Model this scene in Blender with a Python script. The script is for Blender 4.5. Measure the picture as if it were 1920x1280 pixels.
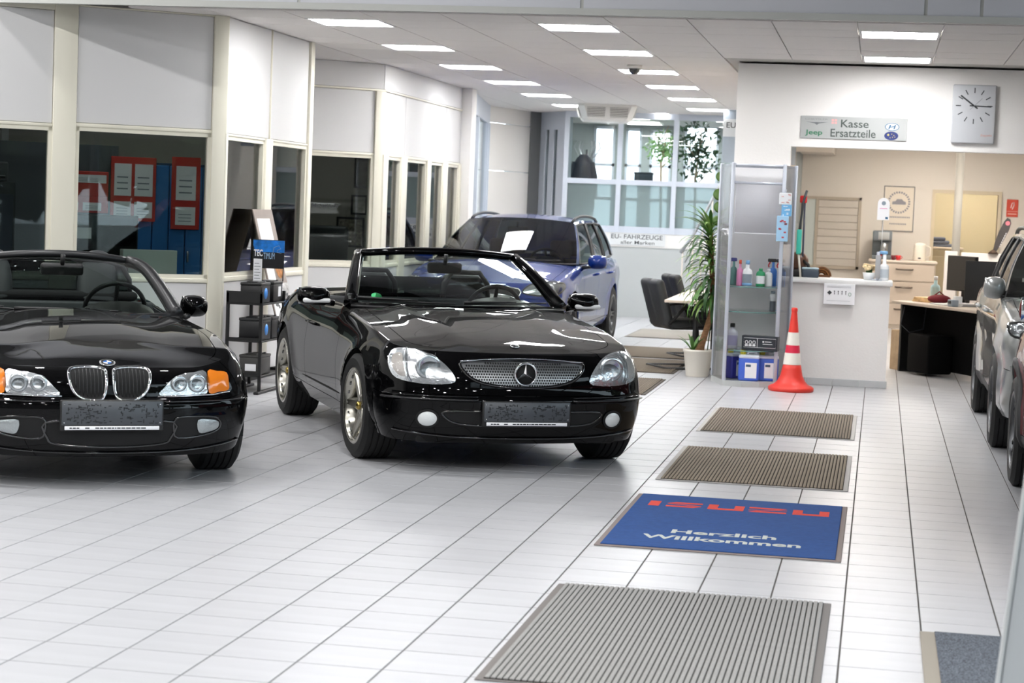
import bpy, bmesh, math, random
import numpy as np
from mathutils import Vector, Matrix
from mathutils.bvhtree import BVHTree

random.seed(7)
rng = np.random.RandomState(11)
for o in list(bpy.data.objects):
    bpy.data.objects.remove(o)
SC = bpy.context.scene
COL = SC.collection
PI = math.pi

# ------------------------------------------------------------------ camera
F_PX, PITCH, YAW, ROLL, CAM_H = 3711.9, -0.0685190917, -0.181497851, 0.0395630652, 1.56868
def cam_axes():
    f = Vector((math.sin(YAW) * math.cos(PITCH), math.cos(YAW) * math.cos(PITCH), math.sin(PITCH)))
    r = Vector((math.cos(YAW), -math.sin(YAW), 0.0))
    u = r.cross(f)
    c, s = math.cos(ROLL), math.sin(ROLL)
    return r * c + u * s, u * c - r * s, f
AX, AY, AF = cam_axes()
cam = bpy.data.cameras.new('camera')
cam.sensor_width = 36.0
cam.lens = F_PX * 36.0 / 1920.0
cam.clip_start, cam.clip_end = 0.05, 400
cam.dof.use_dof = True
cam.dof.focus_distance = 12.3
cam.dof.aperture_fstop = 5.0
co = bpy.data.objects.new('camera', cam)
M3 = Matrix((AX, AY, -AF)).transposed()
co.matrix_world = Matrix.Translation((0, 0, CAM_H)) @ M3.to_4x4()
COL.objects.link(co)
SC.camera = co

# ------------------------------------------------------------------ sky, daylight, exposure
world = bpy.data.worlds.new('overcast_sky')
SC.world = world
world.use_nodes = True
wb = world.node_tree.nodes['Background']
wb.inputs[0].default_value = (0.80, 0.90, 1.0, 1)
wb.inputs[1].default_value = 2.0
SC.view_settings.view_transform = 'Standard'
SC.view_settings.look = 'None'
SC.view_settings.gamma = 1.0
SC.view_settings.use_curve_mapping = False
SC.view_settings.exposure = 1.53
LED_WATT = 13.0          # radiance of the LED ceiling panels
HALL_WATT = 240.0          # radiance of the downlights in the high front hall
OFFICE_WATT = 15.5        # radiance of the panels in the parts office
SC.cycles.use_denoising = True
SC.cycles.max_bounces = 10
SC.cycles.diffuse_bounces = 4
SC.cycles.glossy_bounces = 5
SC.cycles.transmission_bounces = 8
SC.cycles.transparent_max_bounces = 16
SC.cycles.caustics_reflective = False
SC.cycles.caustics_refractive = False
SC.cycles.sample_clamp_indirect = 6.0

def portal(name, loc, rot, sx, sy):          # sky portals in the glazed openings
    l = bpy.data.lights.new(name, 'AREA')
    l.shape = 'RECTANGLE'; l.size = sx; l.size_y = sy
    l.cycles.is_portal = True
    o = bpy.data.objects.new(name, l)
    o.location = loc; o.rotation_euler = rot
    COL.objects.link(o)
portal('side_portal', (4.92, 6.2, 2.0), (PI / 2, 0, PI / 2), 16.5, 3.9)

# ------------------------------------------------------------------ pixel rays (photo frame 1920x1280) for measuring
def ray(u, v):
    return AX * ((u - 960) / F_PX) - AY * ((v - 640) / F_PX) + AF
def at_y(u, v, Y):
    d = ray(u, v); return Vector((0, 0, CAM_H)) + d * (Y / d.y)
def at_z(u, v, Z=0.0):
    d = ray(u, v); return Vector((0, 0, CAM_H)) + d * ((Z - CAM_H) / d.z)

# ------------------------------------------------------------------ materials
def lin(c):
    if isinstance(c, str):
        c = [int(c[i:i + 2], 16) / 255 for i in (1, 3, 5)]
    return tuple(x / 12.92 if x <= 0.04045 else ((x + 0.055) / 1.055) ** 2.4 for x in c)
MATS = {}
def mat(name, color, rough=0.5, metal=0.0, coat=0.0, spec=0.5, noise=None, bump=None, vary=0.0, emit=0.0, alpha=None, trans=0.0, coat_ior=1.5):
    if name in MATS: return MATS[name]
    m = bpy.data.materials.new(name); m.use_nodes = True
    nt = m.node_tree; N, L = nt.nodes, nt.links
    p = N['Principled BSDF']
    c = (*lin(color), 1)
    p.inputs['Base Color'].default_value = c
    p.inputs['Roughness'].default_value = rough
    p.inputs['Metallic'].default_value = metal
    p.inputs['Coat Weight'].default_value = coat
    p.inputs['Coat Roughness'].default_value = 0.015
    p.inputs['Coat IOR'].default_value = coat_ior
    p.inputs['Specular IOR Level'].default_value = spec
    p.inputs['Transmission Weight'].default_value = trans
    if emit:
        p.inputs['Emission Color'].default_value = c
        p.inputs['Emission Strength'].default_value = emit
    tc = N.new('ShaderNodeTexCoord')
    src = None
    if noise:
        sc, amt = noise[0], noise[1]
        n = N.new('ShaderNodeTexNoise'); n.inputs['Scale'].default_value = 1.0; n.inputs['Detail'].default_value = 5
        mp = N.new('ShaderNodeMapping')
        mp.inputs['Scale'].default_value = sc if isinstance(sc, (tuple, list)) else (sc, sc, sc)
        L.new(tc.outputs['Object'], mp.inputs[0]); L.new(mp.outputs[0], n.inputs[0])
        mr = N.new('ShaderNodeMapRange'); mr.inputs[1].default_value = 0.3; mr.inputs[2].default_value = 0.7
        mr.inputs[3].default_value = 1 - amt; mr.inputs[4].default_value = 1 + amt
        L.new(n.outputs[0], mr.inputs[0])
        src = mr.outputs[0]
    if vary:
        oi = N.new('ShaderNodeObjectInfo')
        geo = N.new('ShaderNodeNewGeometry')
        ad = N.new('ShaderNodeMath'); ad.operation = 'ADD'
        L.new(oi.outputs['Random'], ad.inputs[0]); L.new(geo.outputs['Random Per Island'], ad.inputs[1])
        fr = N.new('ShaderNodeMath'); fr.operation = 'FRACT'; L.new(ad.outputs[0], fr.inputs[0])
        mr2 = N.new('ShaderNodeMapRange'); mr2.inputs[3].default_value = 1 - vary; mr2.inputs[4].default_value = 1 + vary
        L.new(fr.outputs[0], mr2.inputs[0])
        if src is not None:
            mu = N.new('ShaderNodeMath'); mu.operation = 'MULTIPLY'
            L.new(src, mu.inputs[0]); L.new(mr2.outputs[0], mu.inputs[1]); src = mu.outputs[0]
        else: src = mr2.outputs[0]
    if src is not None:
        vm = N.new('ShaderNodeVectorMath'); vm.operation = 'SCALE'; vm.inputs[0].default_value = c[:3]
        L.new(src, vm.inputs['Scale']); L.new(vm.outputs[0], p.inputs['Base Color'])
    if bump:
        n = N.new('ShaderNodeTexNoise'); n.inputs['Scale'].default_value = bump[0]; n.inputs['Detail'].default_value = 3
        L.new(tc.outputs['Object'], n.inputs[0])
        b = N.new('ShaderNodeBump'); b.inputs['Strength'].default_value = bump[1]; b.inputs['Distance'].default_value = 0.004
        L.new(n.outputs[0], b.inputs['Height']); L.new(b.outputs[0], p.inputs['Normal'])
    if alpha is not None: p.inputs['Alpha'].default_value = alpha
    MATS[name] = m
    return m
def glass(name, tint='#e6efec', ior=1.5, boost=1.0, rough=0.0, haze=0.0, hazecol='#aabbbb'):
    if name in MATS: return MATS[name]
    m = bpy.data.materials.new(name); m.use_nodes = True
    nt = m.node_tree; N, L = nt.nodes, nt.links
    N.remove(N['Principled BSDF'])
    out = N['Material Output']
    t = N.new('ShaderNodeBsdfTransparent'); t.inputs[0].default_value = (*lin(tint), 1)
    g = N.new('ShaderNodeBsdfGlossy'); g.inputs['Roughness'].default_value = rough
    f = N.new('ShaderNodeFresnel'); f.inputs[0].default_value = ior
    k = N.new('ShaderNodeMath'); k.operation = 'MULTIPLY'; k.inputs[1].default_value = boost; k.use_clamp = True
    L.new(f.outputs[0], k.inputs[0])
    base = t.outputs[0]
    if haze:
        d = N.new('ShaderNodeBsdfDiffuse'); d.inputs[0].default_value = (*lin(hazecol), 1)
        tl = N.new('ShaderNodeBsdfTranslucent'); tl.inputs[0].default_value = (*lin(hazecol), 1)
        a = N.new('ShaderNodeAddShader') if False else N.new('ShaderNodeMixShader'); a.inputs[0].default_value = 0.55
        L.new(d.outputs[0], a.inputs[1]); L.new(tl.outputs[0], a.inputs[2])
        h = N.new('ShaderNodeMixShader'); h.inputs[0].default_value = haze
        L.new(t.outputs[0], h.inputs[1]); L.new(a.outputs[0], h.inputs[2]); base = h.outputs[0]
    x = N.new('ShaderNodeMixShader')
    L.new(k.outputs[0], x.inputs[0]); L.new(base, x.inputs[1]); L.new(g.outputs[0], x.inputs[2])
    L.new(x.outputs[0], out.inputs[0])
    MATS[name] = m
    return m

# ------------------------------------------------------------------ mesh builder
class MB:
    def __init__(s): s.v = []; s.f = []; s.sm = []; s.mi = []; s.cur = 0
    def add(s, verts, faces, smooth=False):
        b = len(s.v); s.v += [tuple(p) for p in verts]
        for f in faces:
            s.f.append(tuple(b + i for i in f)); s.sm.append(smooth); s.mi.append(s.cur)
        return s
    def box(s, x0, x1, y0, y1, z0, z1, M=None):
        v = [(x, y, z) for z in (z0, z1) for y in (y0, y1) for x in (x0, x1)]
        if M is not None: v = [M @ Vector(p) for p in v]
        return s.add(v, [(0, 2, 3, 1), (4, 5, 7, 6), (0, 1, 5, 4), (2, 6, 7, 3), (0, 4, 6, 2), (1, 3, 7, 5)])
    def rbox(s, x0, x1, y0, y1, z0, z1, r=0.01, seg=3, M=None, smooth=True):
        bm = bmesh.new()
        bmesh.ops.create_cube(bm, size=1)
        for v in bm.verts:
            v.co = Vector(((x0 + x1) / 2 + v.co.x * (x1 - x0), (y0 + y1) / 2 + v.co.y * (y1 - y0), (z0 + z1) / 2 + v.co.z * (z1 - z0)))
        r = min(r, 0.49 * min(x1 - x0, y1 - y0, z1 - z0))
        bmesh.ops.bevel(bm, geom=bm.edges[:], offset=r, segments=seg, profile=0.5, affect='EDGES')
        return s.addbm(bm, M, smooth)
    def addbm(s, bm, M=None, smooth=False):
        bm.verts.index_update()
        v = [(M @ p.co) if M is not None else p.co.copy() for p in bm.verts]
        f = [tuple(q.index for q in fc.verts) for fc in bm.faces]
        bm.free()
        return s.add(v, f, smooth)
    def lathe(s, prof, n=24, M=None, smooth=True, a0=0, a1=2 * PI, caps=True):
        full = abs(a1 - a0 - 2 * PI) < 1e-6
        k = n if full else n + 1
        v = []
        for (r, z) in prof:
            for i in range(k):
                a = a0 + (a1 - a0) * i / n
                v.append(Vector((r * math.cos(a), r * math.sin(a), z)))
        f = []
        for j in range(len(prof) - 1):
            for i in range(n):
                i2 = (i + 1) % k
                f.append((j * k + i, j * k + i2, (j + 1) * k + i2, (j + 1) * k + i))
        if full and caps:
            if prof[0][0] > 1e-5: f.append(tuple(reversed(range(k))))
            if prof[-1][0] > 1e-5: f.append(tuple((len(prof) - 1) * k + i for i in range(k)))
        if M is not None: v = [M @ p for p in v]
        return s.add(v, f, smooth)
    def cyl(s, p0, p1, r, n=12, r1=None, smooth=True):
        p0, p1 = Vector(p0), Vector(p1); d = p1 - p0
        M = Matrix.Translation(p0) @ d.to_track_quat('Z', 'Y').to_matrix().to_4x4()
        return s.lathe([(r, 0), (r if r1 is None else r1, d.length)], n, M, smooth)
    def tube(s, path, r, n=8, closed=False, smooth=True, flat=1.0, up=None):
        P = [Vector(p) for p in path]; m = len(P)
        v = []; prev = None
        for i in range(m):
            a = P[(i - 1) % m] if (closed or i > 0) else P[i]
            b = P[(i + 1) % m] if (closed or i < m - 1) else P[i]
            t = (b - a).normalized()
            u = Vector(up) if up is not None else (prev if prev is not None else (Vector((0, 0, 1)) if abs(t.z) < 0.9 else Vector((1, 0, 0))))
            w = t.cross(u)
            if w.length < 1e-6: w = t.cross(Vector((1, 0.3, 0.2)))
            w.normalize(); q = w.cross(t).normalized(); prev = q
            rr = r[i] if isinstance(r, (list, tuple)) else r
            for k in range(n):
                an = 2 * PI * k / n
                v.append(P[i] + (w * math.cos(an) + q * math.sin(an) * flat) * rr)
        f = []
        for i in range(m if closed else m - 1):
            j = (i + 1) % m
            for k in range(n):
                l = (k + 1) % n
                f.append((i * n + k, i * n + l, j * n + l, j * n + k))
        if not closed:
            f.append(tuple(reversed(range(n)))); f.append(tuple((m - 1) * n + k for k in range(n)))
        return s.add(v, f, smooth)
    def prism(s, outline, axis, a, b, smooth=False):
        n = len(outline)
        def P(u, w, d): return {'x': (d, u, w), 'y': (u, d, w), 'z': (u, w, d)}[axis]
        v = [P(u, w, a) for u, w in outline] + [P(u, w, b) for u, w in outline]
        f = [tuple(range(n)), tuple(reversed(range(n, 2 * n)))]
        f += [(i, i + n, (i + 1) % n + n, (i + 1) % n) for i in range(n)]
        return s.add(v, f, smooth)
    def grid(s, pts, smooth=True, flip=False, closeu=False):
        n, m = len(pts), len(pts[0])
        v = [p for row in pts for p in row]; f = []
        for i in range(n if closeu else n - 1):
            i2 = (i + 1) % n
            for j in range(m - 1):
                q = (i * m + j, i2 * m + j, i2 * m + j + 1, i * m + j + 1)
                f.append(tuple(reversed(q)) if flip else q)
        return s.add(v, f, smooth)
    def sphere(s, c, r, n=16, m=10, sc=(1, 1, 1)):
        prof = [(r * math.sin(PI * i / m), -r * math.cos(PI * i / m)) for i in range(m + 1)]
        prof[0] = (0, -r); prof[-1] = (0, r)
        M = Matrix.Translation(c) @ Matrix.Diagonal((*sc, 1))
        return s.lathe(prof, n, M, True, caps=False)
    def build(s, name, mats, parent=None, fix=True, weld=0.0, sharp=None):
        me = bpy.data.meshes.new(name)
        me.from_pydata(s.v, [], s.f)
        if not isinstance(mats, (list, tuple)): mats = [mats]
        for m in mats: me.materials.append(m)
        me.polygons.foreach_set('use_smooth', s.sm)
        me.polygons.foreach_set('material_index', s.mi)
        if fix or weld:
            bm = bmesh.new(); bm.from_mesh(me)
            if weld: bmesh.ops.remove_doubles(bm, verts=bm.verts[:], dist=weld)
            if fix: bmesh.ops.recalc_face_normals(bm, faces=bm.faces[:])
            if sharp:
                for e in bm.edges:
                    if len(e.link_faces) == 2 and e.calc_face_angle(0) > sharp: e.smooth = False
            bm.to_mesh(me); bm.free()
        me.update()
        return link(name, me, parent)
def link(name, me, parent=None):
    o = bpy.data.objects.new(name, me)
    COL.objects.link(o)
    if parent is not None: o.parent = parent
    return o
def empty(name, loc=(0, 0, 0), rz=0.0):
    o = bpy.data.objects.new(name, None); o.empty_display_size = 0.1
    o.location = loc; o.rotation_euler = (0, 0, rz); COL.objects.link(o); return o
def tag(o, label, cat, group=None, kind=None):
    o['label'] = label; o['category'] = cat
    if group: o['group'] = group
    if kind: o['kind'] = kind
    return o
def struct(o, label=None):
    o['kind'] = 'structure'
    if label: o['label'] = label
    return o
def thing(name, label, cat, loc=(0, 0, 0), rz=0.0, group=None):
    return tag(empty(name, loc, rz), label, cat, group)
def copy_tree(o, parent=None):
    c = o.copy(); COL.objects.link(c)
    if parent is not None: c.parent = parent
    for ch in list(o.children): copy_tree(ch, c)
    return c
TXT = {}
def text_mesh(txt, size, bold=0.0, depth=0.0, sx=1.0, align='LEFT', shear=0.0, spacing=1.0):
    cu = bpy.data.curves.new('lettering', 'FONT')
    cu.body = txt; cu.size = size; cu.offset = bold * size; cu.extrude = depth; cu.align_x = align; cu.shear = shear
    cu.space_character = spacing
    cu.resolution_u = 4
    ob = bpy.data.objects.new('lettering', cu); COL.objects.link(ob)
    bpy.context.view_layer.update()
    me = bpy.data.meshes.new_from_object(ob.evaluated_get(bpy.context.evaluated_depsgraph_get()))
    bpy.data.objects.remove(ob); bpy.data.curves.remove(cu)
    if sx != 1.0:
        for v in me.vertices: v.co.x *= sx
    return me
def text(name, txt, size, m, parent, loc, rot=(PI / 2, 0, 0), **kw):
    me = text_mesh(txt, size, **kw)
    me.materials.clear(); me.materials.append(m)
    o = link(name, me, parent); o.location = loc; o.rotation_euler = rot
    return o
def fit_text(name, txt, m, parent, loc, w, h, rot=(PI / 2, 0, 0), **kw):
    """lettering scaled to w x h; loc is the lower left corner"""
    me = text_mesh(txt, 1.0, **kw)
    xs = [v.co.x for v in me.vertices]; ys = [v.co.y for v in me.vertices]
    x0, x1, y0, y1 = min(xs), max(xs), min(ys), max(ys)
    for v in me.vertices:
        v.co.x = (v.co.x - x0) / (x1 - x0) * w; v.co.y = (v.co.y - y0) / (y1 - y0) * h
    me.materials.clear(); me.materials.append(m)
    o = link(name, me, parent); o.location = loc; o.rotation_euler = rot
    return o
def pw(x, pts):
    """monotone cubic through the points"""
    xs = [p[0] for p in pts]; ys = [p[1] for p in pts]; n = len(xs)
    if x <= xs[0]: return ys[0]
    if x >= xs[-1]: return ys[-1]
    d = [(ys[i + 1] - ys[i]) / (xs[i + 1] - xs[i]) for i in range(n - 1)]
    def slope(i):
        if i == 0: return d[0]
        if i == n - 1: return d[-1]
        if d[i - 1] * d[i] <= 0: return 0.0
        return 2 * d[i - 1] * d[i] / (d[i - 1] + d[i])
    i = max(k for k in range(n - 1) if xs[k] <= x)
    h = xs[i + 1] - xs[i]; t = (x - xs[i]) / h
    return ((1 + 2 * t) * (1 - t) ** 2 * ys[i] + t * (1 - t) ** 2 * h * slope(i) + t * t * (3 - 2 * t) * ys[i + 1] + t * t * (t - 1) * h * slope(i + 1))
def lerp(a, b, t): return a + (b - a) * t

# palette
WHITE = mat('white_plaster', '#e9e7e4', 0.75, bump=(60, 0.12))
PANELW = mat('white_partition_panel', '#d6d5d5', 0.5)
CREAM = mat('cream_frame_paint', '#e3dfcf', 0.4)
GREYP = mat('grey_wall_paint', '#b9bcbc', 0.7)
TRIMG = mat('grey_trim', '#c3c4bf', 0.5)
ALU = mat('brushed_aluminium', '#b4b6b8', 0.35, metal=0.9)
ALUP = mat('painted_aluminium', '#c9cfda', 0.4)
DARKALU = mat('dark_grey_frame', '#6e6f70', 0.5)
BLACK = mat('black_plastic', '#131314', 0.45)
BLACKM = mat('black_powder_coat', '#0c0c0d', 0.5)
RUBBER = mat('black_rubber', '#0d0d0d', 0.7)
CHROME = mat('chrome', '#e8e8ea', 0.06, metal=1.0)
PAPER = mat('white_paper', '#f0f0f2', 0.7)
INK = mat('dark_lettering', '#3a3d40', 0.6)
BEIGE = mat('beige_office_paint', '#dcd4ca', 0.75)
BEIGEF = mat('beige_furniture', '#cfc2b2', 0.5)
PANE = glass('window_pane', '#dfe6e4', 1.5, 1.0)
PANEC = glass('clear_pane', '#f2f6f6', 1.45, 0.8)
LED = mat('led_diffuser', '#ffffff', 0.5, emit=LED_WATT)
CARD = mat('cardboard', '#b39d80', 0.8, noise=(14, 0.12))
# ================================================================== THE SETTING
ZC = 2.985           # suspended ceiling
ZH = 4.4             # high front hall
TILE = mat('floor_tile', '#bbbbbe', 0.33, spec=0.30, noise=((2.2, 14, 3), 0.045), vary=0.022)
GROUT = mat('grout', '#5a5753', 0.9)
CT = mat('mineral_ceiling_tile', '#e4e0dd', 0.85, noise=((3, 40, 3), 0.02), bump=(90, 0.2))

# ---- floor: slab, the 300 nearest tiles one by one, the others joined
b = MB(); b.box(-8.6, 5.1, -2.6, 33.6, -0.14, -0.0035)
floor = struct(b.build('floor', GROUT), 'white square floor tiles with grey joints')
TX0, TY0, TS = -0.0682558, 6.97322, 0.30
h0, h1 = TS / 2 - 0.0027, TS / 2 - 0.0040
tv = [(-h0, -h0, -0.005), (h0, -h0, -0.005), (h0, h0, -0.005), (-h0, h0, -0.005), (-h1, -h1, 0), (h1, -h1, 0), (h1, h1, 0), (-h1, h1, 0)]
tf = [(0, 1, 5, 4), (1, 2, 6, 5), (2, 3, 7, 6), (3, 0, 4, 7), (4, 5, 6, 7)]
cells = []
for i in range(-28, 17):
    for j in range(-10, 88):
        x, y = TX0 + (i + 0.5) * TS, TY0 + (j + 0.5) * TS
        p = Vector((x, y, -CAM_H)); dz = p.dot(AF)
        u, v = 960 + F_PX * p.dot(AX) / dz, 640 - F_PX * p.dot(AY) / dz
        cells.append((0 if (-20 < u < 1900 and v < 1292) else 1, y, x))
cells.sort()
tm = bpy.data.meshes.new('tile'); tm.from_pydata(tv, [], tf); tm.materials.append(TILE)
rest = MB()
for n, (k, y, x) in enumerate(cells):
    if n < 300 and k == 0:
        o = link('tile', tm, floor); o.location = (x, y, 0)
    else:
        rest.add([(x + a, y + c, z) for a, c, z in tv], tf)
o = rest.build('tiling', TILE, floor, fix=False); o['kind'] = 'stuff'; o['label'] = 'further rows of white square floor tiles'

# ---- suspended ceiling
b = MB(); b.box(-8.6, 5.1, 14.25, 24.38, ZC + 0.02, ZC + 0.1); b.box(-5.72, 5.1, 24.38, 33.6, ZC + 0.02, ZC + 0.1); b.box(-8.6, 5.1, 14.22, 14.25, ZC + 0.0, ZH)
ceil = struct(b.build('ceiling', mat('ceiling_grid', '#bdbab6', 0.7)), 'white suspended ceiling of mineral fibre tiles')
CP, LP0, LPY = 0.62, 15.56, 2.37
LAMPX = {k: 0.066 - CP * k for k in range(-4, 11)}
lamps = [(7, i) for i in range(6)] + [(4, i) for i in range(6)] + [(0, 0), (0, 1)]
def ctile(x, y0, y1):
    bb = MB(); a = CP / 2 - 0.005
    bb.box(-a, a, y0 - (y0 + y1) / 2 + 0.005, y1 - (y0 + y1) / 2 - 0.005, 0, 0.022)
    return bb
cmesh = {}
def put_ct(x, y0, y1):
    key = round(y1 - y0, 3)
    if key not in cmesh:
        o = ctile(x, y0, y1).build('ceiling_tile', CT, ceil); cmesh[key] = o.data
    else: o = link('ceiling_tile', cmesh[key], ceil)
    o.location = (x, (y0 + y1) / 2, ZC)
h = LPY / 4
for k in range(-3, 10):
    x = LAMPX[k]
    for i in range(-1, 7):
        yc = LP0 + LPY * i
        for (a, c, lampcell) in ((yc - h / 2, yc + h / 2, True), (yc + h / 2, yc + h * 2.5, False), (yc + h * 2.5, yc + h * 3.5, False)):
            if a < 14.2 or c > 30.2: continue
            if x > -1.2 and c > 18.9: continue
            if lampcell and (k, i) in lamps: continue
            put_ct(x, a, c)
# LED panels in the ceiling: one thing each
names = {7: 'left', 4: 'middle'}
order = ['nearest', 'second', 'third', 'fourth', 'fifth', 'farthest']
first = None
def lamp_proto():
    r = empty('ceiling_light')
    q = MB(); a, c, d = 0.300, 0.288, 0.285
    for (x0, x1, y0, y1) in ((-a, a, -c, -c + 0.018), (-a, a, c - 0.018, c), (-a, -a + 0.018, -c, c), (a - 0.018, a, -c, c)):
        q.box(x0, x1, y0, y1, -0.004, 0.016)
    q.build('frame', mat('white_lamp_frame', '#e8e8e8', 0.5), r)
    q = MB(); q.rbox(-a + 0.02, a - 0.02, -c + 0.02, c - 0.02, 0.001, 0.012, 0.004, 2)
    q.build('diffuser', LED, r)
    return r
proto = lamp_proto()
for n, (k, i) in enumerate(lamps):
    o = proto if n == 0 else copy_tree(proto)
    o.location = (LAMPX[k], LP0 + LPY * i, ZC)
    if k == 0: lb = 'bright square ceiling panel right, the %s of two before the cash desk wall' % ('nearer' if i == 0 else 'farther')
    else: lb = 'bright square ceiling panel, %s of six in the %s row above the cars' % (order[i], names[k])
    tag(o, lb, 'ceiling light', 'LED panels in the suspended ceiling')

for n, (x, y) in enumerate(((-3.9, 30.6), (-2.3, 30.6), (-3.9, 32.4), (-2.3, 32.4))):  # unseen panels added to brighten the room behind the rear glazing
    o = copy_tree(proto); o.location = (x, y, ZC); tag(o, 'unseen fill panel added to the rear room behind the glazing', 'ceiling light', 'added fill panels of the rear room')
DLED = mat('dim_office_diffuser', '#ffffff', 0.5, emit=2.6)  # glow for panels added to lift the dark office interiors
for n, (x, y, lb) in enumerate(((-6.3, 15.9, 'dim fill panel added inside the front office'), (-6.4, 21.9, 'dim fill panel added inside the rear office'))):
    o = copy_tree(proto); o.location = (x, y, ZC); tag(o, lb, 'ceiling light')
    for c in o.children:
        if c.name.startswith('diffuser'): c.data = c.data.copy(); c.data.materials[0] = DLED
# ---- bulkhead where the ceiling of the front hall steps down
bw = MB(); bw.box(-8.6, 5.1, 14.16, 14.215, ZC - 0.035, ZC + 0.012)
trim = struct(bw.build('trim_bulkhead', TRIMG), 'grey edge strip of the ceiling bulkhead')
LIL = mat('pale_bulkhead_panel', '#d4d5db', 0.6)
xs = [-8.6, -6.4, -4.3, -2.19, 0.23, 0.61, 2.9, 5.1]
for a, c in zip(xs, xs[1:]):
    q = MB(); q.box(a + 0.012, c - 0.012, 14.185, 14.215, ZC + 0.014, ZH)
    q.build('panel', LIL, trim)
q = MB()
for a in xs[1:-1]: q.box(a - 0.012, a + 0.012, 14.195, 14.215, ZC + 0.014, ZH)
q.build('joint_strip', TRIMG, trim)

# ---- front hall behind and beside the camera (lit by its glazing)
b = MB(); b.box(-8.6, 5.1, -2.6, 14.2, ZH, ZH + 0.1)
struct(b.build('ceiling_front', mat('front_hall_ceiling', '#5a5b5d', 0.85)), 'high grey ceiling of the front hall')
b = MB(); b.box(-8.7, -8.6, -2.6, 24.38, -0.1, ZH); struct(b.build('wall_left', WHITE))
b = MB(); b.box(5.1, 5.2, 14.2, 33.6, -0.1, ZH); struct(b.build('wall_right', WHITE))
def glazing(name, M, length, zt, step, label):
    root = struct(empty(name), label); root.matrix_world = M
    q = MB(); q.box(0, length, -0.05, 0.05, 0, 0.12); q.box(0, length, -0.05, 0.05, zt - 0.12, zt); q.box(0, length, -0.04, 0.04, 2.35, 2.43)
    q.build('frame', DARKALU, root)
    n = int(length / step)
    for i in range(n + 1):
        q = MB(); s0 = length * i / n; q.box(s0 - 0.035, s0 + 0.035, -0.06, 0.06, 0, zt); q.build('mullion', DARKALU, root)
        if i < n:
            q = MB(); q.box(s0 + 0.035, s0 + length / n - 0.035, -0.008, 0.008, 0.12, zt - 0.12); q.build('pane', PANEC, root)
b = MB(); b.box(-8.7, 5.2, -2.7, -2.6, -0.1, ZH); struct(b.build('wall_front', mat('front_wall_grey', '#8b8c8e', 0.7)))
glazing('window_1', Matrix.Translation((5.05, -2.55, 0)) @ Matrix.Rotation(PI / 2, 4, 'Z'), 16.75, ZH, 2.2, 'glazed side front of the hall')
HL = mat('hall_light_diffuser', '#ffffff', 0.5, emit=HALL_WATT)
for i, (x, y) in enumerate([(x, y) for y in (1.0, 3.6, 6.2, 8.8, 11.4, 13.4) for x in (-7.2, -5.2, -3.2, -1.2, 0.8, 2.8) if not (x > -3 and y > 8 or y > 12 and x > -6)]):
    if i == 0:
        r0 = empty('ceiling_light')
        q = MB(); q.lathe([(0.11, 0), (0.11, -0.035), (0.10, -0.038), (0.085, -0.02)], 20, caps=False); q.build('housing', mat('white_lamp_frame', '#e8e8e8'), r0)
        q = MB(); q.lathe([(0.078, -0.03), (0, -0.032)], 20, caps=False); q.build('diffuser', HL, r0)
        o = r0
    else: o = copy_tree(r0)
    o.location = (x, y, ZH)
    tag(o, 'round downlight under the high ceiling of the front hall', 'ceiling light', 'downlights of the front hall')

# ---- outside: ground and trees beyond the side glazing (seen as reflections)
b = MB(); b.box(-40, 60, -40, 60, -0.5, -0.16); struct(b.build('ground', mat('asphalt', '#8b8b88', 0.9)), 'grey asphalt of the yard outside')
FOL = mat('tree_foliage', '#5c6340', 0.8, vary=0.35); BARK = mat('bark', '#5b4a3a', 0.9)
def yard_tree(x, y, hgt, lb):
    t = thing('tree', lb, 'tree', (x, y, -0.16))
    q = MB(); q.tube([(0, 0, 0), (0.05, 0.02, hgt * 0.35), (0, 0.1, hgt * 0.6)], [0.16, 0.12, 0.06], 8); q.build('trunk', BARK, t)
    q = MB()
    for _ in range(1500):
        a, e, r = rng.rand() * 2 * PI, rng.rand() * 2 - 1, rng.rand() ** 0.4
        c = Vector((math.cos(a) * math.sqrt(1 - e * e) * hgt * 0.42 * r, math.sin(a) * math.sqrt(1 - e * e) * hgt * 0.42 * r, hgt * 0.6 + e * hgt * 0.40 * r))
        M = Matrix.Translation(c) @ Matrix.Rotation(rng.rand() * 6, 4, Vector(rng.rand(3) - 0.5).normalized())
        w = 0.16 + 0.22 * rng.rand()
        q.add([M @ Vector(p) for p in ((-w, -w * .6, 0), (w, -w * .6, 0.04), (w, w * .6, 0), (-w, w * .6, 0.05))], [(0, 1, 2, 3)])
    o = q.build('foliage', FOL, t, fix=False); o['kind'] = 'stuff'
for i, (x, y, hg) in enumerate([(13, -5, 6.0), (12.5, 0.6, 6.0), (14, 6.2, 6.0), (12.5, 12, 6.0)]):
    yard_tree(x, y, hg, 'yard tree %s beyond the side glazing' % ['by the corner', 'second along', 'third along', 'last along'][i])
RED = mat('red_board', '#c8352c', 0.45)

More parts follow.
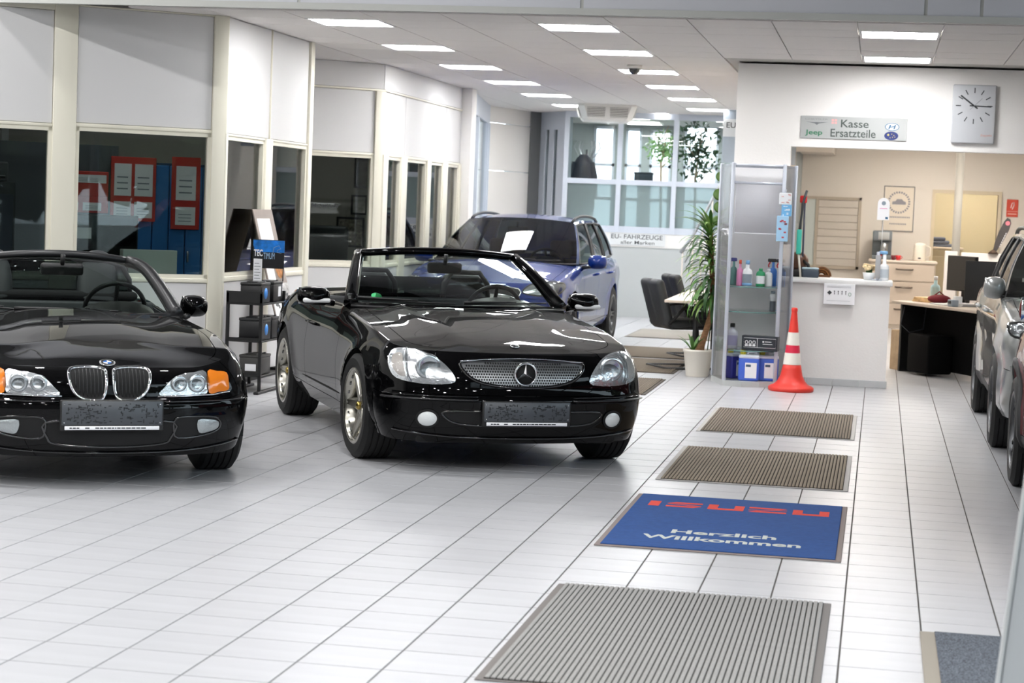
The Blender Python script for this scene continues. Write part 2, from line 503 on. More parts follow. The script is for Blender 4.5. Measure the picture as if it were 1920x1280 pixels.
# ================================================================== OFFICE PARTITIONS ON THE LEFT
def frame_of(p0, p1):
    p0, p1 = Vector((*p0, 0)), Vector((*p1, 0)); d = (p1 - p0).normalized()
    M = Matrix(((d.x, -d.y, 0, p0.x), (d.y, d.x, 0, p0.y), (0, 0, 1, 0), (0, 0, 0, 1)))
    return M, (p1 - p0).length
def partition(name, p0, p1, posts, panels, windows, rails, label, th=0.06):
    M, L = frame_of(p0, p1)
    root = struct(empty(name), label); root.matrix_world = M
    for (s0, s1, z0, z1) in posts:
        q = MB(); q.rbox(s0, s1, -0.025, th + 0.025, z0, z1, 0.006, 2); q.build('post', CREAM, root)
    for (s0, s1, z0, z1) in panels:
        q = MB(); q.rbox(s0 + 0.003, s1 - 0.003, 0.0, th, z0 + 0.003, z1 - 0.003, 0.004, 1, smooth=False); q.build('panel', PANELW, root)
    for (s0, s1, z0, z1) in rails:
        q = MB(); q.rbox(s0, s1, -0.012, th + 0.012, z0, z1, 0.005, 2); q.build('rail', CREAM, root)
    for (s0, s1, z0, z1) in windows:
        w = 0.03
        q = MB()
        for (a, c, e, f) in ((s0, s1, z0, z0 + w), (s0, s1, z1 - w, z1), (s0, s0 + w, z0, z1), (s1 - w, s1, z0, z1)):
            q.box(a, c, -0.004, th + 0.004, e, f)
        fr = q.build('window_frame', CREAM, root)
        q = MB(); q.box(s0 + w * .5, s1 - w * .5, th * 0.55, th * 0.55 + 0.006, z0 + w * .5, z1 - w * .5); q.build('pane', PANE, fr)
    return root
A0, A1 = (-6.21, 14.555), (-5.233, 15.243)
partition('wall_office_front', A0, A1,
    [(-0.15, 0.03, 0, ZC), (1.115, 1.235, 0, ZC), (-1.62, -1.45, 0, ZC)],
    [(0.03, 1.115, 2.075, ZC - 0.01), (0.03, 1.115, 0, 0.85), (-1.45, -0.15, 2.06, 2.93), (-1.45, -0.15, 0, 0.85), (-2.9, -1.62, 0, ZC)],
    [(0.03, 1.115, 0.885, 2.045), (-1.45, -0.15, 0.885, 2.035)],
    [(0.03, 1.115, 2.045, 2.075), (0.03, 1.115, 0.85, 0.885), (-1.45, -0.15, 2.035, 2.06), (-1.45, -0.15, 0.85, 0.885), (-1.45, -0.15, 2.93, ZC), (-0.15, 1.2, ZC - 0.012, ZC)],
    'white panelled office partition with two windows behind the left roadster')
partition('wall_office_side', (-5.21, 15.24), (-5.205, 17.656),
    [(0.0, 0.05, 0, 2.055), (1.05, 1.235, 0, 2.055), (2.31, 2.42, 0, ZC)],
    [(0.0, 1.18, 2.055, ZC), (1.19, 2.31, 2.055, ZC), (0.05, 1.05, 0, 0.86), (1.235, 2.31, 0, 0.86)],
    [(0.05, 1.05, 0.9, 2.035), (1.235, 2.31, 0.9, 2.035)],
    [(0.0, 2.31, 2.035, 2.055), (0.05, 1.05, 0.86, 0.9), (1.235, 2.31, 0.86, 0.9), (1.178, 1.192, 2.055, ZC)],
    'white office side partition with two windows behind the battery rack')
b = MB(); b.box(0.0, 2.31, -0.03, -0.001, 0, 0.07)
o = struct(b.build('baseboard_left', BLACK)); o.matrix_world = frame_of((-5.21, 15.24), (-5.205, 17.656))[0]
partition('wall_rear_office_front', (-5.766, 19.67), (-5.163, 20.175),
    [(0.69, 0.80, 0, 2.70), (-1.0, -0.88, 0, 2.70)],
    [(-3.2, 0.79, 2.72, ZC), (-0.88, 0.69, 2.055, 2.70), (-0.88, 0.69, 0, 0.86), (-3.2, -1.0, 0, 2.70)],
    [(-0.88, 0.69, 0.9, 2.03)],
    [(-3.2, 0.80, 2.70, 2.72), (-0.88, 0.69, 2.03, 2.055), (-0.88, 0.69, 0.86, 0.9)],
    'white front partition of the rear office with one dark window')
partition('wall_rear_office_side', (-5.155, 20.175), (-5.145, 23.99),
    [(-0.02, 0.17, 0, 2.05), (0.78, 1.02, 0, 2.05), (1.98, 2.18, 0, 2.05), (2.83, 3.06, 0, 2.05), (3.7, 3.82, 0, 2.05)],
    [(0, 3.82, 2.72, ZC), (0.0, 0.94, 2.06, 2.70), (0.95, 2.12, 2.06, 2.70), (2.13, 2.97, 2.06, 2.70), (2.98, 3.82, 2.06, 2.70),
     (0.17, 0.78, 0, 0.86), (1.02, 1.98, 0, 0.86), (2.18, 2.83, 0, 0.86), (3.06, 3.7, 0, 0.86)],
    [(0.17, 0.78, 0.9, 2.03), (1.02, 1.98, 0.9, 2.03), (2.18, 2.83, 0.9, 2.03), (3.06, 3.7, 0.9, 2.03)],
    [(0, 3.82, 2.70, 2.72), (0, 3.82, 2.03, 2.06), (0.17, 3.7, 0.86, 0.9)],
    'white side partition of the rear office with four narrow windows')
b = MB(); b.rbox(-5.2, -5.02, 24.0, 24.28, 0, ZC, 0.005, 2); struct(b.build('pillar', WHITE), 'white pillar at the end of the office partition')
# inner walls of the offices
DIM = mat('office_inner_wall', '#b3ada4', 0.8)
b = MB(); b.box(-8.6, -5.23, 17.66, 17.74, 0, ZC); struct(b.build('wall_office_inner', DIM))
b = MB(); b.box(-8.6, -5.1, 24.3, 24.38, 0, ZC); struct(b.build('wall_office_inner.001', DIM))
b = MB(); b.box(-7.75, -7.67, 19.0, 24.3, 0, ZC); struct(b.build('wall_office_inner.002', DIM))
Mq = frame_of(A0, A1)[0]; b = MB(); b.box(-0.3, 0.79, 1.765, 1.80, 0, 1.95); o = struct(b.build('wall_office_inner.003', mat('dark_office_screen', '#4b4f55', 0.7))); o.matrix_world = Mq

# ================================================================== REAR OF THE HALL
# oblique glazing, white panels, dark post, door with two slit windows
M, L = frame_of((-5.12, 24.3), (-5.63, 28.07))
g = struct(empty('window_2'), 'tall narrow outside window beside the white pillar'); g.matrix_world = M
q = MB(); q.box(0, L, -0.03, 0.05, 2.72, ZC); q.box(0, L, -0.03, 0.05, 0, 0.1)
for s0 in (0.0, 1.4, L - 0.42, L - 0.08): q.box(s0, s0 + 0.07, -0.04, 0.06, 0.1, 2.72)
q.build('frame', ALUP, g)
q = MB(); q.box(0.07, L - 0.08, 0.0, 0.01, 0.1, 2.72); q.build('pane', PANEC, g)
M, L = frame_of((-5.63, 28.07), (-5.25, 29.42))
w = struct(empty('wall_rear_left'), 'white panelled wall between window and dark post'); w.matrix_world = M
for z0, z1 in ((0, 0.55), (0.56, 1.3), (1.31, 2.06), (2.07, 2.75), (2.76, ZC)):
    q = MB(); q.rbox(0, L, 0, 0.06, z0, z1, 0.006, 1, smooth=False); q.build('panel', mat('warm_white_cladding', '#e2deda', 0.6), w)
M, L = frame_of((-5.25, 29.42), (-5.12, 29.62))
q = MB(); q.box(0, L, -0.02, 0.1, 0, ZC); o = struct(q.build('trim_rear_post', DARKALU), 'dark grey steel post'); o.matrix_world = M
M, L = frame_of((-5.14, 29.62), (-4.58, 28.93))
d = struct(empty('door_1'), 'white door with two slit windows'); d.matrix_world = M
q = MB()
a1, a2, c1, c2 = 0.13 * L / 0.6, 0.2 * L / 0.6, 0.30 * L / 0.6, 0.37 * L / 0.6
for (s0, s1, z0, z1) in ((0, a1, 0, ZC), (a2, c1, 0, ZC), (c2, L, 0, ZC), (a1, a2, 0, 0.4), (c1, c2, 0, 0.4), (a1, a2, 2.72, ZC), (c1, c2, 2.72, ZC)):
    q.box(s0, s1, 0, 0.06, z0, z1)
q.build('leaf', ALUP, d)
for s0, s1 in ((a1, a2), (c1, c2)):
    q = MB(); q.box(s0, s1, 0.02, 0.03, 0.4, 2.72); q.build('pane', PANEC, d)

# rear wall: grey below, white strip, aluminium glazing with frosted lower panes
YB = 28.9
b = MB(); b.box(-4.62, -1.3, YB, YB + 0.12, 0, 1.03); wr = struct(b.build('wall_rear', GREYP), 'light grey rear wall below the glazed office')
q = MB(); q.box(-4.62, -1.3, YB - 0.012, YB, 1.03, 1.235); q.build('white_strip', WHITE, wr)
g = struct(empty('window_3'), 'aluminium glazing of the rear office with frosted lower panes')
FR = glass('frosted_pane', '#d6e2e2', 1.5, 0.9, 0.25, haze=0.66, hazecol='#b9c9c9')
CL = glass('rear_office_pane', '#f0f5f4', 1.5, 0.9)
mx = [-4.60, -3.81, -2.995, -2.16, -1.3]
q = MB()
for z0, z1 in ((1.235, 1.33), (1.935, 2.01), (2.90, ZC)): q.box(-4.62, -1.3, YB - 0.02, YB + 0.08, z0, z1)
for x in mx: q.box(x - 0.035, x + 0.035, YB - 0.03, YB + 0.09, 1.235, ZC)
q.build('frame', ALUP, g)
for a, c in zip(mx, mx[1:]):
    q = MB(); q.box(a + 0.035, c - 0.035, YB + 0.02, YB + 0.03, 1.33, 1.935); q.build('frosted_pane', FR, g)
    q = MB(); q.box(a + 0.035, c - 0.035, YB + 0.02, YB + 0.03, 2.01, 2.90); q.build('pane', CL, g)
# room behind the glazing with outer windows
TEALW = mat('rear_room_wall', '#9da3a3', 0.8)
yb = 33.4
wx = [(at_y(a, 280, yb).x, at_y(c, 280, yb).x, at_y(a, tpx, yb).z) for a, c, tpx in ((1113, 1153, 236), (1173, 1203, 240), (1219, 1259, 244), (1283, 1347, 234))]
q = MB(); prev = -5.6
for x0, x1, zt in wx:
    q.box(prev, x0, yb, yb + 0.1, 0, 3.2); q.box(x0, x1, yb, yb + 0.1, 0, 0.9); q.box(x0, x1, yb, yb + 0.1, zt, 3.2); prev = x1
q.box(prev, 0, yb, yb + 0.1, 0, 3.2)
struct(q.build('wall_rear_room', TEALW), 'grey wall of the rear room with bright outer windows')
w5 = struct(empty('window_4'), 'outer windows of the rear room')
for x0, x1, zt in wx:
    q = MB()
    for x in (x0 + 0.02, x1 - 0.02): q.box(x - 0.02, x + 0.02, yb - 0.02, yb + 0.05, 0.9, zt)
    for z in (0.92, 1.75, 2.32, zt - 0.02): q.box(x0, x1, yb - 0.02, yb + 0.05, z - 0.025, z + 0.025)
    q.build('window_frame', ALUP, w5)
b = MB(); b.box(-1.3, -1.2, YB, 33.6, 0, 3.2); struct(b.build('wall_rear_room_side', TEALW))
b = MB(); b.box(-5.7, -5.6, 29.8, 33.6, 0, 3.2); struct(b.build('wall_rear_room_side.001', TEALW))

# ================================================================== CASH DESK WALL AND PARTS OFFICE ON THE RIGHT
YK = 18.8
b = MB(); b.box(-1.392, -0.868, YK, YK + 0.16, 0, ZC); b.box(-0.868, 5.1, YK, YK + 0.16, 2.245, ZC)
wk = struct(b.build('wall_cash_desk', mat('white_roughcast', '#ebe8e5', 0.8, bump=(45, 0.35))), 'white wall with the wide opening above the counter')
q = MB(); q.box(-0.868, 5.1, YK - 0.006, YK + 0.17, 2.225, 2.246); q.box(-0.885, -0.866, YK - 0.006, YK + 0.17, 1.0, 2.246)
q.build('opening_trim', WHITE, wk)
b = MB(); b.box(-1.39, -1.25, YK + 0.16, 30.2, 0, ZC); struct(b.build('wall_parts_office_left', BEIGE))
YO = 30.0
dx0, dx1 = 0.775, 1.675
q = MB(); q.box(-1.3, dx0, YO, YO + 0.15, 0, ZC); q.box(dx1, 5.1, YO, YO + 0.15, 0, ZC); q.box(dx0, dx1, YO, YO + 0.15, 2.0, ZC)
struct(q.build('wall_parts_office_rear', BEIGE), 'beige rear wall of the parts office')
q = MB(); q.box(dx0 - 0.3, dx1 + 0.4, YO + 2.6, YO + 2.7, 0, ZC); q.box(dx0 - 0.4, dx0 - 0.3, YO + 0.1, YO + 2.7, 0, ZC); q.box(dx1 + 0.4, dx1 + 0.5, YO + 0.1, YO + 2.7, 0, ZC)
struct(q.build('wall_store_room', mat('store_room_paint', '#c4b99d', 0.8)))
q = MB(); q.box(dx0 - 0.05, dx0, YO - 0.03, YO + 0.16, 0, 2.05); q.box(dx1, dx1 + 0.05, YO - 0.03, YO + 0.16, 0, 2.05); q.box(dx0, dx1, YO - 0.03, YO + 0.16, 2.0, 2.05)
struct(q.build('door_2', mat('beige_door_frame', '#cdbfa6', 0.5)), 'open doorway with beige frame at the rear of the office')
b = MB(); b.box(-1.3, 5.1, YK + 0.17, YO + 2.7, 2.74, 2.80); struct(b.build('ceiling_parts_office', mat('office_ceiling', '#dcd6cc', 0.85)))
OL = mat('office_light_diffuser', '#fff8ef', 0.5, emit=OFFICE_WATT)
for i, (x, y) in enumerate([(-0.2, 21.5), (1.6, 21.5), (-0.2, 25.2), (1.6, 25.2), (3.4, 23.4), (0.6, 28.4), (1.25, 31.3)]):
    if i == 0:
        r1 = empty('ceiling_light'); q = MB(); q.rbox(-0.31, 0.31, -0.31, 0.31, -0.012, 0.0, 0.004, 1); q.build('frame', MATS['white_lamp_frame'], r1)
        q = MB(); q.rbox(-0.29, 0.29, -0.29, 0.29, -0.018, -0.012, 0.002, 1); q.build('diffuser', OL, r1); o = r1
    else: o = copy_tree(r1)
    o.location = (x, y, 2.74); tag(o, 'square ceiling panel above the parts office', 'ceiling light', 'panels above the parts office')
q = MB(); q.box(-1.25, -0.72, 28.6, 30.0, 2.50, 2.62); q.box(-1.25, -0.72, 29.6, 30.0, 2.62, 2.74)
struct(q.build('trim_duct', BEIGE), 'beige boxed duct under the office ceiling')
q = MB(); q.cyl((0.83, 22.6, 0), (0.83, 22.6, 2.74), 0.045, 16)
struct(q.build('pillar.001', mat('grey_steel_pipe', '#a9a59c', 0.45)), 'slim grey steel post standing in the parts office')
# window in the rear wall of the parts office (recess with sliding shutter)
wn = struct(empty('window_5'), 'office window with a pale roller shutter'); wn.location = (0, YO, 0)
x0, x1, z0, z1 = -1.2, -0.3, 0.82, 1.885
q = MB()
for (a, c, e, f) in ((x0, x1, z0, z0 + 0.04), (x0, x1, z1 - 0.04, z1), (x0, x0 + 0.04, z0, z1), (x1 - 0.04, x1, z0, z1)): q.box(a, c, -0.05, 0.0, e, f)
q.box(-0.97, -0.93, -0.045, -0.005, z0, z1)
q.build('frame', mat('taupe_frame', '#b5a998', 0.5), wn)
q = MB(); q.box(x0 + 0.04, -0.97, -0.03, -0.02, z0 + 0.04, z1 - 0.04); q.build('pane', mat('bluish_frosted_pane', '#c9cfcb', 0.25), wn)
for i in range(9):
    zz = z0 + 0.04 + i * 0.109; q = MB(); q.rbox(-0.93, x1 - 0.04, -0.035, -0.018, zz + 0.002, zz + 0.107, 0.004, 1, smooth=False); q.build('slat', mat('shutter_slat', '#c8bfb4', 0.5), wn)
# counter
b = MB(); b.box(-0.868, 0.115, YK - 0.02, YK + 0.25, 0, 0.955)
ct = tag(b.build('counter', MATS['white_roughcast']), 'white counter below the cash desk opening with a notice on its front', 'counter')
q = MB(); q.rbox(-0.868, 0.135, YK - 0.06, YK + 0.5, 0.955, 1.0, 0.006, 2); q.build('worktop', mat('white_worktop', '#ecebe9', 0.35), ct)
SK = mat('grey_skirting_tile', '#bfc1c2', 0.35, noise=(6, 0.05))
for i in range(4):
    a = -0.868 + i * 0.2475; q = MB(); q.rbox(a + 0.002, a + 0.2455, YK - 0.034, YK - 0.0205, 0, 0.068, 0.003, 1, smooth=False); q.build('skirting_tile', SK, ct)
q = MB(); q.rbox(0.1155, 0.127, YK - 0.03, YK + 0.25, 0, 0.068, 0.003, 1, smooth=False); q.build('skirting_tile', SK, ct)
# ================================================================== CARS
# local frame: nose at -y, +x is the car's left side, origin on the ground below the front axle
PAINT_BLACK = mat('black_car_paint', '#020203', 0.5, coat=1.0, spec=0.02, coat_ior=1.31)
PAINT_BLUE = mat('blue_car_paint', '#0a2a74', 0.4, metal=0.1, spec=0.1, coat=1.0, coat_ior=1.42)
PAINT_GREY = mat('grey_metallic_paint', '#8d8f8e', 0.3, metal=0.35, coat=1.0)
PAINT_RED = mat('dark_red_paint', '#7a2226', 0.3, metal=0.3, coat=1.0)
CLAD = mat('black_cladding', '#1a1a1b', 0.55)
MATTE = mat('matte_black_insert', '#070708', 0.8)
LEATHER = mat('black_leather', '#343638', 0.5, bump=(300, 0.1))
LENS = glass('lamp_lens', '#ffffff', 1.5, 1.0)
REFL = mat('lamp_reflector', '#e9edf0', 0.2, metal=0.75, bump=(30, 1.0))
REFLD = mat('lamp_housing', '#c4cacd', 0.2, metal=0.8)
AMBER = mat('amber_lens', '#e07b1e', 0.2, coat=1.0, bump=(60, 0.4))
WSG = glass('windscreen_glass', '#cfdcd6', 1.5, 1.0)
TINT = glass('tinted_car_glass', '#7f8a88', 1.5, 1.0)
RIM_S = mat('silver_alloy', '#b9b6ac', 0.22, metal=1.0)
RIM_D = mat('dark_alloy', '#5a5b5d', 0.3, metal=0.9)
DISC = mat('brake_disc', '#6b6763', 0.45, metal=0.8)
PLATEG = mat('dark_plate', '#43474c', 0.4)

class Body:
    def __init__(s, sp):
        s.sp = sp; s.hs = sp.get('hs') or [i / 22 for i in range(23)]
        s.rs = sp.get('rs') or [1, .985, .965, .94, .91, .87, .82, .75, .67, .58, .48, .38, .28, .18, .09, 0]
        wb, R = sp['wb'], sp['R']
        Rf, Rr = sp.get('Rf', R), sp.get('Rr', R)
        ycf, ycr = sp['ycf'], sp['ycr']
        cols = []
        nf = 26
        for i in range(nf): cols.append(('F', (i / nf)))
        ys = set()
        def arch(ya, Ra):
            for k in range(17):
                ys.add(round(ya - Ra * math.cos(PI * k / 16), 4))
        arch(0, Rf); arch(wb, Rr)
        y = ycf
        for yy in sp['cuts']: ys.add(round(yy, 4))
        n = int((ycr - ycf) / 0.07)
        for k in range(n + 1):
            yy = ycf + (ycr - ycf) * k / n
            if all(abs(yy - q) > 0.022 for q in ys): ys.add(round(yy, 4))
        ys = sorted(q for q in ys if ycf <= q <= ycr)
        for yy in ys: cols.append(('S', yy))
        nr = sp.get('nrear', 18)
        for i in range(1, nr + 1): cols.append(('R', 1 - i / nr))
        s.cols = cols
        s.P = [s.column(c) for c in cols]
        # whole shell, for projecting lamps, plates and trims onto it
        V, Fc = [], []
        nt = len(s.P[0])
        for sg in (1, -1):
            b0 = len(V)
            for c in s.P:
                for p in c: V.append(Vector((p[0] * sg, p[1], p[2])))
            for i in range(len(cols) - 1):
                for j in range(nt - 1):
                    Fc.append((b0 + i * nt + j, b0 + (i + 1) * nt + j, b0 + (i + 1) * nt + j + 1, b0 + i * nt + j + 1))
        s.bvh = BVHTree.FromPolygons(V, Fc)
    def column(s, c):
        sp = s.sp; kind, t = c; wb, R, rz = sp['wb'], sp['R'], sp['wheel_r']
        Rf, Rr = sp.get('Rf', R), sp.get('Rr', R)
        ycf, ycr = sp['ycf'], sp['ycr']
        hw = lambda y: pw(y, sp['hw'])
        out = []
        low = 0
        if kind == 'S':
            y = t; zb = pw(y, sp['zb']); zt = pw(y, sp['zt']); W = hw(y)
            for ya, Ra in ((0, Rf), (wb, Rr)):
                if abs(y - ya) <= Ra + 1e-6: low = max(low, rz + math.sqrt(max(0, Ra * Ra - (y - ya) ** 2)))
            yt = pw(y, sp['yt'])
        elif kind == 'F':
            a = t * PI / 2; zb = pw(t, sp['zbf']); zt = pw(t, sp['ztf']); W = hw(ycf); yt = lerp(sp['yt0'], sp['yt'][0][1], t ** 1.3)
        else:
            a = t * PI / 2; zb = pw(t, sp['zbr']); zt = pw(t, sp['ztr']); W = hw(ycr); yt = lerp(sp['yt1'], sp['yt'][-1][1], t ** 1.3)
        for h in s.hs:
            z = zb + (zt - zb) * h
            z2 = max(z, low) if low else z
            hh = min(1, (z2 - zb) / (zt - zb))
            w = W * pw(hh, sp['wz'])
            if kind == 'S':
                fl = 0
                for ya, Ra in ((0, Rf), (wb, Rr)):
                    dd = math.hypot(t - ya, z2 - rz) - Ra
                    fl += sp.get('flare', 0.012) * math.exp(-(max(dd, 0) / 0.05) ** 2)
                x, y = w + fl, t
                if 'dent' in sp: x += sp['dent'](t, z2)
            else:
                n = sp['nf'] if kind == 'F' else sp['nr']
                if kind == 'F':
                    A = ycf - pw(z2, sp['nose'])
                    x = w * math.sin(a) ** (2 / n); y = ycf - A * math.cos(a) ** (2 / n)
                else:
                    A = pw(z2, sp['tail']) - ycr
                    x = w * math.sin(a) ** (2 / n); y = ycr + A * math.cos(a) ** (2 / n)
            out.append((x, y, z2))
        E = out[-1]
        Hc = lambda y: pw(y, sp['Hc'])
        ye = E[1]
        cock = sp.get('cockpit')
        if cock and kind == 'S' and cock[0] <= t <= cock[1]:
            xi = cock[2]; zf = cock[3]
            n = len(s.rs) - 1
            for k in range(1, n + 1):
                if k <= 4: f = k / 4; x = lerp(E[0], xi, f); z = E[2] + 0.012 * math.sin(f * PI)
                else: f = (k - 4) / (n - 4); x = xi - 0.05 * f; z = lerp(E[2], zf, f)
                out.append((x, t, z))
        else:
            p = sp.get('crown', 1.7)
            for r in s.rs[1:]:
                x = E[0] * r; y = lerp(yt, ye, r)
                z = Hc(y) - (Hc(ye) - E[2]) * r ** p
                if 'bump' in sp: z += sp['bump'](x, y, r)
                out.append((x, y, z))
        return out
    def hit(s, o, d):
        l, n, i, dist = s.bvh.ray_cast(Vector(o), Vector(d))
        if l is None: return None, None
        if n.dot(Vector(d)) > 0: n = -n
        return l, n
    def front(s, x, z, off=0.0):
        l, n = s.hit((x, -3, z), (0, 1, 0))
        if l is None:
            return Vector((x, -0.3, z))
        return l + n * off
    def side(s, y, z, sg, off=0.0):
        l, n = s.hit((3 * sg, y, z), (-sg, 0, 0))
        if l is None: return Vector((s.sp['hw'][0][1] * sg, y, z))
        return l + n * off
    def top(s, x, y, off=0.0):
        l, n = s.hit((x, y, 3), (0, 0, -1))
        if l is None: return Vector((x, y, 0.8))
        return l + n * off
    def rear(s, x, z, off=0.0):
        l, n = s.hit((x, 8, z), (0, -1, 0))
        if l is None: return Vector((x, s.sp['ycr'], z))
        return l + n * off
    def panels(s, root, key, mats, names, gap=0.0025, flange=0.012):
        nt = len(s.P[0]); nh = len(s.hs)
        groups = {}
        for sg in (1, -1):
            for i in range(len(s.cols) - 1):
                k0, t0 = s.cols[i]; k1, t1 = s.cols[i + 1]
                for j in range(nt - 1):
                    kd = k0 if k0 == k1 else 'S'
                    tt = (t0 + t1) / 2 if k0 == k1 else (t1 if k1 == 'S' else t0)
                    q = [s.P[i][j], s.P[i + 1][j], s.P[i + 1][j + 1], s.P[i][j + 1]]
                    c = [sum(v[m] for v in q) / 4 for m in range(3)]
                    if j < nh - 1: h, r = (s.hs[j] + s.hs[j + 1]) / 2, None
                    else: h, r = None, (s.rs[j - nh + 1] + s.rs[j - nh + 2]) / 2
                    nm = key(kd, tt, h, r, c, sg)
                    if nm: groups.setdefault(nm, []).append((sg, q))
        made = {}
        for nm, fs in groups.items():
            bm = bmesh.new(); vd = {}
            def V(p):
                k = (round(p[0], 4), round(p[1], 4), round(p[2], 4))
                if k not in vd: vd[k] = bm.verts.new(p)
                return vd[k]
            for sg, q in fs:
                vs = [V((p[0] * sg, p[1], p[2])) for p in q]
                u = []
                for v in vs:
                    if v not in u: u.append(v)
                if len(u) < 3: continue
                if sg < 0: u.reverse()
                try: bm.faces.new(u)
                except ValueError: pass
            bmesh.ops.recalc_face_normals(bm, faces=bm.faces[:])
            # face outwards
            cen = Vector((0, s.sp['wb'] / 2, 0.35))
            sc = sum((f.calc_center_median() - cen).normalized().dot(f.normal) * f.calc_area() for f in bm.faces)
            if sc < 0: bmesh.ops.reverse_faces(bm, faces=bm.faces[:])
            bm.normal_update()
            be = [e for e in bm.edges if len(e.link_faces) == 1]
            bv = {v for e in be for v in e.verts}
            mv = {}
            for v in bv:
                inn = [e.other_vert(v).co for e in v.link_edges if e.other_vert(v) not in bv]
                if inn:
                    d = sum((p - v.co for p in inn), Vector()); d -= v.normal * d.dot(v.normal)
                    if d.length > 1e-6: mv[v] = v.co + d.normalized() * gap
            nrm = {v: v.normal.copy() for v in bv}
            for v, p in mv.items(): v.co = p
            ex = bmesh.ops.extrude_edge_only(bm, edges=be)
            new = [g for g in ex['geom'] if isinstance(g, bmesh.types.BMVert)]
            for v in new:
                src = [e.other_vert(v) for e in v.link_edges if e.other_vert(v) in nrm]
                if src: v.co = v.co - nrm[src[0]] * flange
            for e in be: e.smooth = False
            for f in bm.faces: f.smooth = True
            me = bpy.data.meshes.new(names.get(nm, nm)); bm.to_mesh(me); bm.free()
            me.materials.append(mats.get(nm, mats['*']))
            made[nm] = link(names.get(nm, nm.split('#')[0]), me, root)
        return made
    def patch(s, outline, off, bulge=0.0, rings=5, how='front', sg=1, sub=3):
        """disc of projected points inside a closed 2-D outline; returns a grid for MB.grid and the projected rim"""
        n = len(outline); pts = []
        for i in range(n):                       # smooth closed outline
            p0, p1, p2, p3 = (outline[(i + k) % n] for k in (-1, 0, 1, 2))
            for q in range(sub):
                t = q / sub
                pts.append(tuple(0.5 * (2 * p1[m] + (p2[m] - p0[m]) * t + (2 * p0[m] - 5 * p1[m] + 4 * p2[m] - p3[m]) * t * t + (3 * p1[m] - p0[m] - 3 * p2[m] + p3[m]) * t ** 3) for m in (0, 1)))
        cx = sum(p[0] for p in pts) / len(pts); cy = sum(p[1] for p in pts) / len(pts)
        fn = {'front': lambda a, b, o: s.front(a, b, o), 'side': lambda a, b, o: s.side(a, b, sg, o), 'top': lambda a, b, o: s.top(a, b, o), 'rear': lambda a, b, o: s.rear(a, b, o)}[how]
        rows = []
        for k in range(rings + 1):
            r = 1 - k / rings * 0.98
            rows.append([fn(cx + (p[0] - cx) * r, cy + (p[1] - cy) * r, off + bulge * (1 - r * r)) for p in pts])
        return rows, rows[0]
    def decal(s, name, outline, m, parent, off=0.003, bulge=0.0, how='front', sg=1, rim=None, rim_r=0.006, rings=5, sub=3, rimname='surround'):
        rows, edge = s.patch(outline, off, bulge, rings, how, sg, sub)
        q = MB(); T = [list(x) for x in zip(*rows)]
        q.grid(T, True, closeu=True)
        q.add([r for r in rows[-1]], [tuple(range(len(rows[-1])))], True)
        o = q.build(name, m, parent, weld=0.0002)
        if rim is not None:
            q = MB(); q.tube(edge, rim_r, 8, closed=True); q.build(rimname, rim, o)
        return o

def mirror(ol): return [(-a, b) for a, b in ol]

